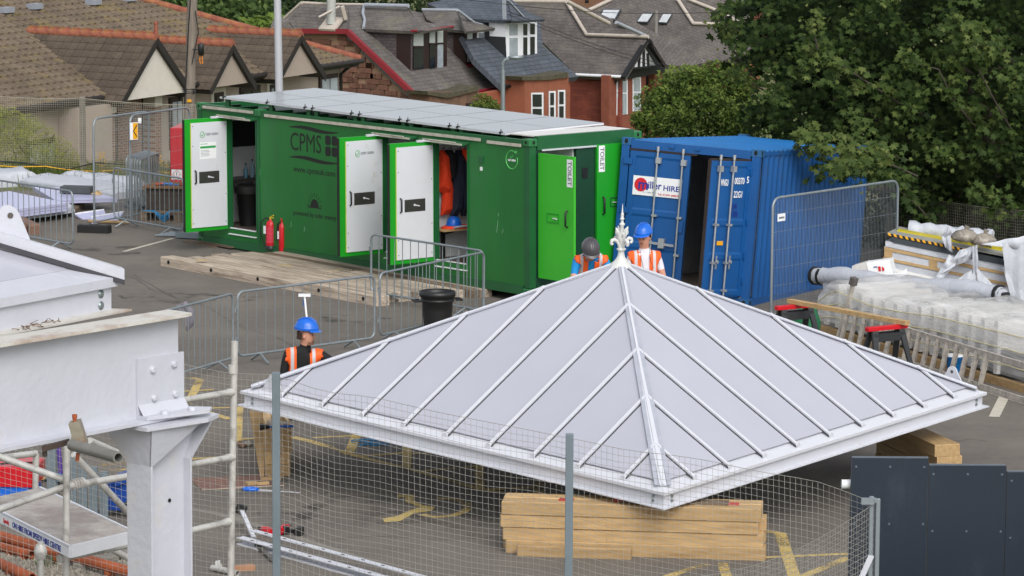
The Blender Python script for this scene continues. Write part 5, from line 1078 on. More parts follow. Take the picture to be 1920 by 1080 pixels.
def drape(name, label, quads, dy=0, parent=None):
    t = thing(name, label, 'plastic sheet', rp3(*quads[0][0], dy)); o = FR[t.name][0]
    for q in quads:
        (A_, B_, C_, D2) = [rp3(*p, dy) - o for p in q]; rows = []
        for i in range(9):
            u = i / 8; row = []
            for j in range(9):
                w = j / 8; p = (A_ * (1 - u) + B_ * u) * (1 - w) + (D2 * (1 - u) + C_ * u) * w; row.append(p + np.array([0, -.03 * math.sin(u * 11 + w * 2) - .03 * math.sin(math.pi * w), .008 * math.sin(u * 14)]))
            rows.append(row)
        part('sheet_fold', MB().grid(rows), sheet_white, t)
    return t
drape('loose_sheeting', 'torn white sheet arching down from the striped guard', [((1752, 520), (1800, 470), (1835, 460), (1790, 498)), ((1800, 470), (1835, 458), (1828, 480), (1792, 500)), ((1752, 522), (1780, 478), (1795, 490), (1768, 524))], -.25)
drape('loose_sheeting', 'white tent-like sheet hung in the middle of the right loads', [((1785, 530), (1830, 500), (1835, 560), (1775, 545)), ((1830, 500), (1872, 545), (1880, 575), (1835, 560)), ((1822, 462), (1832, 460), (1836, 512), (1824, 512))], -.3)
drape('loose_sheeting', 'crumpled white sheet at the right edge of the picture', [((1840, 458), (1930, 440), (1930, 470), (1880, 462)), ((1878, 455), (1930, 460), (1930, 580), (1885, 520)), ((1880, 500), (1930, 560), (1930, 600), (1895, 560))], -.35)
drape('loose_sheeting', 'narrow white strip of sheet tied over the striped guard', [((1772, 428), (1782, 425), (1784, 440), (1764, 445)), ((1764, 443), (1782, 441), (1786, 474), (1772, 464))], -.2)
# ladder on its side
lad = thing('ladder', 'paint-splashed aluminium ladder lying on edge along the wrapped pile', 'ladder', at(1575, 652)); o = FR[lad.name][0]
al = mat('splashed_ladder', '#a8a29b', .6, .2, var=.35, scale=14, dirt='#c9c2b6', dscale=9, damt=.7)
la, lb = at(1570, 645), at(1935, 762); de = (lb - la); Ll = np.linalg.norm(de); de /= Ll; ne = np.array([-de[1], de[0], 0])
def lp3(x, h): return la - o + de * x + np.array([0, 0, 0.06 + h * .47]) + ne * h * .05
part('lower_rail', MB().beam(lp3(0, 0), lp3(Ll, 0), .03, .07), al, lad); part('lower_rail_edge', MB().beam(lp3(0, -.12), lp3(Ll, -.12), .06, .015), al, lad); part('upper_rail', MB().beam(lp3(.15, 1), lp3(Ll, 1), .04, .08), al, lad)
for k in range(16):
    x = .12 + k * .285
    if x < Ll: part('rung', MB().beam(lp3(x, 0), lp3(x + .10, 1), .05, .06), al, lad)
part('end_stile', MB().beam(lp3(.0, .0), lp3(.30, 1.95), .06, .05), al, lad); part('rubber_foot', MB().beam(lp3(.285, 1.9), lp3(.32, 2.15), .10, .09), mat('foot_grey', '#5b5753', .8), lad)
def sawhorse(u, v, label, full=True):
    p = at(u, v); t = thing('sawhorse', label, 'sawhorse', p, .55, 'black and red folding sawhorses')
    part('top_rail', MB().bevbox(-.36, .36, -.05, .05, .74, .80, .012), redp, t)
    for sg in (-1, 1):
        for s2 in (-1, 1): part('leg', MB().hexa([(sg * .34 - .03, s2 * .26 - .02, 0), (sg * .34 + .03, s2 * .26 - .02, 0), (sg * .34 + .03, s2 * .26 + .02, 0), (sg * .34 - .03, s2 * .26 + .02, 0), (sg * .24 - .05, s2 * .04 - .02, .74), (sg * .24 + .05, s2 * .04 - .02, .74), (sg * .24 + .05, s2 * .04 + .02, .74), (sg * .24 - .05, s2 * .04 + .02, .74)]), mat('sawhorse_black', '#2b2d30', .5), t)
    for s2 in (-1, 1): part('cross_bar', MB().beam((-.27, s2 * .07, .64), (.27, s2 * .07, .64), .03, .12), MATS['sawhorse_black'], t)
    return t
t1 = sawhorse(1660, 712, 'nearer sawhorse with a red top in front of the ladder'); t2 = sawhorse(1490, 669, 'farther sawhorse with a red top mostly hidden behind the canopy')
pk_ = thing('long_plank', 'long pale plank lying across the two red-topped sawhorses', 'plank', tow(t2, (0, 0, .80)))
e = tow(t1, (.25, 0, .80)) - FR[pk_.name][0]; part('plank_body', MB().beam(e * -.06 + [0, 0, .035], e * 1.06 + [0, 0, .035], .10, .06), wood_new, pk_); part('plank_end', MB().beam(e * 1.06 + [0, 0, .035], e * 1.065 + [0, 0, .035], .10, .06), wood_new, pk_)
t = thing('blue_tub', 'blue plastic tub seen through the ladder rungs', 'tub', at(1793, 712) + [0, .25, 0]); part('tub_body', MB().lathe([(.10, 0), (.12, .28), (.13, .29), (.13, .31)], n=18), mat('tub_blue', '#0d6db3', .4), t); part('tub_lid', MB().lathe([(.133, .31), (.12, .33)], n=18), wh, t)
t = thing('green_tangle', 'green netting bundle beside the left end of the wrapped pile', 'netting', at(1512, 640)); mb = MB().tube([(.12 * math.cos(q * 1.3), .1 * math.sin(q * 1.7), .5 + .06 * math.sin(q * 2.3)) for q in np.linspace(0, 14, 40)], .02, 5); part('net_coil', mb, mat('green_net', '#1d6b45', .8), t); part('net_bag', MB().lathe([(.2, 0), (.22, .3), (.15, .5)], n=12), MATS['green_net'], t)
# ------------------------------------------------------------------ foreground: platform, steel beam, scaffold, near fence, hoarding
grav = mat('railway_ballast', '#6f6a62', .95, var=.5, scale=30, bump=1., bscale=40)
ZP = 2.2
g1 = onplane(262, 1080, (0, 0, ZP), (0, 0, 1)); 
plat = MB(); poly = [(-14, 8), (9, 8), (9, 30.35), (g1[0] + .05, 30.35), (g1[0] + .05, 32.3), (-14, 32.3)]
plat.prism([(x, y, -.1) for x, y in poly], (0, 0, ZP + .1)); part('station_platform', plat, grav, kind='structure')
stn = MB()
for k in range(1700):
    p = onplane(rng.uniform(-5, 262), rng.uniform(1036, 1095), (0, 0, ZP), (0, 0, 1)); r = rng.uniform(.012, .035); a = rng.uniform(0, 6)
    stn.add([p + [r * math.cos(a), r * math.sin(a), 0], p + [r * math.cos(a + 2.1), r * math.sin(a + 2.1), 0], p + [r * math.cos(a + 4.2), r * math.sin(a + 4.2), 0], p + [r * .3 * math.cos(a), 0, r * 1.1]], [(0, 1, 3), (1, 2, 3), (2, 0, 3)])
bal = part('ballast_stones', stn, mat('ballast_stone', '#8a8378', .9, var=.6, scale=23), kind='stuff')
kb = thing('kerb_stone', 'pale kerb stone at the platform edge beside the white column', 'kerb', onplane(215, 1052, (0, 0, ZP), (0, 0, 1)), 1.0); part('stone', MB().bevbox(-.5, .5, -.06, .06, 0, .07, .015), conc, kb); part('joint', MB().box(-.01, .01, -.062, .062, 0, .071), hole_m, kb)
wd = thing('weed', 'small green weed growing in the ballast under the scaffold deck', 'weed', onplane(88, 1062, (0, 0, ZP), (0, 0, 1))); mb = MB()
for k in range(90):
    a = rng.uniform(0, 6.3); r = rng.uniform(.02, .13); c = np.array([r * math.cos(a), r * math.sin(a), rng.uniform(.01, .09)]); s_ = .018
    u = rng.normal(0, 1, 3); u /= np.linalg.norm(u); w_ = np.cross(u, (0, 0, 1)); mb.add([c - u * s_, c + w_ * s_ * .6, c + u * s_, c - w_ * s_ * .6], [(0, 1, 2, 3)])
part('leaves', mb, mat('weed_leaf', (.06, .11, .02), .7), wd, kind='stuff'); part('stem', MB().tube([(0, 0, 0), (.01, 0, .08)], .004, 4), wood_old, wd)
rust = mat('rusty_orange_pipe', '#a3522b', .7, var=.25, scale=5, dirt='#6c3a26', dscale=3, damt=.5)
for k, (a, b, r, z) in enumerate((((-10, 1003), (262, 1078), .048, .10), ((-10, 1052), (60, 1084), .045, .06), ((-10, 1022), (60, 1040), .04, .05))):
    A_, B_ = onplane(*a, (0, 0, ZP + z), (0, 0, 1)), onplane(*b, (0, 0, ZP + z), (0, 0, 1)); t = thing('rusty_pipe', ['longest rusty orange pipe lying under the scaffold deck', 'lowest rusty pipe at the bottom left corner', 'short rusty pipe behind the others at the left'][k], 'pipe', A_ * [1, 1, 0] + [0, 0, ZP]); o = FR[t.name][0]
    part('pipe_body', MB().pipe(A_ - o, B_ - o, r, r * .8), rust, t)
    for q in (.45, .8): c = A_ + (B_ - A_) * q - o; part('bracket_plate', MB().cbox(c - [0, 0, .05], (.09, .02, .16), Rz(.5)).lathe([(.018, 0), (.018, .024)], c + [0, -.02, -.05], 8, np.array([[1, 0, 0], [0, 0, 1], [0, -1, 0]]).T), rust, t)
# steel beam and column
BM = thing('steel_beam_and_column', 'white painted steel beam on a flanged column in the left foreground', 'steel beam', atY(335, 776, 22.0), math.radians(51))
wp2 = mat('old_white_gloss', '#bec0c9', .35, var=.03, scale=4, bump=.25, bscale=18, dirt='#c9bfae', dscale=1.6, damt=.10)
rustst = mat('rust_stained_white', '#c9c6be', .5, var=.05, scale=4, bump=.2, bscale=18, dirt='#8a5a34', dscale=1.6, damt=.42)
part('web', MB().box(-4.5, 0, 0, .014, .02, .60), wp2, BM)
part('top_flange', MB().prism([(-4.5, -.10, .60), (-.02, -.10, .60), (.03, -.085, .60), (.03, .11, .60), (-4.5, .11, .60)], (0, 0, .018)), rustst, BM)
part('bottom_flange', MB().prism([(-4.5, -.10, .0), (.0, -.10, 0), (.0, .11, 0), (-4.5, .11, 0)], (0, 0, .02)), wp2, BM)
cl = part('end_cleat', MB().box(-.36, .03, -.018, -.001, .025, .375).prism([(-.37, -.10, .021), (.06, -.20, .021), (.14, -.14, .021), (.05, -.001, .021), (-.36, -.001, .021)], (0, 0, .02)).add([(-.36, -.018, .10), (.03, -.018, .10), (.03, -.06, .041), (-.36, -.06, .041)], [(0, 1, 2, 3)]), wp2, BM)
for x, z in ((-.24, .30), (-.06, .31), (-.23, .13), (-.05, .13)): part('bolt', MB().lathe([(.022, 0), (.022, .014), (.015, .018)], (x, -.018, z), 6, np.array([[1, 0, 0], [0, 0, 1], [0, -1, 0]]).T), wp2, cl)
for x, y in ((-.22, -.10), (-.02, -.13)): part('bolt', MB().lathe([(.026, 0), (.026, .014), (.018, .02)], (x, y, .041), 6), wp2, cl)
cx0 = loc_on(BM, 1, -.10, 283, 900)[0]; cx1 = loc_on(BM, 1, -.10, 360, 900)[0]
def colf():
    zb = -FR[BM.name][0][2] + ZP; zt2 = -.26
    part('column_flange', MB().box(cx0, cx0 + .016, -.10, .10, zb, zt2), wp2, BM); part('column_flange', MB().box(cx1 - .016, cx1, -.10, .10, zb, zt2), wp2, BM)
    part('column_web', MB().box(cx0 + .016, cx1 - .016, -.045, -.03, zb, zt2), wp2, BM)
    d = MB(); e = .13
    # flared head: outer flange faces splay out to the cap plate
    d.hexa([(cx0, -.10, zt2), (cx0 + .016, -.10, zt2), (cx0 + .016, .10, zt2), (cx0, .10, zt2), (cx0 - .05, -.16, -.03), (cx0 - .03, -.16, -.03), (cx0 - .03, .26, -.03), (cx0 - .05, .26, -.03)])
    d.hexa([(cx1 - .016, -.10, zt2), (cx1, -.10, zt2), (cx1, .10, zt2), (cx1 - .016, .10, zt2), (cx1 + e - .02, -.16, -.03), (cx1 + e, -.16, -.03), (cx1 + e, .22, -.03), (cx1 + e - .02, .22, -.03)])
    part('flared_head', d, wp2, BM)
    part('gusset', MB().prism([(cx0 + .016, -.045, zt2), (cx1 - .016, -.045, zt2), (cx1 + e - .02, -.05, -.03), (cx0 - .03, -.05, -.03)], (0, .015, 0)).hexa([(cx0 + .0, -.10, zt2), (cx0 + .02, -.10, zt2), (cx0 + .02, -.09, zt2), (cx0, -.09, zt2), (cx0 - .05, -.16, -.03), (cx1 + .02, -.17, -.03), (cx1 + .02, -.15, -.03), (cx0 - .05, -.15, -.03)]), wp2, BM)
    part('cap_plate', MB().prism([(cx0 - .10, -.17, -.028), (cx1 + .02, -.22, -.028), (cx1 + .17, -.16, -.028), (cx1 + .17, .22, -.028), (cx0 - .10, .24, -.028)], (0, 0, .024)), wp2, BM)
    part('column_hole', MB().lathe([(.012, 0), (.012, .003)], (cx1 - .14, -.048, -.50), 10, np.array([[1, 0, 0], [0, 0, 1], [0, -1, 0]]).T), hole_m, BM)
colf()
# second canopy corner above the beam
RC = thing('canopy_roof_corner', 'corner of a second white canopy roof resting on the steel beam at far left', 'canopy roof', atY(209, 583, 22.15), math.radians(57))
rl_ = lambda u, v, y: loc_on(RC, 1, y, u, v)
def q3(u, v, y): p = rl_(u, v, y); return (p[0], p[1], p[2])
lp_ = rl_(239, 500, -.03)
part('edge_beam', MB().box(-4.5, .0, 0, .02, .012, .15), wp2, RC); part('bottom_flange', MB().prism([(-4.5, -.10, 0), (.07, -.10, 0), (.0, .05, 0), (-4.5, .05, 0)], (0, 0, .012)), rustst, RC)
part('gutter', MB().add([(-4.5, -.03, .15), (.03, -.03, .15), (.03, -.03, .205), (-4.5, -.03, .205), (-4.5, .16, .26), (-.14, .16, .26), (-4.5, .05, .15), (.03, .05, .15)], [(0, 1, 2, 3), (3, 2, 5, 4), (0, 6, 7, 1), (1, 7, 5, 2)]), wp2, RC)
for z in (.045, .115): part('washer_bolt', MB().lathe([(.026, 0), (.026, .004), (.012, .006), (.012, .012)], (-.10, 0, z), 16, np.array([[1, 0, 0], [0, 0, 1], [0, -1, 0]]).T), MATS['zinc_bolt'], RC)
gp = [(-.16, .16, .262), (-4.5, .16, .262), (-4.5, 1.7, .92), (-1.72, 1.7, .92)]
part('roof_sheet', MB().slab(gp, .01), panel_m, RC)
hA, hB = np.array([.09, -.02, .17]), np.array([-1.91, 1.98, 1.09])
dn = hB - hA; dn /= np.linalg.norm(dn); s3 = np.cross(dn, (0, 0, 1)); s3 /= np.linalg.norm(s3); s3 = s3 if s3[1] > 0 else -s3
part('verge_flashing', MB().prism([hA - s3 * .07 + [0, 0, .0], hA + s3 * .09, hA + s3 * .09 + [0, 0, .075], hA - s3 * .07 + [0, 0, .085]], hB - hA), wp2, RC)
part('shadow_gap', MB().prism([hA - s3 * .085 + [0, 0, -.01], hA - s3 * .072 + [0, 0, -.01], hA - s3 * .072 + [0, 0, .02], hA - s3 * .085 + [0, 0, .02]], (hB - hA)), dgap, RC)
lc = hA + dn * .70
LU = [lc + dn * a * .62 + np.array([0, 0, b * .62 + .045]) for a, b in ((-.20, .05), (-.11, .24), (-.07, .31), (0, .335), (.07, .31), (.14, .22), (.30, .05))]
lgp = part('lifting_lug', MB().prism([p + s3 * .05 for p in LU], s3 * .014), wp2, RC); part('lug_hole', MB().tube([lc + np.array([0, 0, .19]) + s3 * .046, lc + np.array([0, 0, .19]) + s3 * .068], .018, 14), MATS['lug_hole_dark'], lgp)
# leaf litter and rust on the ledge
lt = MB()
for k in range(26): c = np.array(tow(RC, (-rng.uniform(.55, 1.0), -.06 + rng.uniform(-.03, .05), .015))) ; lt.tube([c, c + rng.normal(0, .02, 3) * [1, 1, .3] + [0, 0, .004], c + rng.normal(0, .03, 3) * [1, 1, .3] + [0, 0, .008]], .002, 3)
ltt = part('leaf_litter', lt, mat('dead_leaves', '#5c4029', .9, var=.4), kind='stuff')
# scaffold
ST = mat('scaffold_tube', '#c2c0bb', .45, .25, var=.16, scale=7, dirt='#7e7972', dscale=5, damt=.4)
SCF = thing('scaffold_tower', 'aluminium scaffold tower with a platform deck in the left foreground', 'scaffold', np.array([atY(124, 1080, 25)[0], 25, ZP]))
def stube(name, pts, r=.0242, m=ST):
    return part(name, MB().tube([atY(*p) for p in pts], r, 10), m, SCF, world=True)
stube('upright', [(125, 836, 25.2), (123, 1300, 25.2)]); stube('upright', [(440, 640, 27.0), (429, 1300, 27.0)], .026); stube('upright', [(68, 852, 28.), (66, 924, 28.)]); stube('upright', [(76, 1016, 24.7), (76, 1300, 24.7)], .022)
stube('ledger', [(-10, 958, 24.8), (124, 912, 25.24), (240, 893, 25.9), (437, 857, 27.0)]); stube('ledger', [(124, 1045, 25.24), (240, 1022, 25.9), (432, 978, 27.0)])
stube('ledger', [(250, 766, 26.0), (437, 735, 27.0)]); stube('ledger', [(-10, 860, 27.5), (67, 850, 28.0)]); stube('brace', [(-10, 853, 25.4), (124, 901, 25.24)]); stube('brace', [(138, 852, 26.3), (250, 972, 26.8)]); stube('brace', [(168, 826, 26.2), (250, 862, 26.8)]); stube('brace', [(210, 1030, 27), (250, 1052, 27.2)])
cuff = MB()
for k in range(4): a_ = atY(136 + k * 5, 909 - k * 1.2, 25.3); cuff.tube([a_, a_ + [.012, .02, .002]], .036, 12)
part('coupler', cuff, ST, SCF, world=True); cc = MB(); a_ = atY(437, 692, 27.0); cc.tube([a_ - [0, 0, .03], a_ + [0, 0, .03]], .036, 12); part('coupler', cc, ST, SCF, world=True)
for u, v, Y in ((437, 735, 27), (437, 857, 27), (432, 978, 27), (124, 1045, 25.24)): a_ = atY(u, v, Y); part('joint_collar', MB().tube([a_ - [.04, .05, 0], a_], .031, 10), ST, SCF, world=True)
a_ = atY(76, 1034, 24.7); part('collar', MB().lathe([(.03, -.05), (.045, -.01), (.045, .01), (.03, .05)], a_, 12), ST, SCF, world=True)
zd = atY(132, 1025, 25.0)[2]; dk = lambda u, v, dz=0: onplane(u, v, (0, 0, zd + dz), (0, 0, 1))
dA, dB, dC, dD = dk(-40, 939), dk(132, 1025), dk(250, 997), dk(-40, 872)
dC = dB + (dC - dB); dD = dA + (dC - dB)
part('deck_board', MB().prism([p - np.array([0, 0, .02]) for p in (dA, dB, dC, dD)], (0, 0, .02)), mat('grimy_ply_deck', '#8c837e', .85, var=.2, scale=2, dirt='#b9b3ad', dscale=2.5, damt=.7, bump=.2), SCF, world=True)
e0 = np.array([0, 0, .012]); rim = MB(); 
for p, q in ((dA, dB), (dB, dC), (dD, dC)): rim.beam(p - [0, 0, .035], q - [0, 0, .035], .018, .085)
part('deck_rim', rim, alu, SCF, world=True)
n_ = np.cross((dB - dA), (0, 0, 1)); n_ /= np.linalg.norm(n_); n_ = n_ if n_[1] < 0 else -n_
fas = part('hire_banner', MB().prism([dA + n_ * .012 - [0, 0, .075], dB + n_ * .012 - [0, 0, .075], dB + n_ * .012 - [0, 0, .012], dA + n_ * .012 - [0, 0, .012]], n_ * .002), wh, SCF, world=True)
dx_ = (dB - dA) / np.linalg.norm(dB - dA)
bl_ = np.linalg.norm(dB - dA); t0 = tol(SCF, dB - dx_ * .30 + n_ * .0155 - [0, 0, .043])
def bt(u, s, w, m, sz=.058): text('banner_lettering', s, sz, frame3(dx_, (0, 0, 1)), tol(SCF, dA + dx_ * u + n_ * .0155 - [0, 0, .043]), m, fas, w_override=w, font_bold=True)
uA = np.dot(onplane(27, 988, dA, n_) - dA, dx_); uB = np.dot(onplane(118, 1030, dA, n_) - dA, dx_)
bt((uA + uB) / 2, 'ON HIRE FROM SPEEDY HIRE CENTRE', (uB - uA) * 1.0, bluepr); bt(uA - .12, 'Speedy', .11, redpr, .045)
hk = MB(); a_ = atY(156, 1030, 25.3); hk.tube([a_ + [-.02, 0, .03], a_ + [.02, 0, .04], a_ + [.03, .0, -.02]], .012, 6); part('deck_hook', hk, alu, SCF, world=True)
# girder clamp and stub tube on the beam
gc = thing('girder_clamp', 'rust-stained girder clamp gripping the beam flange with a short tube', 'clamp', atY(145, 838, 20.9)); o = FR[gc.name][0]; C_ = lambda u, v, Y: atY(u, v, Y) - o
cm = mat('stained_clamp', '#96907f', .5, .4, var=.2, scale=12, dirt='#8a4a22', dscale=8, damt=.5)
part('clamp_body', MB().prism([C_(128, 795, 20.85), C_(148, 790, 20.85), C_(162, 832, 20.85), C_(160, 848, 20.85), C_(127, 842, 20.85), C_(134, 818, 20.85)], (0, .10, 0)), cm, gc)
part('clamp_bolt', MB().tube([C_(140, 796, 20.9), C_(140, 778, 20.9)], .012, 8).tube([C_(140, 784, 20.9), C_(140, 777, 20.9)], .016, 6).tube([C_(146, 850, 20.9), C_(145, 864, 20.9)], .012, 6), rust, gc)
part('clamp_arm', MB().beam(C_(80, 842, 21.0), C_(130, 828, 21.0), .05, .03).tube([C_(84, 840, 21.), C_(84, 856, 21.)], .015, 6), mat('dark_rusty_steel', '#3f332c', .8, var=.3), gc)
part('stub_tube', MB().pipe(C_(135, 834, 20.75), C_(222, 858, 20.3), .033, .024, 20), mat('grey_scaffold_tube', '#82817b', .5, .3, var=.15, scale=8), gc)
# near wire fence
NF = thing('near_wire_fence', 'near wire mesh fence with grey steel posts crossing the whole foreground', 'fence', (0, 30, ZP))
wm_ = mat('galvanised_wire', '#a7a59e', .45, .5, var=.1)
def fpt(u, v): p = atY(u, v, 30.0); return p
tops_px = [(-120, 583), (335, 680), (437, 701), (518, 706), (610, 736), (700, 748), (800, 768), (900, 790), (1000, 805), (1068, 820), (1150, 838), (1250, 850), (1350, 869), (1450, 889), (1540, 908), (1600, 928), (1640, 944)]
tp = [fpt(*q) for q in tops_px]; tx = [p[0] for p in tp]; tz = [p[2] for p in tp]
xs_ = np.arange(tx[0], tx[-1], .0462); mb = MB()
def warp(x, z): return .020 * math.sin(x * 2.1 + z * 1.3) + .012 * math.sin(x * 5.3 - z * 2), .03 * math.sin(x * 1.3 + 1) * (z - 2) * .5
for i, x in enumerate(xs_):
    zt2 = np.interp(x, tx, tz); hw = zt2 - 2.25; P_ = []
    for k in range(8):
        z = zt2 - hw * k / 7; a, b = warp(x, z); P_.append((x + b * .6 + .05 * (zt2 - z) * .3, 30 + .05 * math.sin(x * 1.7 + z), z))
    mb.tube([np.array(p) - [0, 30, ZP] for p in P_], .0014, 3, cap=False)
for k in range(38):
    d = .0505 * k; P_ = []
    for x in np.arange(tx[0], tx[-1], .18):
        zt2 = np.interp(x, tx, tz); u_ = (x - tx[3]) / 2.4; zz = zt2 - d - .05 * abs(math.sin(math.pi * u_)) * min(1, d * 1.5) * (1 if k else 0) * .8 - .006 * math.sin(x * 7 + k)
        if zz > 2.22: P_.append((x, .05 * math.sin(x * 1.7 + zz), zz - ZP))
    P_.append((tx[-1], .02, tz[-1] - d - ZP))
    mb.tube(P_, .0028 if k == 0 else .0018, 3, cap=False)
part('wire_mesh', mb, wm_, NF, kind='stuff')
# return section towards the camera
rA = atY(1640, 944, 30.0); rB = onplane(1290, 1080, (0, 0, rA[2] - .02), (0, 0, 1)); rB = rB + (rB - rA) * .25; mb = MB(); nL = int(np.linalg.norm((rB - rA)[:2]) / .0462)
for k in range(nL + 1):
    u = k / nL; p = rA + (rB - rA) * u; s_ = -.13 * math.sin(math.pi * min(1, u * 1.2)); mb.tube([p + [0, 0, s_] - np.array([0, 30, ZP]), np.array([p[0], p[1] - 30, 0.03])], .0017, 3, cap=False)
for k in range(18):
    mb.tube([rA + (rB - rA) * u + [0, 0, -.13 * math.sin(math.pi * min(1, u * 1.2)) * max(0, 1 - k / 18) - .0505 * k] - np.array([0, 30, ZP]) for u in np.linspace(0, 1, 14)], .0035 if k == 0 else .0022, 3, cap=False)
part('return_mesh', mb, wm_, NF, kind='stuff')
for (u, v) in ((518, 697), (1068, 812)):
    p = atY(u, v, 29.95); part('post', MB().bevbox(p[0] - .032, p[0] + .032, -.11, -.05, 0, p[2] - ZP, .004).box(p[0] - .012, p[0] - .008, -.112, -.11, 0, p[2] - ZP - .02).box(p[0] + .006, p[0] + .010, -.112, -.11, 0, p[2] - ZP - .02), galv_dk, NF)
for (u, v) in ((1634, 930), (1646, 934)):
    p = atY(u, v, 29.95); part('post', MB().bevbox(p[0] - .018, p[0] + .018, -.09, -.05, 0, p[2] - ZP, .004), galv, NF)
p = atY(1625, 938, 29.9); part('post_clamp', MB().box(p[0] - .045, p[0] + .06, -.13, -.09, p[2] - ZP - .03, p[2] - ZP + .02).tube([(p[0] + .07, -.13, p[2] - ZP), (p[0] + .07, -.05, p[2] - ZP)], .015, 8), galv, NF)
br_ = atY(1634, 1042, 29.9); part('brace', MB().beam((br_[0], -.1, br_[2] - ZP), (br_[0] - .25, -.4, br_[2] - ZP - .45), .05, .012), alu, NF)
# navy hoarding
HB = thing('navy_hoarding', 'dark navy sheet hoarding with a stepped top at the lower right', 'hoarding', np.array([atY(1597, 858, 34.)[0], 34., 0.])); o = FR[HB.name][0]
navm = mat('navy_sheet', '#232c38', .45, var=.10, scale=.8, spec=.45, dirt='#36414c', dscale=1.4, damt=.3, stretch=(1, 1, .4)); h_ = lambda u, v: atY(u, v, 34.0) - o
for k, (u0, u1, v0) in enumerate(((1597, 1742, 858.5), (1742, 1888, 872.5), (1888, 2040, 885))):
    A_, B_ = h_(u0, v0), h_(u1, v0 + 1.5); hp_ = part('hoarding_panel', MB().prism([(A_[0] - (.04 if k == 0 else 0) * 1, 0, 0), (B_[0] - .004, 0, 0), (B_[0] - .004, 0, B_[2]), (A_[0], 0, A_[2])], (0, .04, 0)), navm, HB)
    part('panel_edge', MB().box(A_[0] + .003, B_[0] - .006, -.003, .043, B_[2] + .002, B_[2] + .012), mat('navy_edge', '#59626c', .5), hp_)
    for q_ in (.06, .5, .94):
        for z_ in (B_[2] - .08, B_[2] - .62): part('screw_head', MB().lathe([(.012, 0), (.009, .005)], (A_[0] + (B_[0] - A_[0]) * q_, 0, z_), 8, np.array([[1, 0, 0], [0, 0, 1], [0, -1, 0]]).T), MATS['navy_edge'], hp_)
part('rear_post', MB().box(.1, .18, .05, .13, 0, 2.2), galv, HB); part('rear_post', MB().box(2.0, 2.08, .05, .13, 0, 2.2), galv, HB)
a_ = atY(1590, 908, 34.1); wr_ = thing('white_pipe_end', 'short white pipe end poking out left of the navy hoarding', 'pipe', a_ * [1, 1, 1]); part('pipe', MB().pipe((-.06, 0, 0), (.4, .02, 0), .045, .038), wh, wr_); part('pipe_support', MB().box(.25, .3, -.02, .06, -a_[2], -.046), galv, wr_)
# ------------------------------------------------------------------ bits on the ground at the lower left
def gthing(name, label, cat, u, v, yaw=0, z=0, group=None): return thing(name, label, cat, at(u, v, z), yaw, group)
pa, pb = at(474, 1016), at(800, 1106); dpb = pb - pa; yaw = math.atan2(dpb[1], dpb[0]); Lc = np.linalg.norm(dpb)
t = thing('perforated_channel', 'long white steel channel with oval holes lying on the ground at bottom left', 'steel channel', pa, yaw)
for y in (0, .19): part('flange_strip', MB().box(.0 if y else -.0, Lc, -.045 + y * -1 * 1.0, .045 - y, .13 - y * .3, .14 - y * .3), white_paint, t)
part('channel_web', MB().box(0, Lc, -.149, -.141, .0, .09), white_paint, t); part('channel_base', MB().box(0, Lc, -.235, .05, 0, .012), white_paint, t)
hm_ = MB()
for k in range(9):
    for y, z in ((0, .1402), (-.19, .0832)): hm_.lathe([(.02, 0), (.02, .002)], (.25 + k * .36, y, z), 8, np.diag([1.6, .7, 1]))
part('oval_hole', hm_, hole_m, t, kind='stuff')
t = gthing('aluminium_prop', 'grey aluminium prop with a black foot leaning above the white channel', 'prop', 476, 1012); q = tol(t, atY(452, 955, FR[t.name][0][1] + .6)); part('prop_bar', MB().beam((0, 0, .02), q, .05, .03), alu, t); part('black_foot', MB().cbox(q, (.13, .08, .11), Ry(.4)), black_pl, t)
part('prop_lower', MB().beam((-.02, -.1, .02), (.30, -1.2, .03), .06, .03), mat('dark_bar', '#5a5552', .6), t)
def drill(u, v, yaw, label):
    t = gthing('cordless_drill', label, 'power tool', u, v, yaw, group='red cordless tools'); part('motor_body', MB().tube([(-.12, 0, .05), (.0, 0, .06), (.10, 0, .06)], [.045, .05, .03], 10), redp, t); part('chuck', MB().tube([(.10, 0, .06), (.17, 0, .06)], [.028, .018], 10), black_pl, t)
    part('grip', MB().beam((-.04, 0, .05), (-.06, -.17, .05), .045, .04), black_pl, t); part('battery', MB().bevbox(-.12, .02, -.25, -.17, .01, .10, .012), black_pl, t); return t
drill(500, 1004, 2.2, 'left red and black cordless drill on the kerb line'); drill(533, 1000, 1.2, 'right red and black cordless drill with its battery upright')
t = gthing('hand_saw', 'hand saw with a blue handle lying on the asphalt', 'saw', 470, 920, -.12); part('blade', MB().prism([(.1, -.06, .01), (.62, -.10, .01), (.64, -.07, .01), (.1, .06, .01)], (0, 0, .003)), alu, t)
part('saw_handle', MB().tube([(.09 * math.cos(q), .055 * math.sin(q), .02) for q in np.linspace(0, 5.8, 12)], .022, 7, closed=True), hat_blue, t)
t = gthing('hammer', 'blue handled hammer lying on the left timber stack', 'hammer', 512, 803, .15, z=.66); part('shaft', MB().tube([(-.05, 0, .02), (.26, 0, .02)], .017, 7), hat_blue, t); part('hammer_head', MB().tube([(-.17, .01, .02), (-.05, 0, .02)], [.045, .028], 8), black_pl, t)
t = gthing('brown_board', 'thin reddish brown board flat on the ground by the saw', 'board', 440, 905, .3); part('board_sheet', MB().box(-.5, .55, -.35, .35, .0, .012), mat('reddish_board', '#77594e', .9, var=.4, scale=12), t); part('board_edge', MB().box(-.5, .55, -.362, -.35, 0, .014), wood_old, t)
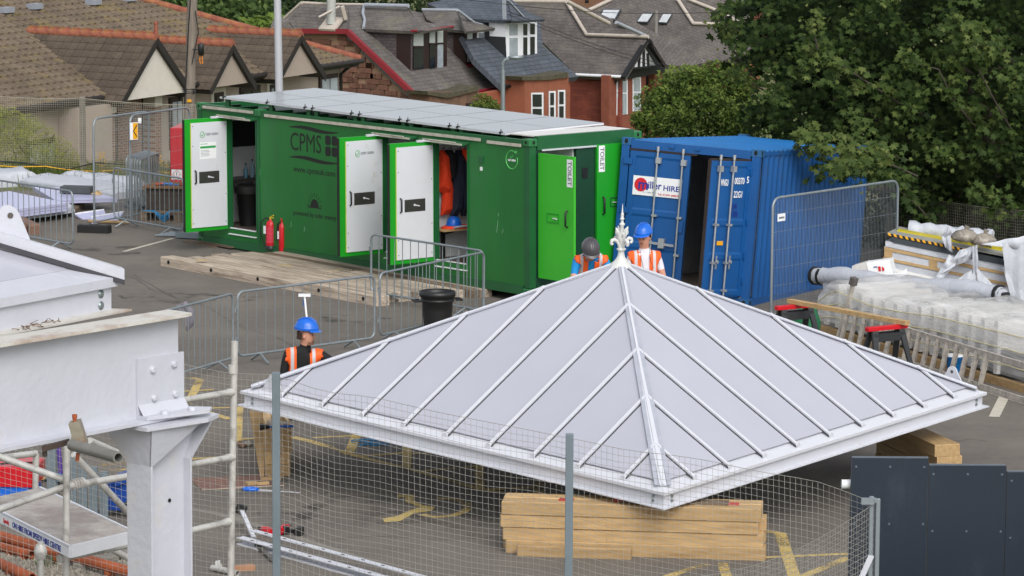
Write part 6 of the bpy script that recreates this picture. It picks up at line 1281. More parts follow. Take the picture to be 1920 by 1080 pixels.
for k, (u, v, a, l) in enumerate(((465, 912, .5, .22), (490, 903, .2, .25), (510, 898, .7, .18), (482, 911, .1, .15))): t = gthing('wood_offcut', ['leftmost pale offcut by the blue saw handle', 'larger pale offcut beside the timber stack foot', 'small offcut touching the left timber stack', 'flat offcut just above the saw blade'][k], 'offcut', u, v, a); part('offcut_block', MB().bevbox(0, l, 0, .09, 0, .045, .004), wood_new, t); part('offcut_end', MB().box(l, l + .004, .01, .08, .005, .04), wood_old, t)
t = gthing('timber_offcut', 'reddish sawn timber offcut at the bottom left of the car park', 'offcut', 433, 1073, .35); part('offcut_body', MB().bevbox(0, .28, 0, .10, 0, .06, .005), mat('reddish_timber', '#a57a5c', .8, var=.2), t); part('offcut_face', MB().box(.282, .286, .01, .09, .0, .055), wood_new, t)
t = gthing('pipe_pieces', 'short grey pipe pieces at the foot of the scaffold', 'pipes', 405, 1072, -.5); part('pipe', MB().pipe((-.05, 0, .04), (.35, -.1, .04), .035, .028), ST, t); part('pipe_ring', MB().pipe((-.06, .1, .05), (-.01, .12, .06), .05, .04), ST, t)
t = gthing('mixed_rubble', 'small heap of rubble and rag beside the left timber stack', 'rubble', 470, 838)
for k in range(7): part('lump', MB().lathe([(.01, 0), (.05, .01), (.045, .05), (.01, .07)], (rng.uniform(-.15, .2), rng.uniform(-.08, .08), 0), 6), mat('rubble_%d' % (k % 3), ('#8c8880', '#6d5748', '#b0aca4')[k % 3], .9), t)
t = gthing('blue_twine', 'tangle of thin blue twine on the asphalt under the canopy edge', 'twine', 697, 831); mb = MB().tube([(.28 * math.cos(q * 1.7) * math.sin(q * .31), .2 * math.sin(q * 1.3), .01 + .01 * math.sin(q * 3)) for q in np.linspace(0, 22, 90)], .006, 4); part('twine', mb, MATS['blue_rope'], t); part('twine_end', MB().tube([(.2, 0, .01), (.4, .05, .01)], .006, 4), MATS['blue_rope'], t)
t = gthing('red_crate', 'red topped crate on a blue base seen behind the scaffold at the left', 'crate', 8, 940, -.1); part('red_top', MB().bevbox(-.5, .35, 0, .7, .18, .42, .02), redp, t); part('blue_base', MB().box(-.5, .3, .02, .68, .05, .18), hat_blue, t); part('block', MB().box(.1, .2, .05, .15, 0, .05), wood_new, t); part('rope', MB().tube([(-.3, -.01, .43), (0, .1, .45), (.3, .3, .43)], .012, 5), black_pl, t)
t = gthing('blue_machine', 'blue machine frame with hoses behind the fence left of the column', 'machine', 195, 968, -.2); part('machine_body', MB().bevbox(0, .42, 0, .4, .08, .42, .02), mat('machine_blue', '#0e3f8e', .45), t); part('machine_top', MB().cbox((.3, .1, .5), (.35, .3, .12), Ry(-.4)), MATS['machine_blue'], t); part('hose', MB().tube([(.3, -.1, .2), (.5, -.15, .12), (.6, 0, .02)], .025, 6), black_pl, t); part('wheel', MB().lathe([(.09, -.03), (.1, 0), (.09, .03)], (.45, -.05, .1), 12, Rx(math.pi / 2)), black_pl, t)
t = gthing('steel_shutters', 'grey steel formwork panels standing behind the scaffold', 'panels', 128, 975, -.05)
for k in range(4): part('shutter_panel', MB().box(.12 * k, .12 * k + .10, .03 * k, .03 * k + .05, 0, .75 - .06 * k), galv_dk, t); part('stiffener', MB().box(.12 * k + .04, .12 * k + .055, .03 * k - .02, .03 * k, .03, .7 - .06 * k), galv, t)
t = gthing('wooden_trestle', 'narrow grey trestle post behind the scaffold deck', 'trestle', 96, 945); part('post', MB().box(-.05, .06, 0, .08, 0, .72), galv_dk, t); part('foot', MB().box(-.2, .2, -.02, .1, 0, .04), galv_dk, t)
t = gthing('safety_harness', 'purple harness straps hanging with a light blue clip behind the scaffold', 'harness', 107, 930); purple = mat('purple_webbing', '#4b2a86', .7)
part('strap', MB().beam((-.02, 0, .72), (-.06, 0, .30), .06, .01, (0, 1, 0)), purple, t); part('strap', MB().beam((.02, 0, .72), (.05, 0, .28), .05, .01, (0, 1, 0)), purple, t); part('blue_clip', MB().box(-.02, .06, -.02, .02, .18, .28), MATS['blue_rope'], t); part('hanger', MB().tube([(0, .02, 0), (0, .02, .74)], .012, 6), galv, t)
for k, (u, v) in enumerate(((78, 905), (102, 910))): t = gthing('yellow_webbing', ['left yellow and black ratchet webbing end', 'right yellow and black ratchet webbing end near the purple straps'][k], 'webbing', u, v, .4 * k); part('webbing', MB().beam((-.05, 0, .02), (.08, .05, .12), .05, .01, (0, 1, 0)), yelp, t); part('black_end', MB().beam((.0, .0, .01), (.12, -.02, .03), .05, .012, (0, 1, 0)), black_pl, t)
# ------------------------------------------------------------------ background buildings
def course_mat(name, c1, c2, mortar, bw, bh, axes, ms=.012, rough=.75, bump=.5, var=.25, moss=None):
    m = mat(name, c1, rough, var=var, scale=1.3); N = m.node_tree.nodes; L = m.node_tree.links; b = bsdf(m)
    tc = N.new('ShaderNodeTexCoord'); sp_ = N.new('ShaderNodeSeparateXYZ'); cb_ = N.new('ShaderNodeCombineXYZ'); L.new(tc.outputs['Object'], sp_.inputs[0])
    L.new(sp_.outputs[axes[0]], cb_.inputs[0]); L.new(sp_.outputs[axes[1]], cb_.inputs[1])
    br = N.new('ShaderNodeTexBrick'); br.inputs['Scale'].default_value = 1; br.inputs['Brick Width'].default_value = bw; br.inputs['Row Height'].default_value = bh; br.inputs['Mortar Size'].default_value = ms
    br.inputs['Mortar Smooth'].default_value = .3; br.inputs['Bias'].default_value = 0
    br.inputs['Color1'].default_value = (1, 1, 1, 1); c2l = lin(c2); c1l = lin(c1); ml = lin(mortar)
    br.inputs['Color2'].default_value = (*[min(2, c2l[i] / max(c1l[i], .001)) for i in range(3)], 1); br.inputs['Mortar'].default_value = (*[ml[i] / max(c1l[i], .001) for i in range(3)], 1)
    L.new(cb_.outputs[0], br.inputs[0]); base = b.inputs['Base Color'].links[0].from_socket; mx = N.new('ShaderNodeMix'); mx.data_type = 'RGBA'; mx.blend_type = 'MULTIPLY'; mx.inputs[0].default_value = 1
    L.new(base, mx.inputs[6]); L.new(br.outputs[0], mx.inputs[7]); out = mx.outputs[2]
    if moss:
        n2 = N.new('ShaderNodeTexNoise'); n2.inputs['Scale'].default_value = 1.1; n2.inputs['Detail'].default_value = 8; n2.inputs['Roughness'].default_value = .75; L.new(tc.outputs['Object'], n2.inputs[0])
        rp_ = N.new('ShaderNodeMapRange'); rp_.inputs[1].default_value = .50; rp_.inputs[2].default_value = .72; L.new(n2.outputs[0], rp_.inputs[0]); m2 = N.new('ShaderNodeMix'); m2.data_type = 'RGBA'; L.new(rp_.outputs[0], m2.inputs[0]); L.new(out, m2.inputs[6]); m2.inputs[7].default_value = (*lin(moss), 1); out = m2.outputs[2]
    L.new(out, b.inputs['Base Color']); bp = N.new('ShaderNodeBump'); bp.inputs['Strength'].default_value = bump; bp.inputs['Distance'].default_value = .02; L.new(br.outputs['Fac'], bp.inputs['Height']); bp.invert = True; L.new(bp.outputs[0], b.inputs['Normal'])
    return m
tile_m = mat('concrete_roof_tile', '#6f6150', .9, var=.28, scale=2.2, bump=.3, bscale=30, dirt='#77715f', dscale=2.6, damt=.55, rand=.16)
tile_main = mat('concrete_roof_tile_main', '#695c4d', .9, var=.32, scale=1.1, bump=.3, bscale=30, dirt='#7a6b3c', dscale=1.5, damt=.35)
tile_b = mat('brown_gable_tile', '#564b40', .9, var=.3, scale=2.5, bump=.3, bscale=30, dirt='#3f3a2c', dscale=2.2, damt=.4, rand=.2)
ridge_m = mat('terracotta_ridge', '#8f5341', .9, var=.3, scale=6, dirt='#94703f', dscale=3, damt=.5, rand=.12)
fascia = mat('dark_brown_fascia', '#241f1d', .6, var=.1); harl = mat('pebbledash', '#a2958a', .95, var=.16, scale=30, bump=.6, bscale=60)
cream = mat('cream_render', '#cbc5bb', .8, var=.05); winb = mat('brown_window_frame', '#2a1a16', .5, var=.1); glass_d = mat('window_glass_dark', '#1f2429', .08, var=.3, scale=1.5, spec=.9); glass_l = mat('window_glass_curtained', '#9aa3aa', .15, var=.25, scale=2.5, spec=.8)
moss = mat('valley_moss', '#3c3a1c', .95, var=.4, scale=6)
BF = thing('bungalow', 'long pebbledashed bungalow with a mossy tiled roof and three small front gables', 'house', atY(675, 113, 105), math.radians(62)); TP = .40
bz = -2.75
part('wall', MB().box(-22, -.35, .4, .6, bz, .12).box(-.55, -.35, .6, 6, bz, .1), harl, BF)
mr_ = MB(); mr_.slab([(0, 0, 0), (-24, 0, 0), (-24, 17, 17 * TP), (-17, 17, 17 * TP)], .10); mr_.slab([(0, 0, 0), (-17, 17, 17 * TP), (0, 17, .9)], .10); part('roof', mr_, tile_main, BF)
tm = MB(); rows_ = 46; th = .30
for r in range(rows_):
    y0 = r * .285; x = -23.5 + (.15 if r % 2 else 0)
    while x < -y0 - .25:
        z0 = y0 * TP; j = rng.uniform(-.004, .004); a = (x, y0 - .012, z0 + .035 + j); b = (x + th - .012, y0 - .012, z0 + .035 + j); c = (x + th - .012, y0 + .285, z0 + .285 * TP + .008); d = (x, y0 + .285, z0 + .285 * TP + .008)
        tm.add([a, b, c, d, (a[0], a[1], z0 - .002), (b[0], b[1], z0 - .002), (x + .03, y0 - .014, z0 + .060 + j), (x + .09, y0 - .014, z0 + .060 + j), (x + .09, y0 + .285, z0 + .285 * TP + .03), (x + .03, y0 + .285, z0 + .285 * TP + .03), (x + .12, y0 - .013, z0 + .036 + j), (x + .12, y0 + .28, z0 + .28 * TP + .009)], [(0, 1, 2, 3), (4, 5, 1, 0), (6, 7, 8, 9), (0, 6, 9, 3), (7, 10, 11, 8)]); x += th
part('roof_tile', tm, tile_main, BF, kind='stuff')
hipt = MB().tube([(0 - d_, d_, d_ * TP + .05) for d_ in np.linspace(0, 17, 40)], .10, 8); part('hip_ridge', hipt, ridge_m, BF)
part('gutter', MB().tube([(-24, -.06, -.02), (-12.9, -.06, -.02)], .07, 8), fascia, BF); part('gutter', MB().tube([(-9.3, -.06, -.02), (-8.5, -.06, -.02)], .07, 8), fascia, BF); part('gutter', MB().tube([(-6.4, -.06, -.02), (-5.1, -.06, -.02)], .07, 8), fascia, BF); part('gutter', MB().tube([(-2.7, -.06, -.02), (.05, -.06, -.02)], .07, 8), fascia, BF)
part('fascia', MB().box(-22, -.05, -.0, .03, -.16, -.02), fascia, BF); part('soffit', MB().box(-22, -.05, .03, .4, -.14, -.11), fascia, BF)
for x in (-.45, -8.75): part('downpipe', MB().tube([(x, -.02, -.08), (x, .15, -.2), (x, .36, -.38), (x, .36, bz)], .05, 6), fascia, BF)
TWD = .25; tb_m = MB().box(0, TWD - .008, 0, .30, 0, .022).box(.005, .04, .0, .295, .022, .042); tmesh = tb_m.mesh('roof_tile'); tmesh.materials.append(tile_b)
rdg = MB().tube([(0, 0, 0), (0, .33, 0)], .11, 8).box(-.012, .012, .01, .30, .09, .16); rmesh = rdg.mesh('ridge_tile'); rmesh.materials.append(ridge_m)
CRK = 0
def gable(xc, half, rise, ov, gt):
    depth = rise / TP; m = rise / half; zb = -.05
    for sg in (-1, 1):
        n = np.array([0, 0, 1.]); A_ = np.array([xc + sg * (half + .12), -ov, zb - .12 * m]); B_ = np.array([xc, -ov, zb + rise]); C_ = np.array([xc, depth, zb + rise]); D_ = np.array([xc + sg * (half + .12), .25, zb - .12 * m])
        part('gable_roof', MB().slab([A_, B_, C_, D_], .13), fascia, BF)
        up_ = (B_ - A_); Ls = np.linalg.norm(up_); up_ /= Ls; ydir = np.array([0, 1, 0.]); nn = np.cross(ydir, up_); nn = nn if nn[2] > 0 else -nn
        R_ = np.array([ydir, up_, nn]).T; rws = int(Ls / .245) + 1
        if np.linalg.det(R_) < 0: R_ = np.array([-ydir, up_, nn]).T
        rev = R_[1, 0] < 0
        for r in range(rws):
            s = r * .245; ymax = .25 + (depth - .25) * min(1, (s + .12) / Ls); y = -ov
            if s + .2 > Ls: continue
            while y < ymax - .05:
                P_ = A_ + up_ * s + ydir * (y + ov + (TWD if rev else 0)) + nn * (.012 + (.018 if True else 0))
                Rt = R_ @ Rx(-.06)
                if sg < 0: inst('roof_tile', tmesh, BF, Rt, P_)
                y += TWD
        if sg < 0: part('valley', MB().tube([D_ + nn * .05, C_ + nn * .02 - [0, .1, 0]], .05, 5), moss, BF)
        bh_ = .20 if sg > 0 else .09; part('barge_board', MB().prism([A_ + [0, -.02, -bh_], B_ + [0, -.02, -bh_], B_ + [0, -.02, .03], A_ + [0, -.02, .03]], (0, .03, 0)), fascia, BF)
    k = 0; y = -ov
    while y < depth - .1: inst('ridge_tile', rmesh, BF, np.eye(3), (xc, y, zb + rise + .02)); y += .335
    W_ = [(xc - half, .0, zb - .06), (xc + half, .0, zb - .06), (xc, .0, zb + rise - .14)]
    part('gable_wall', MB().prism([(p[0], -ov + .10, p[2]) for p in W_], (0, .1, 0)), gt, BF)
    return zb
gable(-11.12, 1.55, 1.42, .55, cream); gable(-7.45, 1.0, 1.0, .5, harl); gable(-3.98, 1.12, 1.02, .5, harl)
part('ridge_finial', MB().tube([(-11.12, -.5, 1.4), (-11.12, -.5, 1.72)], .05, 8).lathe([(.01, 0), (.07, .06), (.01, .12)], (-11.12, -.5, 1.7), 8), ridge_m, BF)
for xa, xb, zt2, zb2, tp_, lt_ in ((-1.62, -.62, -.33, -1.6, 0, 1), (-4.40, -3.75, -.26, -1.5, 1, 1), (-5.75, -4.75, -.34, -1.6, 0, 0), (-7.20, -6.5, -.26, -1.5, 1, 0), (-9.2, -8.6, -.34, -1.7, 0, 1), (-15.6, -14.4, -.9, -1.9, 0, 1)):
    w_ = part('window', MB().box(xa, xb, .34, .40, zb2, zt2), winb if not tp_ else cream, BF)
    i = .10 if tp_ else .0
    if tp_: part('inner_frame', MB().box(xa + .12, xb - .12, .325, .345, zb2 + .1, zt2 - .12), winb, w_)
    xm = (xa + xb) / 2
    for a, b in ((xa + .09 + i, xm - .03), (xm + .03, xb - .09 - i)): part('pane', MB().box(a, b, .31, .335, zb2 + .1, zt2 - .12 - i), glass_l if lt_ else glass_d, w_)
part('porch_shade_panel', MB().box(-12.35, -10.1, .385, .395, bz, -.14), glass_d, BF)  # flat dark panel, not glazing: stands in for the porch shade
brick_r = course_mat('red_brick_pier', '#6e4638', '#7d5243', '#8f8478', .22, .075, (0, 2))
for xa, xb in ((-12.55, -12.25), (-10.45, -10.15)): part('brick_pier', MB().box(xa, xb, .0, .36, bz, -.45), brick_r, BF); part('pier_cap', MB().box(xa - .02, xb + .02, -.02, .34, -.45, -.16), cream, BF)
part('porch_brick_wall', MB().box(-11.6, -10.5, .36, .384, bz, -.25), brick_r, BF); part('wing_wall', MB().box(-14.2, -12.7, -.2, .38, bz, -.18), harl, BF)
for (u, v) in ((8, 25), (62, 18), (172, 10), (238, 3)):
    n_ = np.array([0, -TP, 1.]); O_, M_ = FR[BF.name]; p = M_.T @ (onplane(u, v, O_, M_ @ n_) - O_); part('roof_vent', MB().box(p[0] - .18, p[0] + .22, p[1] - .18, p[1] + .1, p[2] + .02, p[2] + .16), mat('lead_grey', '#8b9099', .5), BF)
# ---- terrace of sandstone houses
def hframe(name, label, px, Y, yaw): return thing(name, label, 'house', atY(*px, Y), math.radians(yaw))
def lift(o, px, pt, n):
    O_, M_ = FR[o.name]; n = M_ @ np.array(n, float); q = O_ + M_ @ np.array(pt, float); return [M_.T @ (onplane(u, v, q, n) - O_) for u, v in px]
def hslab(name, o, px, pt, n, t, m, par=None, **kw):
    P_ = lift(o, px, pt, n); nn = np.array(n, float) / np.linalg.norm(n); vd = FR[o.name][1].T @ np.array([0, 1, -.15]); s = -1 if np.dot(nn, vd) < 0 else 1
    return part(name, MB().prism(P_, nn * s * t), m, par or o, **kw)
slA = course_mat('old_grey_slate', '#67625f', '#5a5553', '#3c3a39', .28, .17, (0, 1), .010, moss='#726d5c'); slAy = course_mat('old_grey_slate_side', '#6b6663', '#5c5754', '#3f3c3a', .28, .15, (1, 0), .010, moss='#77725f')
slB = course_mat('new_blue_slate', '#50565e', '#474d56', '#2b2f35', .42, .20, (0, 1), .014); slBy = course_mat('new_blue_slate_side', '#565d66', '#4b525c', '#2b2f35', .42, .20, (1, 0), .014); slC = course_mat('brown_grey_slate', '#615b58', '#544f4c', '#3d3937', .26, .15, (1, 0), .010, moss='#6e675e'); slCx = course_mat('brown_grey_slate_front', '#615b58', '#544f4c', '#3d3937', .26, .15, (0, 1), .010, moss='#6e675e')
slW = course_mat('slate_hung_cheek', '#5b5254', '#4f474a', '#373233', .22, .13, (1, 2), .012); slWk = mat('black_cheek', '#23262a', .7)
sand = mat('sandstone_orange', '#8c523b', .85, var=.14, scale=2.2, bump=.2, bscale=18, dirt='#6f4335', dscale=1.2, damt=.3); sandc = course_mat('sandstone_blocks', '#96563c', '#8a4c35', '#7a4a38', .62, .27, (1, 2), .008, .85, .2); redb = course_mat('red_sandstone_courses', '#83402e', '#6f3427', '#5d3128', .5, .10, (0, 2), .010, .85, .4); redw = mat('red_sandstone', '#7f4735', .85, var=.15, scale=2.5, dirt='#6b3728', dscale=1.5, damt=.3)
redt = mat('dark_red_trim', '#7c1d26', .5, var=.05); stone_m = mat('brown_sandstone_block', '#664639', .9, var=.25, scale=3, bump=.4, bscale=14, rand=.2, dirt='#553a2f', dscale=2, damt=.3); mort = mat('lime_mortar', '#8b6f5a', .95, var=.1)
ridw = mat('pale_ridge_stone', '#b5aba0', .8, var=.12, scale=4); leadm = mat('lead_flashing', '#9aa0a8', .5, var=.08); winw = mat('white_window_frame', '#e4e6ea', .45, var=.03); blackw = mat('black_woodwork', '#16181a', .6)
FT = .734; NF_ = (0, -FT, 1.)
A = hframe('slate_roofed_house', 'brown sandstone house with mossy grey slates, red trim and a brown bay dormer', (785, 189), 150, 58.5)
hslab('roof', A, [(786, 190), (651, 61), (652, 30), (655, 8), (715, 12), (800, 25), (862, 60), (890, 112), (942, 163)], (0, 0, 0), NF_, .22, slA)
hslab('half_hip_roof', A, [(553, 56), (651, 61), (652, 30), (653, 9), (620, 8), (566, 6), (540, 38)], (0, 3.5, 2.60), (-.8, 0, 1.), .2, slAy)
hslab('rear_wing_roof', A, [(502, 63), (512, 38), (533, 31), (565, 4), (700, 8), (700, 40), (640, 62), (553, 62)], (1.5, 8, 2.0), (-.5, -.6, 1.), .2, slAy)
part('gable_wall', MB().prism(lift(A, [(785, 191), (651, 64), (548, 66), (540, 240), (840, 300)], (0.12, 0, 0), (1, 0, 0)), (.25, 0, 0)), mort, A)
bd = MB(); L1 = lift(A, [(786, 187), (652, 59), (560, 58), (543, 66)], (-.12, 0, 0), (1, 0, 0))
for p, q in zip(L1[:-1], L1[1:]): bd.beam(p, q, .22, .20)
part('barge_board', bd, redt, A)
stn_w = .0; z = -3.1; row = 0; polyb = [tuple(p[1:]) for p in lift(A, [(783, 190), (650, 66), (550, 68), (545, 200), (700, 230)], (0.0, 0, 0), (1, 0, 0))]
def inpoly(y, z, P_):
    c = False; j = len(P_) - 1
    for i in range(len(P_)):
        if (P_[i][1] > z) != (P_[j][1] > z) and y < (P_[j][0] - P_[i][0]) * (z - P_[i][1]) / (P_[j][1] - P_[i][1]) + P_[i][0]: c = not c
        j = i
    return c
smesh = []
for k in range(5):
    w = (.34, .46, .58, .72, .28)[k]; mbs = MB().bevbox(0, w - .018, 0, .200, 0, .09, .012); me_ = mbs.mesh('stone'); me_.materials.append(stone_m); smesh.append((w, me_))
RS = np.array([[0, 0, -1], [1, 0, 0], [0, 1, 0.]])
RS = np.array([[0, 0, -1.], [-1, 0, 0], [0, 1, 0]])
while z < 2.7:
    y = -1 + (row % 3) * .17
    while y < 7.2:
        w, me_ = smesh[rng.integers(0, 5)]; c = (y - w / 2, z + .1)
        if inpoly(y - w * .12, z + .16, polyb) and inpoly(y - w * .88, z + .16, polyb): inst('stone', me_, A, RS, (.115, y, z))
        y += w
    z += .215; row += 1
# dormer of A
D_ = lift(A, [(770, 133)], (0, 0, 0), NF_)[0]; xd, yd = D_[0], D_[1]
hslab('dormer_cheek', A, [(686, 55), (772, 56), (770, 134), (762, 130)], (xd, 0, 0), (1, 0, 0), .1, slW)
def bay(o, px_poly, panes, pt, n, frame_m, yoff=.0, name='window', t=.5):
    w = hslab(name, o, px_poly, pt, n, t, frame_m); nn = np.array(n, float) / np.linalg.norm(n); vd = FR[o.name][1].T @ np.array([0, 1, -.15]); s = -1 if np.dot(nn, vd) < 0 else 1
    for (u0, v0, u1, v1, gm) in panes:
        P_ = lift(o, [(u0, v0), (u1, v0), (u1, v1), (u0, v1)], np.array(pt, float) - nn * s * .03, n); part('pane', MB().prism(P_, nn * s * .028), gm, w)
    return w
blind = mat('white_blind', '#b5bcba', .3, var=.05, spec=.8)
bay(A, [(770, 56), (838, 52), (838, 131), (770, 134)], [(776, 60, 794, 86, blind), (776, 90, 794, 129, glass_d), (806, 59, 816, 81, blind), (806, 84, 816, 130, glass_d), (821, 57, 831, 80, blind), (821, 83, 831, 128, glass_l)], (0, yd, 0), (0, 1, 0), winb, t=.7)
part('glazing_bar', MB().beam(*lift(A, [(776, 88), (794, 88)], (0, yd - .05, 0), (0, 1, 0)), .05, .06).beam(*lift(A, [(806, 82), (831, 81)], (0, yd - .05, 0), (0, 1, 0)), .05, .06), winb, A)
hslab('red_apron', A, [(771, 135), (838, 132), (841, 150), (806, 158)], (0, yd - .02, D_[2] - .05), (0, -.9, 1), .1, redt)
hslab('dormer_roof', A, [(683, 54), (682, 40), (684, 8), (766, 11), (776, 32), (798, 57), (770, 58)], (xd - .1, 0, D_[2] + 1.75), (-.5, 0, 1), .14, slAy); hslab('dormer_roof', A, [(766, 11), (776, 30), (800, 42), (852, 50), (797, 58), (778, 38)], (xd, yd - .35, D_[2] + 1.75), (0, -.62, 1), .12, slA)
ev = MB(); Le = lift(A, [(683, 53), (770, 57), (850, 51)], (xd - .15, yd - .4, 0), (-.2, .2, .01)); 
part('dormer_eaves', MB().tube([p for p in lift(A, [(683, 53), (771, 58)], (xd - .16, 0, 0), (1, 0, 0))], .06, 6).tube([p for p in lift(A, [(772, 58), (800, 57), (849, 50)], (0, yd - .42, 0), (0, 1, 0))], .06, 6), redt, A)
part('lead_valley', MB().tube(lift(A, [(681, 52), (684, 38), (680, 25), (683, 9)], (0, 0, .12), NF_), .07, 6), leadm, A)
part('ridge', MB().tube(lift(A, [(566, 5), (622, 8), (690, 9)], (0, 4.9, 3.7), (0, 1, 0)), .07, 6), ridw, A); part('hip_ridge', MB().tube(lift(A, [(565, 5), (533, 34)], (0.5, 8, 2.6), (1, 0, .2)), .06, 6), ridw, A); part('ridge', MB().tube(lift(A, [(684, 9), (766, 11)], (xd + 1., 4, 0), (1, 0, 0)), .09, 6), leadm, A)
part('skew_stone', MB().tube(lift(A, [(598, 32), (636, 12)], (0, 4.2, 3.2), (0, 1, 0)), .05, 4).tube(lift(A, [(642, 12), (648, 36)], (0, 3.8, 3.2), (0, 1, 0)), .10, 4), ridw, A)
fb_ = lift(A, [(621, 45)], (0, 3.5, 2.85), (-.8, 0, 1))[0]; part('flue_pipe', MB().tube([fb_, fb_ + [0, 0, 1.6]], .19, 10), mat('flue_grey', '#a8aaa6', .6), A); part('flue_base', MB().cbox(fb_, (.8, .8, .1), Ry(-.6)), ridw, A)
part('front_wall', MB().prism(lift(A, [(786, 192), (941, 166), (941, 300), (786, 300)], (0, .25, 0), (0, 1, 0)), (0, .25, 0)), sandc, A)
part('gutter', MB().tube(lift(A, [(786, 190), (816, 184)], (0, -.08, 0), (0, 1, 0)), .08, 6), redt, A); part('gutter', MB().tube(lift(A, [(896, 172), (942, 163)], (0, -.08, 0), (0, 1, 0)), .08, 6), redt, A)
bw_ = part('bay_front', MB().prism(lift(A, [(806, 176), (898, 168), (898, 300), (806, 300)], (0, -.9, 0), (0, 1, 0)), (0, 1.0, 0)), mat('weathered_sandstone', '#6f5343', .9, var=.3, scale=2, dirt='#443a32', dscale=1.6, damt=.5), A)
part('parapet', MB().prism(lift(A, [(800, 171), (840, 175), (878, 168), (898, 160), (898, 170), (840, 184), (802, 178)], (0, -1.0, 0), (0, 1, 0)), (0, 1.0, 0)), mat('mossy_parapet', '#4b4636', .95, var=.5, scale=5), A)
bay(A, [(874, 194), (893, 192), (893, 240), (874, 240)], [(876, 197, 883, 240, glass_d), (885, 196, 891, 240, glass_d)], (0, -.93, 0), (0, 1, 0), winb, t=.03)
# second dormer
E_ = lift(A, [(874, 121)], (0, 0, 0), NF_)[0]
hslab('dormer_cheek', A, [(836, 56), (874, 58), (874, 122), (858, 112), (838, 92)], (E_[0], 0, 0), (1, 0, 0), .1, slW)
bay(A, [(873, 58), (895, 56), (895, 120), (873, 122)], [(877, 62, 886, 84, blind), (877, 88, 886, 116, glass_l)], (0, E_[1], 0), (0, 1, 0), winb, t=.6)
hslab('dormer_roof', A, [(791, 19), (858, 19), (880, 42), (875, 58), (836, 55), (800, 36)], (E_[0], 0, E_[2] + 1.62), (-.5, 0, 1), .12, slAy); hslab('dormer_roof', A, [(858, 19), (870, 36), (930, 53), (874, 59), (870, 50)], (0, E_[1] - .35, E_[2] + 1.62), (0, -.6, 1), .12, slA)
part('dormer_ridge', MB().tube(lift(A, [(792, 18), (858, 19)], (E_[0] + 1, 0, 0), (1, 0, 0)), .07, 6).tube(lift(A, [(858, 19), (890, 43), (929, 53)], (0, E_[1] - .1, 0), (0, 1, 0)), .06, 6), leadm, A)
part('dormer_eaves', MB().tube(lift(A, [(836, 56), (874, 59)], (E_[0] - .1, 0, 0), (1, 0, 0)), .05, 6), redt, A); hslab('red_apron', A, [(874, 121), (895, 119), (895, 124), (878, 126)], (0, E_[1] - .05, E_[2]), (0, -.9, 1), .08, redt)
bay(A, [(895, 57), (913, 55), (913, 121), (895, 122)], [(899, 62, 908, 78, glass_l), (899, 82, 908, 116, glass_d)], (0, E_[1] - .02, 0), (0, 1, 0), winw, t=.6)
# house B
Bh = hframe('blue_slate_house', 'orange sandstone house with new blue slates and a white bay dormer', (942, 163), 153.4, 58.5)
hslab('roof', Bh, [(943, 163), (890, 112), (862, 60), (862, 40), (920, 20), (1012, 30), (1018, 85), (1085, 144), (990, 156)], (0, 0, 0), NF_, .22, slB)
F_ = lift(Bh, [(948, 108)], (0, 0, 0), NF_)[0]
hslab('dormer_cheek', Bh, [(905, 36), (948, 38), (948, 111), (925, 96), (912, 86)], (F_[0], 0, 0), (1, 0, 0), .1, slWk)
bay(Bh, [(947, 40), (1007, 39), (1007, 109), (990, 114), (950, 112)], [(956, 46, 971, 66, glass_l), (956, 71, 971, 105, glass_l), (982, 45, 989, 66, glass_d), (982, 70, 989, 103, glass_d), (995, 44, 1003, 64, glass_d), (995, 69, 1003, 102, glass_d)], (0, F_[1], 0), (0, 1, 0), winw, t=.8)
part('sill', MB().beam(*lift(Bh, [(950, 114), (990, 115)], (0, F_[1] - .08, 0), (0, 1, 0)), .12, .08).beam(*lift(Bh, [(990, 115), (1008, 110)], (0, F_[1] - .08, 0), (0, 1, 0)), .12, .08), winw, Bh)
hslab('dark_apron', Bh, [(952, 116), (1006, 112), (1006, 125), (984, 130)], (0, F_[1] - .02, F_[2] - .05), (0, -.9, 1), .1, slWk)
hslab('dormer_roof', Bh, [(860, 34), (800, 6), (860, -6), (950, -8), (958, 10), (962, 38), (940, 38)], (F_[0], 0, F_[2] + 1.72), (-.42, 0, 1), .14, slBy); hslab('dormer_roof', Bh, [(950, -8), (955, 12), (961, 39), (1022, 36), (990, 22)], (0, F_[1] - .35, F_[2] + 1.72), (0, -.6, 1), .12, slB)
part('dormer_eaves', MB().tube(lift(Bh, [(884, 36), (948, 39)], (F_[0] - .1, 0, 0), (1, 0, 0)), .05, 6).tube(lift(Bh, [(948, 40), (1020, 37)], (0, F_[1] - .4, 0), (0, 1, 0)), .05, 6), blackw, Bh)
part('hip_flashing', MB().beam(*lift(Bh, [(945, 0), (946, 36)], (0, F_[1] - .3, 0), (0, 1, 0)), .16, .05), leadm, Bh); part('hip_flashing', MB().beam(*lift(Bh, [(952, 0), (985, 36)], (0, F_[1] - .35, 0), (0, 1, 0)), .12, .05), leadm, Bh)
part('front_wall', MB().prism(lift(Bh, [(899, 176), (985, 160), (1069, 148), (1069, 320), (899, 320)], (0, .3, 0), (0, 1, 0)), (0, .25, 0)), sandc, Bh); part('gutter', MB().tube(lift(Bh, [(943, 163), (992, 157)], (0, -.08, 0), (0, 1, 0)), .07, 6), blackw, Bh)
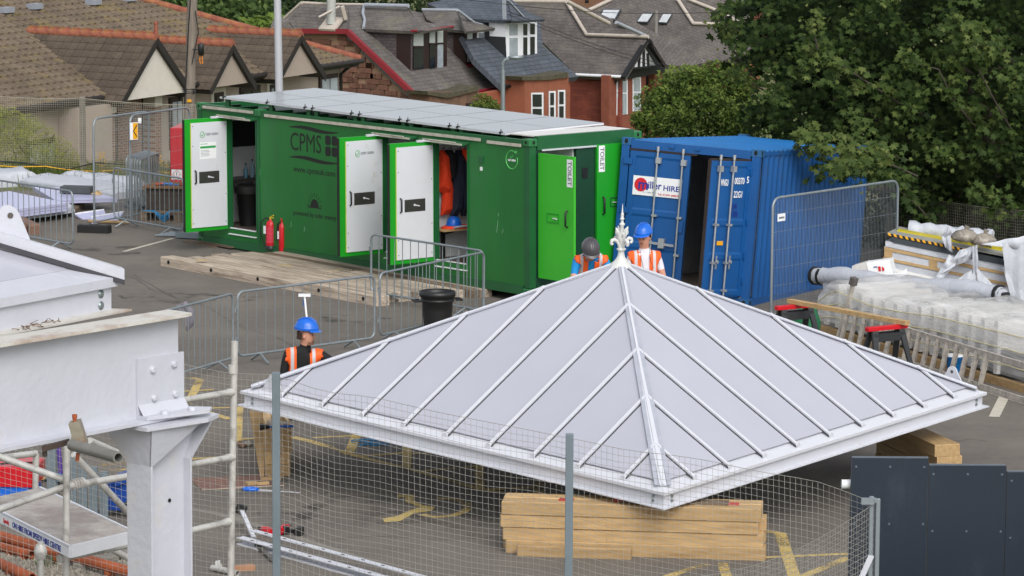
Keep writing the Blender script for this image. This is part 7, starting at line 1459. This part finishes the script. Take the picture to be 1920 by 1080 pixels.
part('bay_front', MB().prism(lift(Bh, [(984, 150), (1066, 142), (1068, 320), (984, 320)], (0, -.8, 0), (0, 1, 0)), (0, 1.0, 0)), sand, Bh); part('parapet', MB().prism(lift(Bh, [(978, 144), (1030, 143), (1065, 135), (1067, 145), (1030, 150), (980, 151)], (0, -.9, 0), (0, 1, 0)), (0, .9, 0)), MATS['mossy_parapet'], Bh)
for u0, v0, u1, v1 in ((997, 174, 1019, 250), (1030, 171, 1042, 250), (1047, 169, 1060, 250)): bay(Bh, [(u0, v0), (u1, v0 - .5), (u1, v1), (u0, v1)], [(u0 + 2.5, v0 + 3, u1 - 3, v0 + 26, glass_d), (u0 + 2.5, v0 + 30, u1 - 3, v1, glass_d)], (0, -.84, 0), (0, 1, 0), winw, t=.03)
bay(Bh, [(944, 180), (957, 178), (957, 250), (944, 250)], [(946, 184, 953, 195, glass_l), (946, 198, 953, 240, glass_d)], (0, .26, 0), (0, 1, 0), winw, t=.03)
al_ = lift(Bh, [(966, 177)], (0, .2, 0), (0, 1, 0))[0]; part('alarm_box', MB().lathe([(.14, 0), (.16, .03), (.12, .08)], al_, 12, np.array([[1, 0, 0], [0, 0, 1.3], [0, -1, 0]]).T), winw, Bh)
# house C with half-timbered gable
Ch = hframe('half_timbered_house', 'red sandstone house with a black and white half-timbered gable', (1168, 144), 161, 58.5)
NC = (-.85, 0, 1.); hslab('roof', Ch, [(1081, 141), (1010, 72), (1005, 30), (955, 2), (1066, 0), (1160, 41), (1216, 69), (1170, 145)], (0, 0, 0), NC, .22, slC)
GA = lift(Ch, [(1216, 69)], (0, 0, 0), NC)[0]; yg = GA[1] 
hslab('rear_slope', Ch, [(1216, 68), (1150, 36), (1190, 40), (1325, 117), (1290, 124), (1250, 122)], (GA[0], yg + .6, GA[2]), (-.5, -.5, 1.), .2, slCx)
part('hip_ridge', MB().tube(lift(Ch, [(1062, 3), (1100, 65), (1216, 69)], (-.05, 0, .1), NC), .09, 6), ridw, Ch); part('hip_ridge', MB().tube(lift(Ch, [(1062, 2), (1142, 44)], (0, yg + 1, 0), (0, 1, 0)), .09, 6), ridw, Ch); part('ridge', MB().tube(lift(Ch, [(958, 2), (1062, 3)], (GA[0] - .8, 0, 0), (1, 0, 0)), .10, 6), ridw, Ch)
part('white_hip', MB().tube(lift(Ch, [(1155, 42), (1318, 116)], (0, yg + .3, 0), (0, 1, 0)), .08, 6), leadm, Ch)
yw_ = lift(Ch, [(1168, 144)], (0, 0, 0), NC)[0][1]
hslab('gable_back', Ch, [(1170, 140), (1214, 73), (1251, 124), (1251, 134), (1170, 150)], (0, yw_ + .35, 0), (0, 1, 0), .2, blackw)
tri = hslab('gable_panel', Ch, [(1183, 126), (1208, 88), (1230, 124)], (0, yw_ + .1, 0), (0, 1, 0), .2, winw)
for a, b, w in (((1186, 126), (1198, 102), .10), ((1198, 126), (1199, 104), .09), ((1207, 126), (1207, 92), .10), ((1216, 125), (1214, 100), .09), ((1178, 129), (1234, 124), .22)): part('timber', MB().beam(*lift(Ch, [a, b], (0, yw_ + .05, 0), (0, 1, 0)), .08, w, (0, 1, 0)), blackw, Ch)
part('barge_board', MB().beam(*lift(Ch, [(1168, 146), (1214, 72)], (0, yw_ - .1, 0), (0, 1, 0)), .10, .22, (0, 1, 0)).beam(*lift(Ch, [(1214, 76), (1249, 124)], (0, yw_ - .1, 0), (0, 1, 0)), .12, .34, (0, 1, 0)), blackw, Ch)
part('gutter', MB().tube(lift(Ch, [(1080, 140), (1167, 144)], (-.08, 0, 0), (1, 0, 0)), .07, 6), winw, Ch)
part('side_wall', MB().prism(lift(Ch, [(1069, 141), (1162, 146), (1162, 320), (1069, 320)], (.35, 0, 0), (1, 0, 0)), (.25, 0, 0)), course_mat('red_sandstone_side', '#83402e', '#6f3427', '#5d3128', .5, .10, (1, 2), .010, .85, .4), Ch)
part('bay_wall', MB().prism(lift(Ch, [(1142, 142), (1178, 136), (1211, 132), (1211, 320), (1142, 320)], (0, yw_ + .5, 0), (0, 1, 0)), (0, .4, 0)), redw, Ch)
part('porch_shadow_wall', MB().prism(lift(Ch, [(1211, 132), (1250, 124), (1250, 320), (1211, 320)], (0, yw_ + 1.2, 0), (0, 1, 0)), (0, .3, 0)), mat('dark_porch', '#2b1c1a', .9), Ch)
part('porch_post', MB().prism(lift(Ch, [(1227, 128), (1242, 126), (1242, 320), (1227, 320)], (0, yw_ + .6, 0), (0, 1, 0)), (0, .3, 0)), redw, Ch)
for u0, v0, u1, v1 in ((1157, 147, 1177, 215), (1187, 145, 1202, 208)): bay(Ch, [(u0, v0 + 1), (u1, v0 - 1), (u1, v1 - 1), (u0, v1 + 1)], [(u0 + 2, v0 + 2, u1 - 2, v0 + 26, glass_l), (u0 + 2, v0 + 29, u1 - 2, v1 - 2, glass_l)], (0, yw_ + .46, 0), (0, 1, 0), winw, t=.03)
part('bracket', MB().beam(*lift(Ch, [(1143, 146), (1143, 170)], (.2, 0, 0), (1, 0, 0)), .10, .12, (1, 0, 0)).beam(*lift(Ch, [(1144, 168), (1158, 147)], (.2, 0, 0), (1, 0, 0)), .10, .12, (1, 0, 0)), blackw, Ch)
# house D behind, roof with skylights
Dh = hframe('skylight_house', 'large slate roof behind with three skylights and white hip lines', (1290, 110), 185, 58.5)
ND = (-.75, -.25, 1.); hslab('roof', Dh, [(1098, 24), (1145, -3), (1400, -3), (1425, 110), (1300, 116), (1160, 45), (1100, 60)], (0, 0, 0), ND, .25, slC)
for q_, r_ in (([(1104, 19), (1146, -1)], .10), ([(1270, -2), (1300, 44), (1372, 46)], .10), ([(1290, -2), (1345, 20), (1420, 60)], .09)): part('hip_ridge', MB().tube(lift(Dh, q_, (-.05, 0, .1), ND), r_, 6), ridw, Dh)
for q in ([(1121, 34), (1130, 17), (1165, 17), (1154, 36)], [(1193, 41), (1205, 23), (1226, 24), (1214, 42)], [(1233, 42), (1243, 25), (1261, 25), (1250, 43)]):
    w = hslab('skylight', Dh, q, (-.12, 0, .16), ND, .1, mat('skylight_frame', '#3c4148', .5)); c = np.mean(q, 0); hslab('pane', Dh, [tuple(c + (np.array(p) - c) * .84) for p in q], (-.16, 0, .21), ND, .04, mat('skylight_glass', '#b8bcc0', .2, spec=.8), w)
fb_ = lift(Dh, [(1230, 68)], (0, 0, 0), ND)[0]; part('flue_pipe', MB().tube([fb_, fb_ + [0, 0, 1.3]], .10, 8), mat('flue_dull', '#77736f', .6), Dh); part('front_wall', MB().prism(lift(Dh, [(1300, 116), (1425, 112), (1425, 300), (1300, 300)], (0, .5, -.2), (0, 1, 0)), (0, .3, 0)), redw, Dh)
Eh = hframe('red_brick_house', 'red brick house wall at the top edge behind the skylight roof', (1400, 60), 205, 58.5)
hslab('brick_wall', Eh, [(1318, 12), (1318, -20), (1460, -20), (1460, 90), (1345, 90)], (0, 0, 0), (0, 1, 0), .4, course_mat('dark_red_bricks', '#6b3428', '#5a2b22', '#57352b', .6, .2, (0, 2))); hslab('pale_band', Eh, [(1390, 5), (1425, 3), (1425, 7), (1390, 9)], (0, -.1, 0), (0, 1, 0), .08, ridw)
Gh = hframe('far_stone_house', 'far brown stone house just showing above the half-timbered house roof', (1110, 10), 200, 58.5)
hslab('stone_wall', Gh, [(1045, 20), (1045, -25), (1145, -25), (1145, 25), (1090, 40)], (0, 0, 0), (0, 1, 0), .4, mat('far_sandstone', '#75543f', .9, var=.2)); hslab('window', Gh, [(1098, 0), (1104, 0), (1104, 5), (1098, 5)], (0, -.05, 0), (0, 1, 0), .04, glass_d)
# ---- poles and lamps
up_ = thing('utility_pole', 'grey wooden utility pole with black cable box in front of the bungalow', 'pole', atY(351, 330, 79)); o = FR[up_.name][0]
pm = mat('grey_pole_wood', '#80766b', .9, var=.25, scale=3, stretch=(9, 9, .7), bump=.3); b0, t0_ = np.array([0, 0, -.5]), atY(362, -60, 79) - o
part('pole_shaft', MB().tube([b0, b0 * .5 + t0_ * .5, t0_], [.125, .11, .105], 12), pm, up_); part('cable', MB().tube([atY(346, 200, 78.85) - o, atY(350, 120, 78.85) - o, atY(353, 60, 78.85) - o, atY(359, -30, 78.85) - o], .014, 5).tube([atY(360, 120, 78.85) - o, atY(372, 60, 78.85) - o, atY(366, 20, 78.85) - o], .012, 5), black_pl, up_)
c = atY(377, 93, 78.8) - o; part('cable_box', MB().lathe([(.01, -.13), (.06, -.12), (.07, .10), (.05, .13), (.01, .135)], c, 10), black_pl, up_); part('bracket', MB().beam(c + [0, 0, 0], c - [.18, 0, 0], .04, .03), black_pl, up_)
part('cable_tails', MB().tube([c - [.02, 0, .12], c - [.03, 0, .24], c - [.01, 0, .3]], .014, 5).tube([c - [-.02, 0, .12], c - [-.03, 0, .3]], .014, 5), mat('orange_cable_tail', '#c97a1e', .6), up_)
t = atY(354, 176, 78.8) - o; part('cable_wrap', MB().tube([t + [.14 * math.cos(q), .14 * math.sin(q), .006 * q] for q in np.linspace(0, 19, 50)], .01, 4), black_pl, up_); part('orange_tag', MB().box(t[0] - .04, t[0] + .05, -.16, -.15, t[2] - .18, t[2] - .12), yelp, up_)
lp = thing('lamp_column', 'tall smooth light grey lamp column rising behind the solar panels', 'lamp column', atY(527, 330, 76)); o = FR[lp.name][0]
part('column_shaft', MB().tube([(0, 0, -.3), atY(519, -60, 76) - o], [.085, .075], 14), mat('lamp_column_grey', '#b4b7bc', .4, .1, var=.03), lp); part('column_base', MB().lathe([(.13, -.3), (.13, .4), (.09, .45)], n=14), MATS['lamp_column_grey'], lp)
sl_t = thing('street_lamp', 'slim grey street lamp with a curved arm in front of the blue slate house', 'street lamp', atY(943, 300, 110)); o = FR[sl_t.name][0]
part('column_shaft', MB().tube([(0, 0, -1.), atY(943, 132, 110) - o], .065, 8).tube([atY(943, 132, 110) - o, atY(943, 118, 110) - o, atY(947, 112, 110) - o, atY(958, 108, 110) - o], .04, 8), galv, sl_t); h_ = atY(967, 107, 110) - o; part('lamp_head', MB().lathe([(.02, .05), (.2, .02), (.18, -.04), (.05, -.07)], h_, 10, np.diag([1.2, .6, 1])), galv, sl_t)
ov = thing('overhead_wires', 'thin overhead wires crossing in front of the half-timbered house', 'wires', atY(1150, 95, 120)); o = FR[ov.name][0]
for k, (a, b) in enumerate((((880, 0), (1420, 20)), ((950, 20), (1380, 150)), ((950, 26), (1380, 158)))): part('wire', MB().tube([atY(a[0] + (b[0] - a[0]) * q, a[1] + (b[1] - a[1]) * q + 14 * math.sin(math.pi * q), 120) - o for q in np.linspace(0, 1, 12)], .009, 4), black_pl, ov)
# ------------------------------------------------------------------ vegetation
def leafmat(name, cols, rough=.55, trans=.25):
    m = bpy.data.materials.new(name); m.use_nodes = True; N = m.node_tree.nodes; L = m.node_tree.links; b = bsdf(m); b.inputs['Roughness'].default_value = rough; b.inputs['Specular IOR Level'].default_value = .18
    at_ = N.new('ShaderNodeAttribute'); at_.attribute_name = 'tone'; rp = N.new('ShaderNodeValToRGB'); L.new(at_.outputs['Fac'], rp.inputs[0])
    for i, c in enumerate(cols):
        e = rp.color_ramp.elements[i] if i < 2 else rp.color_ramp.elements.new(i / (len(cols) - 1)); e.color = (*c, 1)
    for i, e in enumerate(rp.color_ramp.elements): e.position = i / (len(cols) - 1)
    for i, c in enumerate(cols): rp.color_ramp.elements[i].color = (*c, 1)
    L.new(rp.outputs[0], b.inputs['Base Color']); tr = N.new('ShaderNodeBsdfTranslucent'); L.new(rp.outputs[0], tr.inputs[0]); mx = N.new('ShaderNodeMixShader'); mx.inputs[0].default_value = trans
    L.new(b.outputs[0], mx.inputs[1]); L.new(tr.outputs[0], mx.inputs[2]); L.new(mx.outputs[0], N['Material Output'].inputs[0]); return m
def leaves(name, C_, Nn, Dd, S_, tone, tv, tf, m, parent=None, kind='stuff', curl=.0):
    """one mesh of many leaves: centres C_, normals Nn, tip directions Dd, sizes S_"""
    n = len(C_); Nn = Nn / np.linalg.norm(Nn, axis=1)[:, None]; Dd = Dd - Nn * (Dd * Nn).sum(1)[:, None]; Dd /= np.linalg.norm(Dd, axis=1)[:, None] + 1e-9; Sd = np.cross(Dd, Nn)
    tv = np.array(tv, float); k = len(tv)
    V = C_[:, None, :] + S_[:, None, None] * (tv[None, :, 0, None] * Sd[:, None, :] + tv[None, :, 1, None] * Dd[:, None, :] + tv[None, :, 2, None] * Nn[:, None, :])
    V = V.reshape(-1, 3); nf = len(tf); vi = np.concatenate([np.array(f) for f in tf]); ls = np.array([len(f) for f in tf]); off = np.arange(n) * k
    LV = (vi[None, :] + off[:, None]).reshape(-1); tot = np.tile(ls, n); st = np.concatenate([[0], np.cumsum(tot)[:-1]])
    me = bpy.data.meshes.new(name); me.vertices.add(len(V)); me.vertices.foreach_set('co', V.reshape(-1)); me.loops.add(len(LV)); me.loops.foreach_set('vertex_index', LV.astype(np.int32)); me.polygons.add(len(tot)); me.polygons.foreach_set('loop_start', st.astype(np.int32)); me.polygons.foreach_set('loop_total', tot.astype(np.int32)); me.update(calc_edges=True); me.validate()
    a = me.attributes.new('tone', 'FLOAT', 'POINT'); a.data.foreach_set('value', np.repeat(tone, k).astype(np.float32))
    return part(name, me, m, parent, kind=kind) if kind else part(name, me, m, parent)
MAPLE_V = [(0, -.5, 0), (.16, -.36, .02), (.50, -.42, .05), (.34, -.16, .04), (.56, .14, -.03), (.26, .12, .03), (.14, .18, .02), (0, .58, -.08), (-.14, .18, .02), (-.26, .12, .03), (-.56, .14, -.03), (-.34, -.16, .04), (-.50, -.42, .05), (-.16, -.36, .02), (0, -.05, -.04)]
MAPLE_F = [(i, i + 1, 14) for i in range(13)] + [(13, 0, 14)]
DIA_V = [(0, -.5, 0), (.22, 0, .05), (0, .5, -.04), (-.22, 0, .05)]; DIA_F = [(0, 1, 2), (0, 2, 3)]
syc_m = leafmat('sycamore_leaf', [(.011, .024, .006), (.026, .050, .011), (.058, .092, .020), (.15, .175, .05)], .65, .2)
SY = thing('sycamore_tree', 'large dark sycamore tree overhanging the blue container at the upper right', 'tree', (9.2, 71.0, -.6))
TO = FR[SY.name][0]
def limb(mb, a, b, r0, r1, seg=6, wob=.15):
    a = np.array(a, float); b = np.array(b, float); P_ = []; 
    for k in range(seg + 1):
        u = k / seg; P_.append(a + (b - a) * u + (rng.normal(0, wob, 3) * [1, 1, .4] * math.sin(math.pi * u)))
    mb.tube(P_, list(np.linspace(r0, r1, seg + 1)), 7); return P_
bark = mat('sycamore_bark', '#4c443c', .95, var=.3, scale=4, bump=.6, bscale=12)
tr_ = MB().tube([(0, 0, -.3), (.05, 0, 1.2), (-.05, .1, 3), (0, .1, 6)], [.42, .34, .28, .14], 12); part('trunk', tr_, bark, SY)
lbm = MB(); sprays = []
edge_l = [(0, 1345), (60, 1352), (110, 1378), (150, 1395), (200, 1400), (250, 1395), (300, 1560), (400, 1700), (450, 1760)]
def spray(c, dirn, ln, n, s0, tone0, up=.55):
    """a leafy shoot: leaves in opposite pairs along a drooping stem"""
    dirn = dirn / np.linalg.norm(dirn); out = []
    for k in range(n):
        u = (k + .5) / n; p = c + dirn * ln * u + np.array([0, 0, -.10 * u * u * ln]); sd_ = np.cross(dirn, (0, 0, 1)); sd_ /= np.linalg.norm(sd_) + 1e-9
        q = p + sd_ * rng.normal(0, .11) + np.array([0, 0, rng.normal(0, .05)]); nn = np.array([rng.normal(0, .30), -.45 + rng.normal(0, .3), up + rng.normal(0, .25)])
        dd = dirn * .6 + sd_ * rng.normal(0, .6) + np.array([0, -.2, -.55]); out.append((q, nn, dd, s0 * rng.uniform(.65, 1.15) * (1 - .35 * u), np.clip(tone0 + rng.normal(0, .13) + .22 * u, 0, 1)))
    return out
LV_ = []
def crown_px(u, v): return True
nclump = 1500
for k in range(nclump):
    v = rng.uniform(-110, 420); x0e = np.interp(v, [a for a, b in edge_l], [b for a, b in edge_l]); u = x0e + 18 + (2010 - x0e) * rng.random() ** .85
    dep = rng.random() ** 1.6; lobe = math.sin(u * .021 + 1.3) * math.cos(v * .027 + u * .006) + .5 * math.sin(u * .05 - v * .043)
    Y = 67.0 + 4.5 * dep - 1.0 * lobe * (1 - dep) + (1.5 if v > 300 else 0) + max(0, (1480 - u) / 130) * .8
    c = atY(u, v, Y); 
    dirn = np.array([rng.normal(-.25, .6), -.75 + rng.normal(0, .3), rng.normal(-.05, .3)]); LV_ += spray(c, dirn, rng.uniform(.35, .8), int(rng.integers(9, 15)), .165, .30 + .18 * lobe * (1 - dep) - .22 * dep - (.14 if v > 330 else 0))  # deeper and lower leaves toned darker: crown shade put into the colour
for k in range(420):   # upper crown above the picture and the far side
    u = rng.uniform(1420, 2250); v = rng.uniform(-420, -80); c = atY(u, v, rng.uniform(67, 76)); LV_ += spray(c, np.array([rng.normal(0, .7), -.5, 0]), .8, 9, .24, .3)
for k in range(900):
    v = rng.uniform(-60, 440); u = rng.uniform(np.interp(v, [a for a, b in edge_l], [b for a, b in edge_l]) + 55, 2050); c = atY(u, v, rng.uniform(71.5, 76)); LV_ += spray(c, np.array([rng.normal(0, .7), -.2, 0]), .9, 9, .33, .08)  # dark-toned backing leaves, the crown's inner shade set in their colour
# the leading shoots that stand out light against the dark crown, and the branch over the container
def branch(pts, Ys, n, tone, s=.18, rad=.22, thick=.022):
    P_ = [atY(*p, Y) for p, Y in zip(pts, Ys)]; global LV_
    lbm.tube([p - TO for p in P_], list(np.linspace(thick, .006, len(P_))), 5); out = []
    for k in range(n):
        u = rng.random() ** .8 * (len(P_) - 1); i = min(int(u), len(P_) - 2); c = P_[i] + (P_[i + 1] - P_[i]) * (u - i); d = P_[i + 1] - P_[i] + rng.normal(0, .25, 3)
        LV_ += spray(c + rng.normal(0, rad * .45, 3), d, rng.uniform(.15, .4), int(rng.integers(4, 8)), s, tone, .5)
branch([(1720, 330), (1650, 300), (1590, 290), (1530, 275), (1512, 262)], [65.5, 64.6, 63.4, 62.4, 62.2], 60, .60)
branch([(1700, 345), (1640, 325), (1590, 315), (1545, 320)], [65.5, 64.4, 63.2, 62.4], 46, .42)
branch([(1700, 300), (1640, 285), (1600, 278)], [65.5, 64.6, 63.6], 18, .5)
branch([(1760, 230), (1680, 190), (1620, 150), (1560, 110), (1520, 95)], [68, 66.8, 66.2, 66, 66], 40, .50); branch([(1540, 120), (1528, 70), (1522, 45)], [66, 65.9, 65.8], 10, .62, .13)
branch([(1900, 250), (1860, 180), (1825, 110), (1812, 65)], [67, 66.2, 66, 66], 30, .52); branch([(1830, 240), (1790, 190), (1760, 130), (1700, 115)], [67, 66.2, 66, 66], 30, .50); branch([(1900, 120), (1880, 90), (1850, 90)], [67, 66.3, 66], 12, .5)
branch([(1420, 150), (1385, 110), (1360, 70), (1340, 20)], [68.5, 68.2, 68, 68], 12, .55, .12, .12, .018); branch([(1430, 90), (1390, 60), (1350, 40)], [68.5, 68.2, 68], 8, .5, .12, .1); branch([(1450, 180), (1400, 150), (1372, 140)], [68.2, 68, 67.8], 12, .5, .13, .12)
branch([(1750, 420), (1720, 385), (1690, 360)], [67, 66.6, 66.4], 10, .3); branch([(1900, 400), (1860, 370), (1830, 350)], [66.5, 66, 65.8], 16, .42)
for a, b, r0, r1 in (((0, .1, 1.5), (-3.2, -1.5, 3.2), .14, .04), ((0, .1, 2.2), (2.5, -1.8, 3.8), .13, .04), ((0, .1, 2.5), (-1.2, -2.5, 4.2), .12, .03), ((0, .1, 1.2), (-3.5, -3.5, 1.8), .12, .03), ((0, 0, 3), (1.2, -3, 4.5), .1, .03), ((0, 0, 1.4), (2.2, -3.2, 2.2), .1, .03)): limb(lbm, a, b, r0, r1)
part('limb', lbm, bark, SY, kind='stuff')
C_ = np.array([q[0] for q in LV_]); Nn = np.array([q[1] for q in LV_]); Dd = np.array([q[2] for q in LV_]); S_ = np.array([q[3] for q in LV_]); To = np.array([q[4] for q in LV_])
# nearest large leaves are objects of their own, the rest one crown
near = np.argsort(C_[:, 1])[:270]; mask = np.ones(len(C_), bool); mask[near] = False
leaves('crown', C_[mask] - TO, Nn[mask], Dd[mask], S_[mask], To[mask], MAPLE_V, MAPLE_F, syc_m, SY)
lmesh = []
for tn in (.35, .55, .75):
    o_ = leaves('leaf', np.zeros((1, 3)), np.array([[0, 0, 1.]]), np.array([[0, 1., 0]]), np.ones(1), np.array([tn]), MAPLE_V, MAPLE_F, syc_m, None, None); lmesh.append(o_.data); bpy.data.objects.remove(o_)
for i in near:
    n_ = Nn[i] / np.linalg.norm(Nn[i]); d_ = Dd[i] - n_ * np.dot(Dd[i], n_); d_ /= np.linalg.norm(d_); M_ = np.array([np.cross(d_, n_), d_, n_]).T
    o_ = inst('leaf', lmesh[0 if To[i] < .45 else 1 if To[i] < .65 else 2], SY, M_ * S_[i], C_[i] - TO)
# generic bush
def bush(name, label, cat, base, clumps, n, size, cols, tv=DIA_V, tf=DIA_F, up=.5, trans=.3, stems=True, spread=.35, wood=None):
    """clumps: list of (px u, v, Y, radius)"""
    t = thing(name, label, cat, base); o = FR[t.name][0]; m = leafmat(name + '_leaf', cols, .6, trans); C_ = []; To = []; Nn = []
    w = np.array([float(c[3]) ** 2 for c in clumps]); w = w / w.sum()
    for k in range(n):
        c = clumps[rng.choice(len(clumps), p=w)]; p = atY(c[0], c[1], c[2]); d = rng.normal(0, 1, 3); d /= np.linalg.norm(d); r = c[3] * (rng.random() ** .35) * (1 + .15 * math.sin(9 * d[0]) * math.cos(8 * d[2])); q = p + d * r * np.array([1, .8, .9])
        C_.append(q - o); Nn.append(d * .5 + [0, -.3, up] + rng.normal(0, .5, 3)); To.append(np.clip(.15 + .65 * (r / c[3]) ** 2 * (.55 + .45 * d[2]) + rng.normal(0, .16), 0, 1))  # tone painted lighter on outer tops and darker inside, as light would fall
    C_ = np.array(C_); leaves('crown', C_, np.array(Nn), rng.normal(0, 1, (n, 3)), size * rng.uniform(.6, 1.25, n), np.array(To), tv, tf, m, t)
    if stems:
        sb = MB()
        for k in range(9): c = clumps[rng.integers(0, len(clumps))]; limb(sb, (rng.normal(0, .1), rng.normal(0, .1), 0), atY(*c[:3]) - o + rng.normal(0, .15, 3), .035, .01, 4, .06)
        part('stem', sb, wood or bark, t, kind='stuff')
    return t
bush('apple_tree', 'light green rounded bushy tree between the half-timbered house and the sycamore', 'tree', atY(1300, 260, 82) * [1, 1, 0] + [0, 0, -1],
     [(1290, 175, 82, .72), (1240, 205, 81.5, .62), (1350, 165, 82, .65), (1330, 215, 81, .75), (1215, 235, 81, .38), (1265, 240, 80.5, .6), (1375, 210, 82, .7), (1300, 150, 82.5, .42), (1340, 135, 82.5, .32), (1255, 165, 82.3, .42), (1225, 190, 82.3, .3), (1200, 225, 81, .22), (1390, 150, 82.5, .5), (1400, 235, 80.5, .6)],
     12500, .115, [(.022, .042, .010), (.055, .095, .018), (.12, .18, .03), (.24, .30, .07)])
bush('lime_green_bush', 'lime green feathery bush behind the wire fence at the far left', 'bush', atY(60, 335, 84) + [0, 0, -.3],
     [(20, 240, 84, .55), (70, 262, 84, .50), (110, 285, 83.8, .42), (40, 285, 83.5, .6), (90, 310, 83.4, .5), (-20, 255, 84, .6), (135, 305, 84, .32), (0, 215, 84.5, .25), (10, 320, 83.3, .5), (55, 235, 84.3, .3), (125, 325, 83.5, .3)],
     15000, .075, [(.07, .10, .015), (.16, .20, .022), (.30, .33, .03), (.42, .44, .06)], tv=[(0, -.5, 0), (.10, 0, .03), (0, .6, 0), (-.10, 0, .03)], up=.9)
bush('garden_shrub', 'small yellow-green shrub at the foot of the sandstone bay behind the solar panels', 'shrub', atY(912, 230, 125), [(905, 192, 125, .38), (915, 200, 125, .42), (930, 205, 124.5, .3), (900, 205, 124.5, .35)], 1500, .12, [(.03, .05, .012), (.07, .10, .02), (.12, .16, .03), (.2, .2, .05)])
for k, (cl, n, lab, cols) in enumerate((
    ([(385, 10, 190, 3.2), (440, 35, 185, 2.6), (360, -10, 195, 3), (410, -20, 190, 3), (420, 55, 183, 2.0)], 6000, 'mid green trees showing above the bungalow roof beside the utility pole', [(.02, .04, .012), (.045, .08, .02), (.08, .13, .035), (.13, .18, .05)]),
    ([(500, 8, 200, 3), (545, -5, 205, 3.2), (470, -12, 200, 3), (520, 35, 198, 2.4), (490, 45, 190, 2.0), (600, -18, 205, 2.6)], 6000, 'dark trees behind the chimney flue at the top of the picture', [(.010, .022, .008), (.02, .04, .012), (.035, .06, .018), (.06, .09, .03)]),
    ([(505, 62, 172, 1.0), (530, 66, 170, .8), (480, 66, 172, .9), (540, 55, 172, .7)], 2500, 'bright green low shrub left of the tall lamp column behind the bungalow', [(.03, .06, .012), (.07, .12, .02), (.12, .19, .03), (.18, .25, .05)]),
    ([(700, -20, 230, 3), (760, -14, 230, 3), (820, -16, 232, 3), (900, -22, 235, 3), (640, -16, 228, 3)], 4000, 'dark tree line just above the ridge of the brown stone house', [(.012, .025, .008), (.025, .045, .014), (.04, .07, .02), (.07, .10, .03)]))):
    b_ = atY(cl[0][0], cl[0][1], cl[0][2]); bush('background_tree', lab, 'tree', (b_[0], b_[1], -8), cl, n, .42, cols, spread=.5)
# grass bank, tall grass tufts and ragwort behind the left fence
gb = []; gt_ = []
for k in range(26000):
    x = rng.uniform(-16, -5.2); y = rng.uniform(76.6, 92); gb.append((x, y, gz(x, y) + .03)); gt_.append(np.clip(.5 + .3 * math.sin(x * 1.7 + y) + rng.normal(0, .2), 0, 1))
gb = np.array(gb); n = len(gb); leaves('long_grass', gb + [0, 0, .06], np.stack([rng.normal(0, .5, n), -1 + rng.normal(0, .3, n), rng.normal(0, .2, n)], 1), np.stack([rng.normal(0, .3, n), rng.normal(0, .2, n), np.ones(n)], 1), rng.uniform(.10, .42, n), np.array(gt_), [(-.05, -.4, 0), (.05, -.4, 0), (.0, .6, .06)], [(0, 1, 2)], leafmat('long_grass_blade', [(.05, .075, .018), (.09, .13, .025), (.15, .17, .04), (.24, .21, .08)], .8, .3))
bpy.data.objects['long_grass'].parent = None
for k, (u, v) in enumerate(((189, 297), (293, 302), (305, 315), (195, 312))):
    t = thing('ragwort_plant', ['left yellow ragwort flower clump behind the mesh panel', 'yellow ragwort clump just left of the red box', 'lower yellow ragwort clump touching the red box', 'small yellow ragwort below the left clump'][k], 'plant', atY(u, v, 79.5) * [1, 1, 0] + [0, 0, gz(0, 79.5)]); o = FR[t.name][0]; c = atY(u, v, 79.5) - o
    fl = MB(); 
    for j in range(40): p = c + rng.normal(0, .07, 3); fl.add([p + [.018, 0, 0], p + [0, -.004, .018], p + [-.018, 0, 0], p - [0, .0, .018]], [(0, 1, 2, 3)])
    part('flower_heads', fl, mat('ragwort_yellow', '#d7a510', .7, var=.1), t, kind='stuff'); part('stem', MB().tube([(0, 0, 0), c], .01, 4).tube([(.05, 0, 0), c + [.05, 0, 0]], .01, 4), mat('plant_stem', '#4d6128', .8), t)
# ivy and undergrowth under the sycamore
bush('undergrowth', 'dark undergrowth behind the wire fence below the sycamore', 'undergrowth', atY(1800, 440, 72) * [1, 1, 0] + [0, 0, -.8], [(1700, 420, 72, .7), (1760, 400, 72.5, .8), (1820, 420, 72, .8), (1880, 420, 71.5, .8), (1930, 440, 71, .8), (1660, 400, 72.5, .7), (1640, 440, 71.8, .5)], 6000, .12, [(.008, .018, .005), (.015, .03, .009), (.03, .05, .014), (.05, .08, .02)])
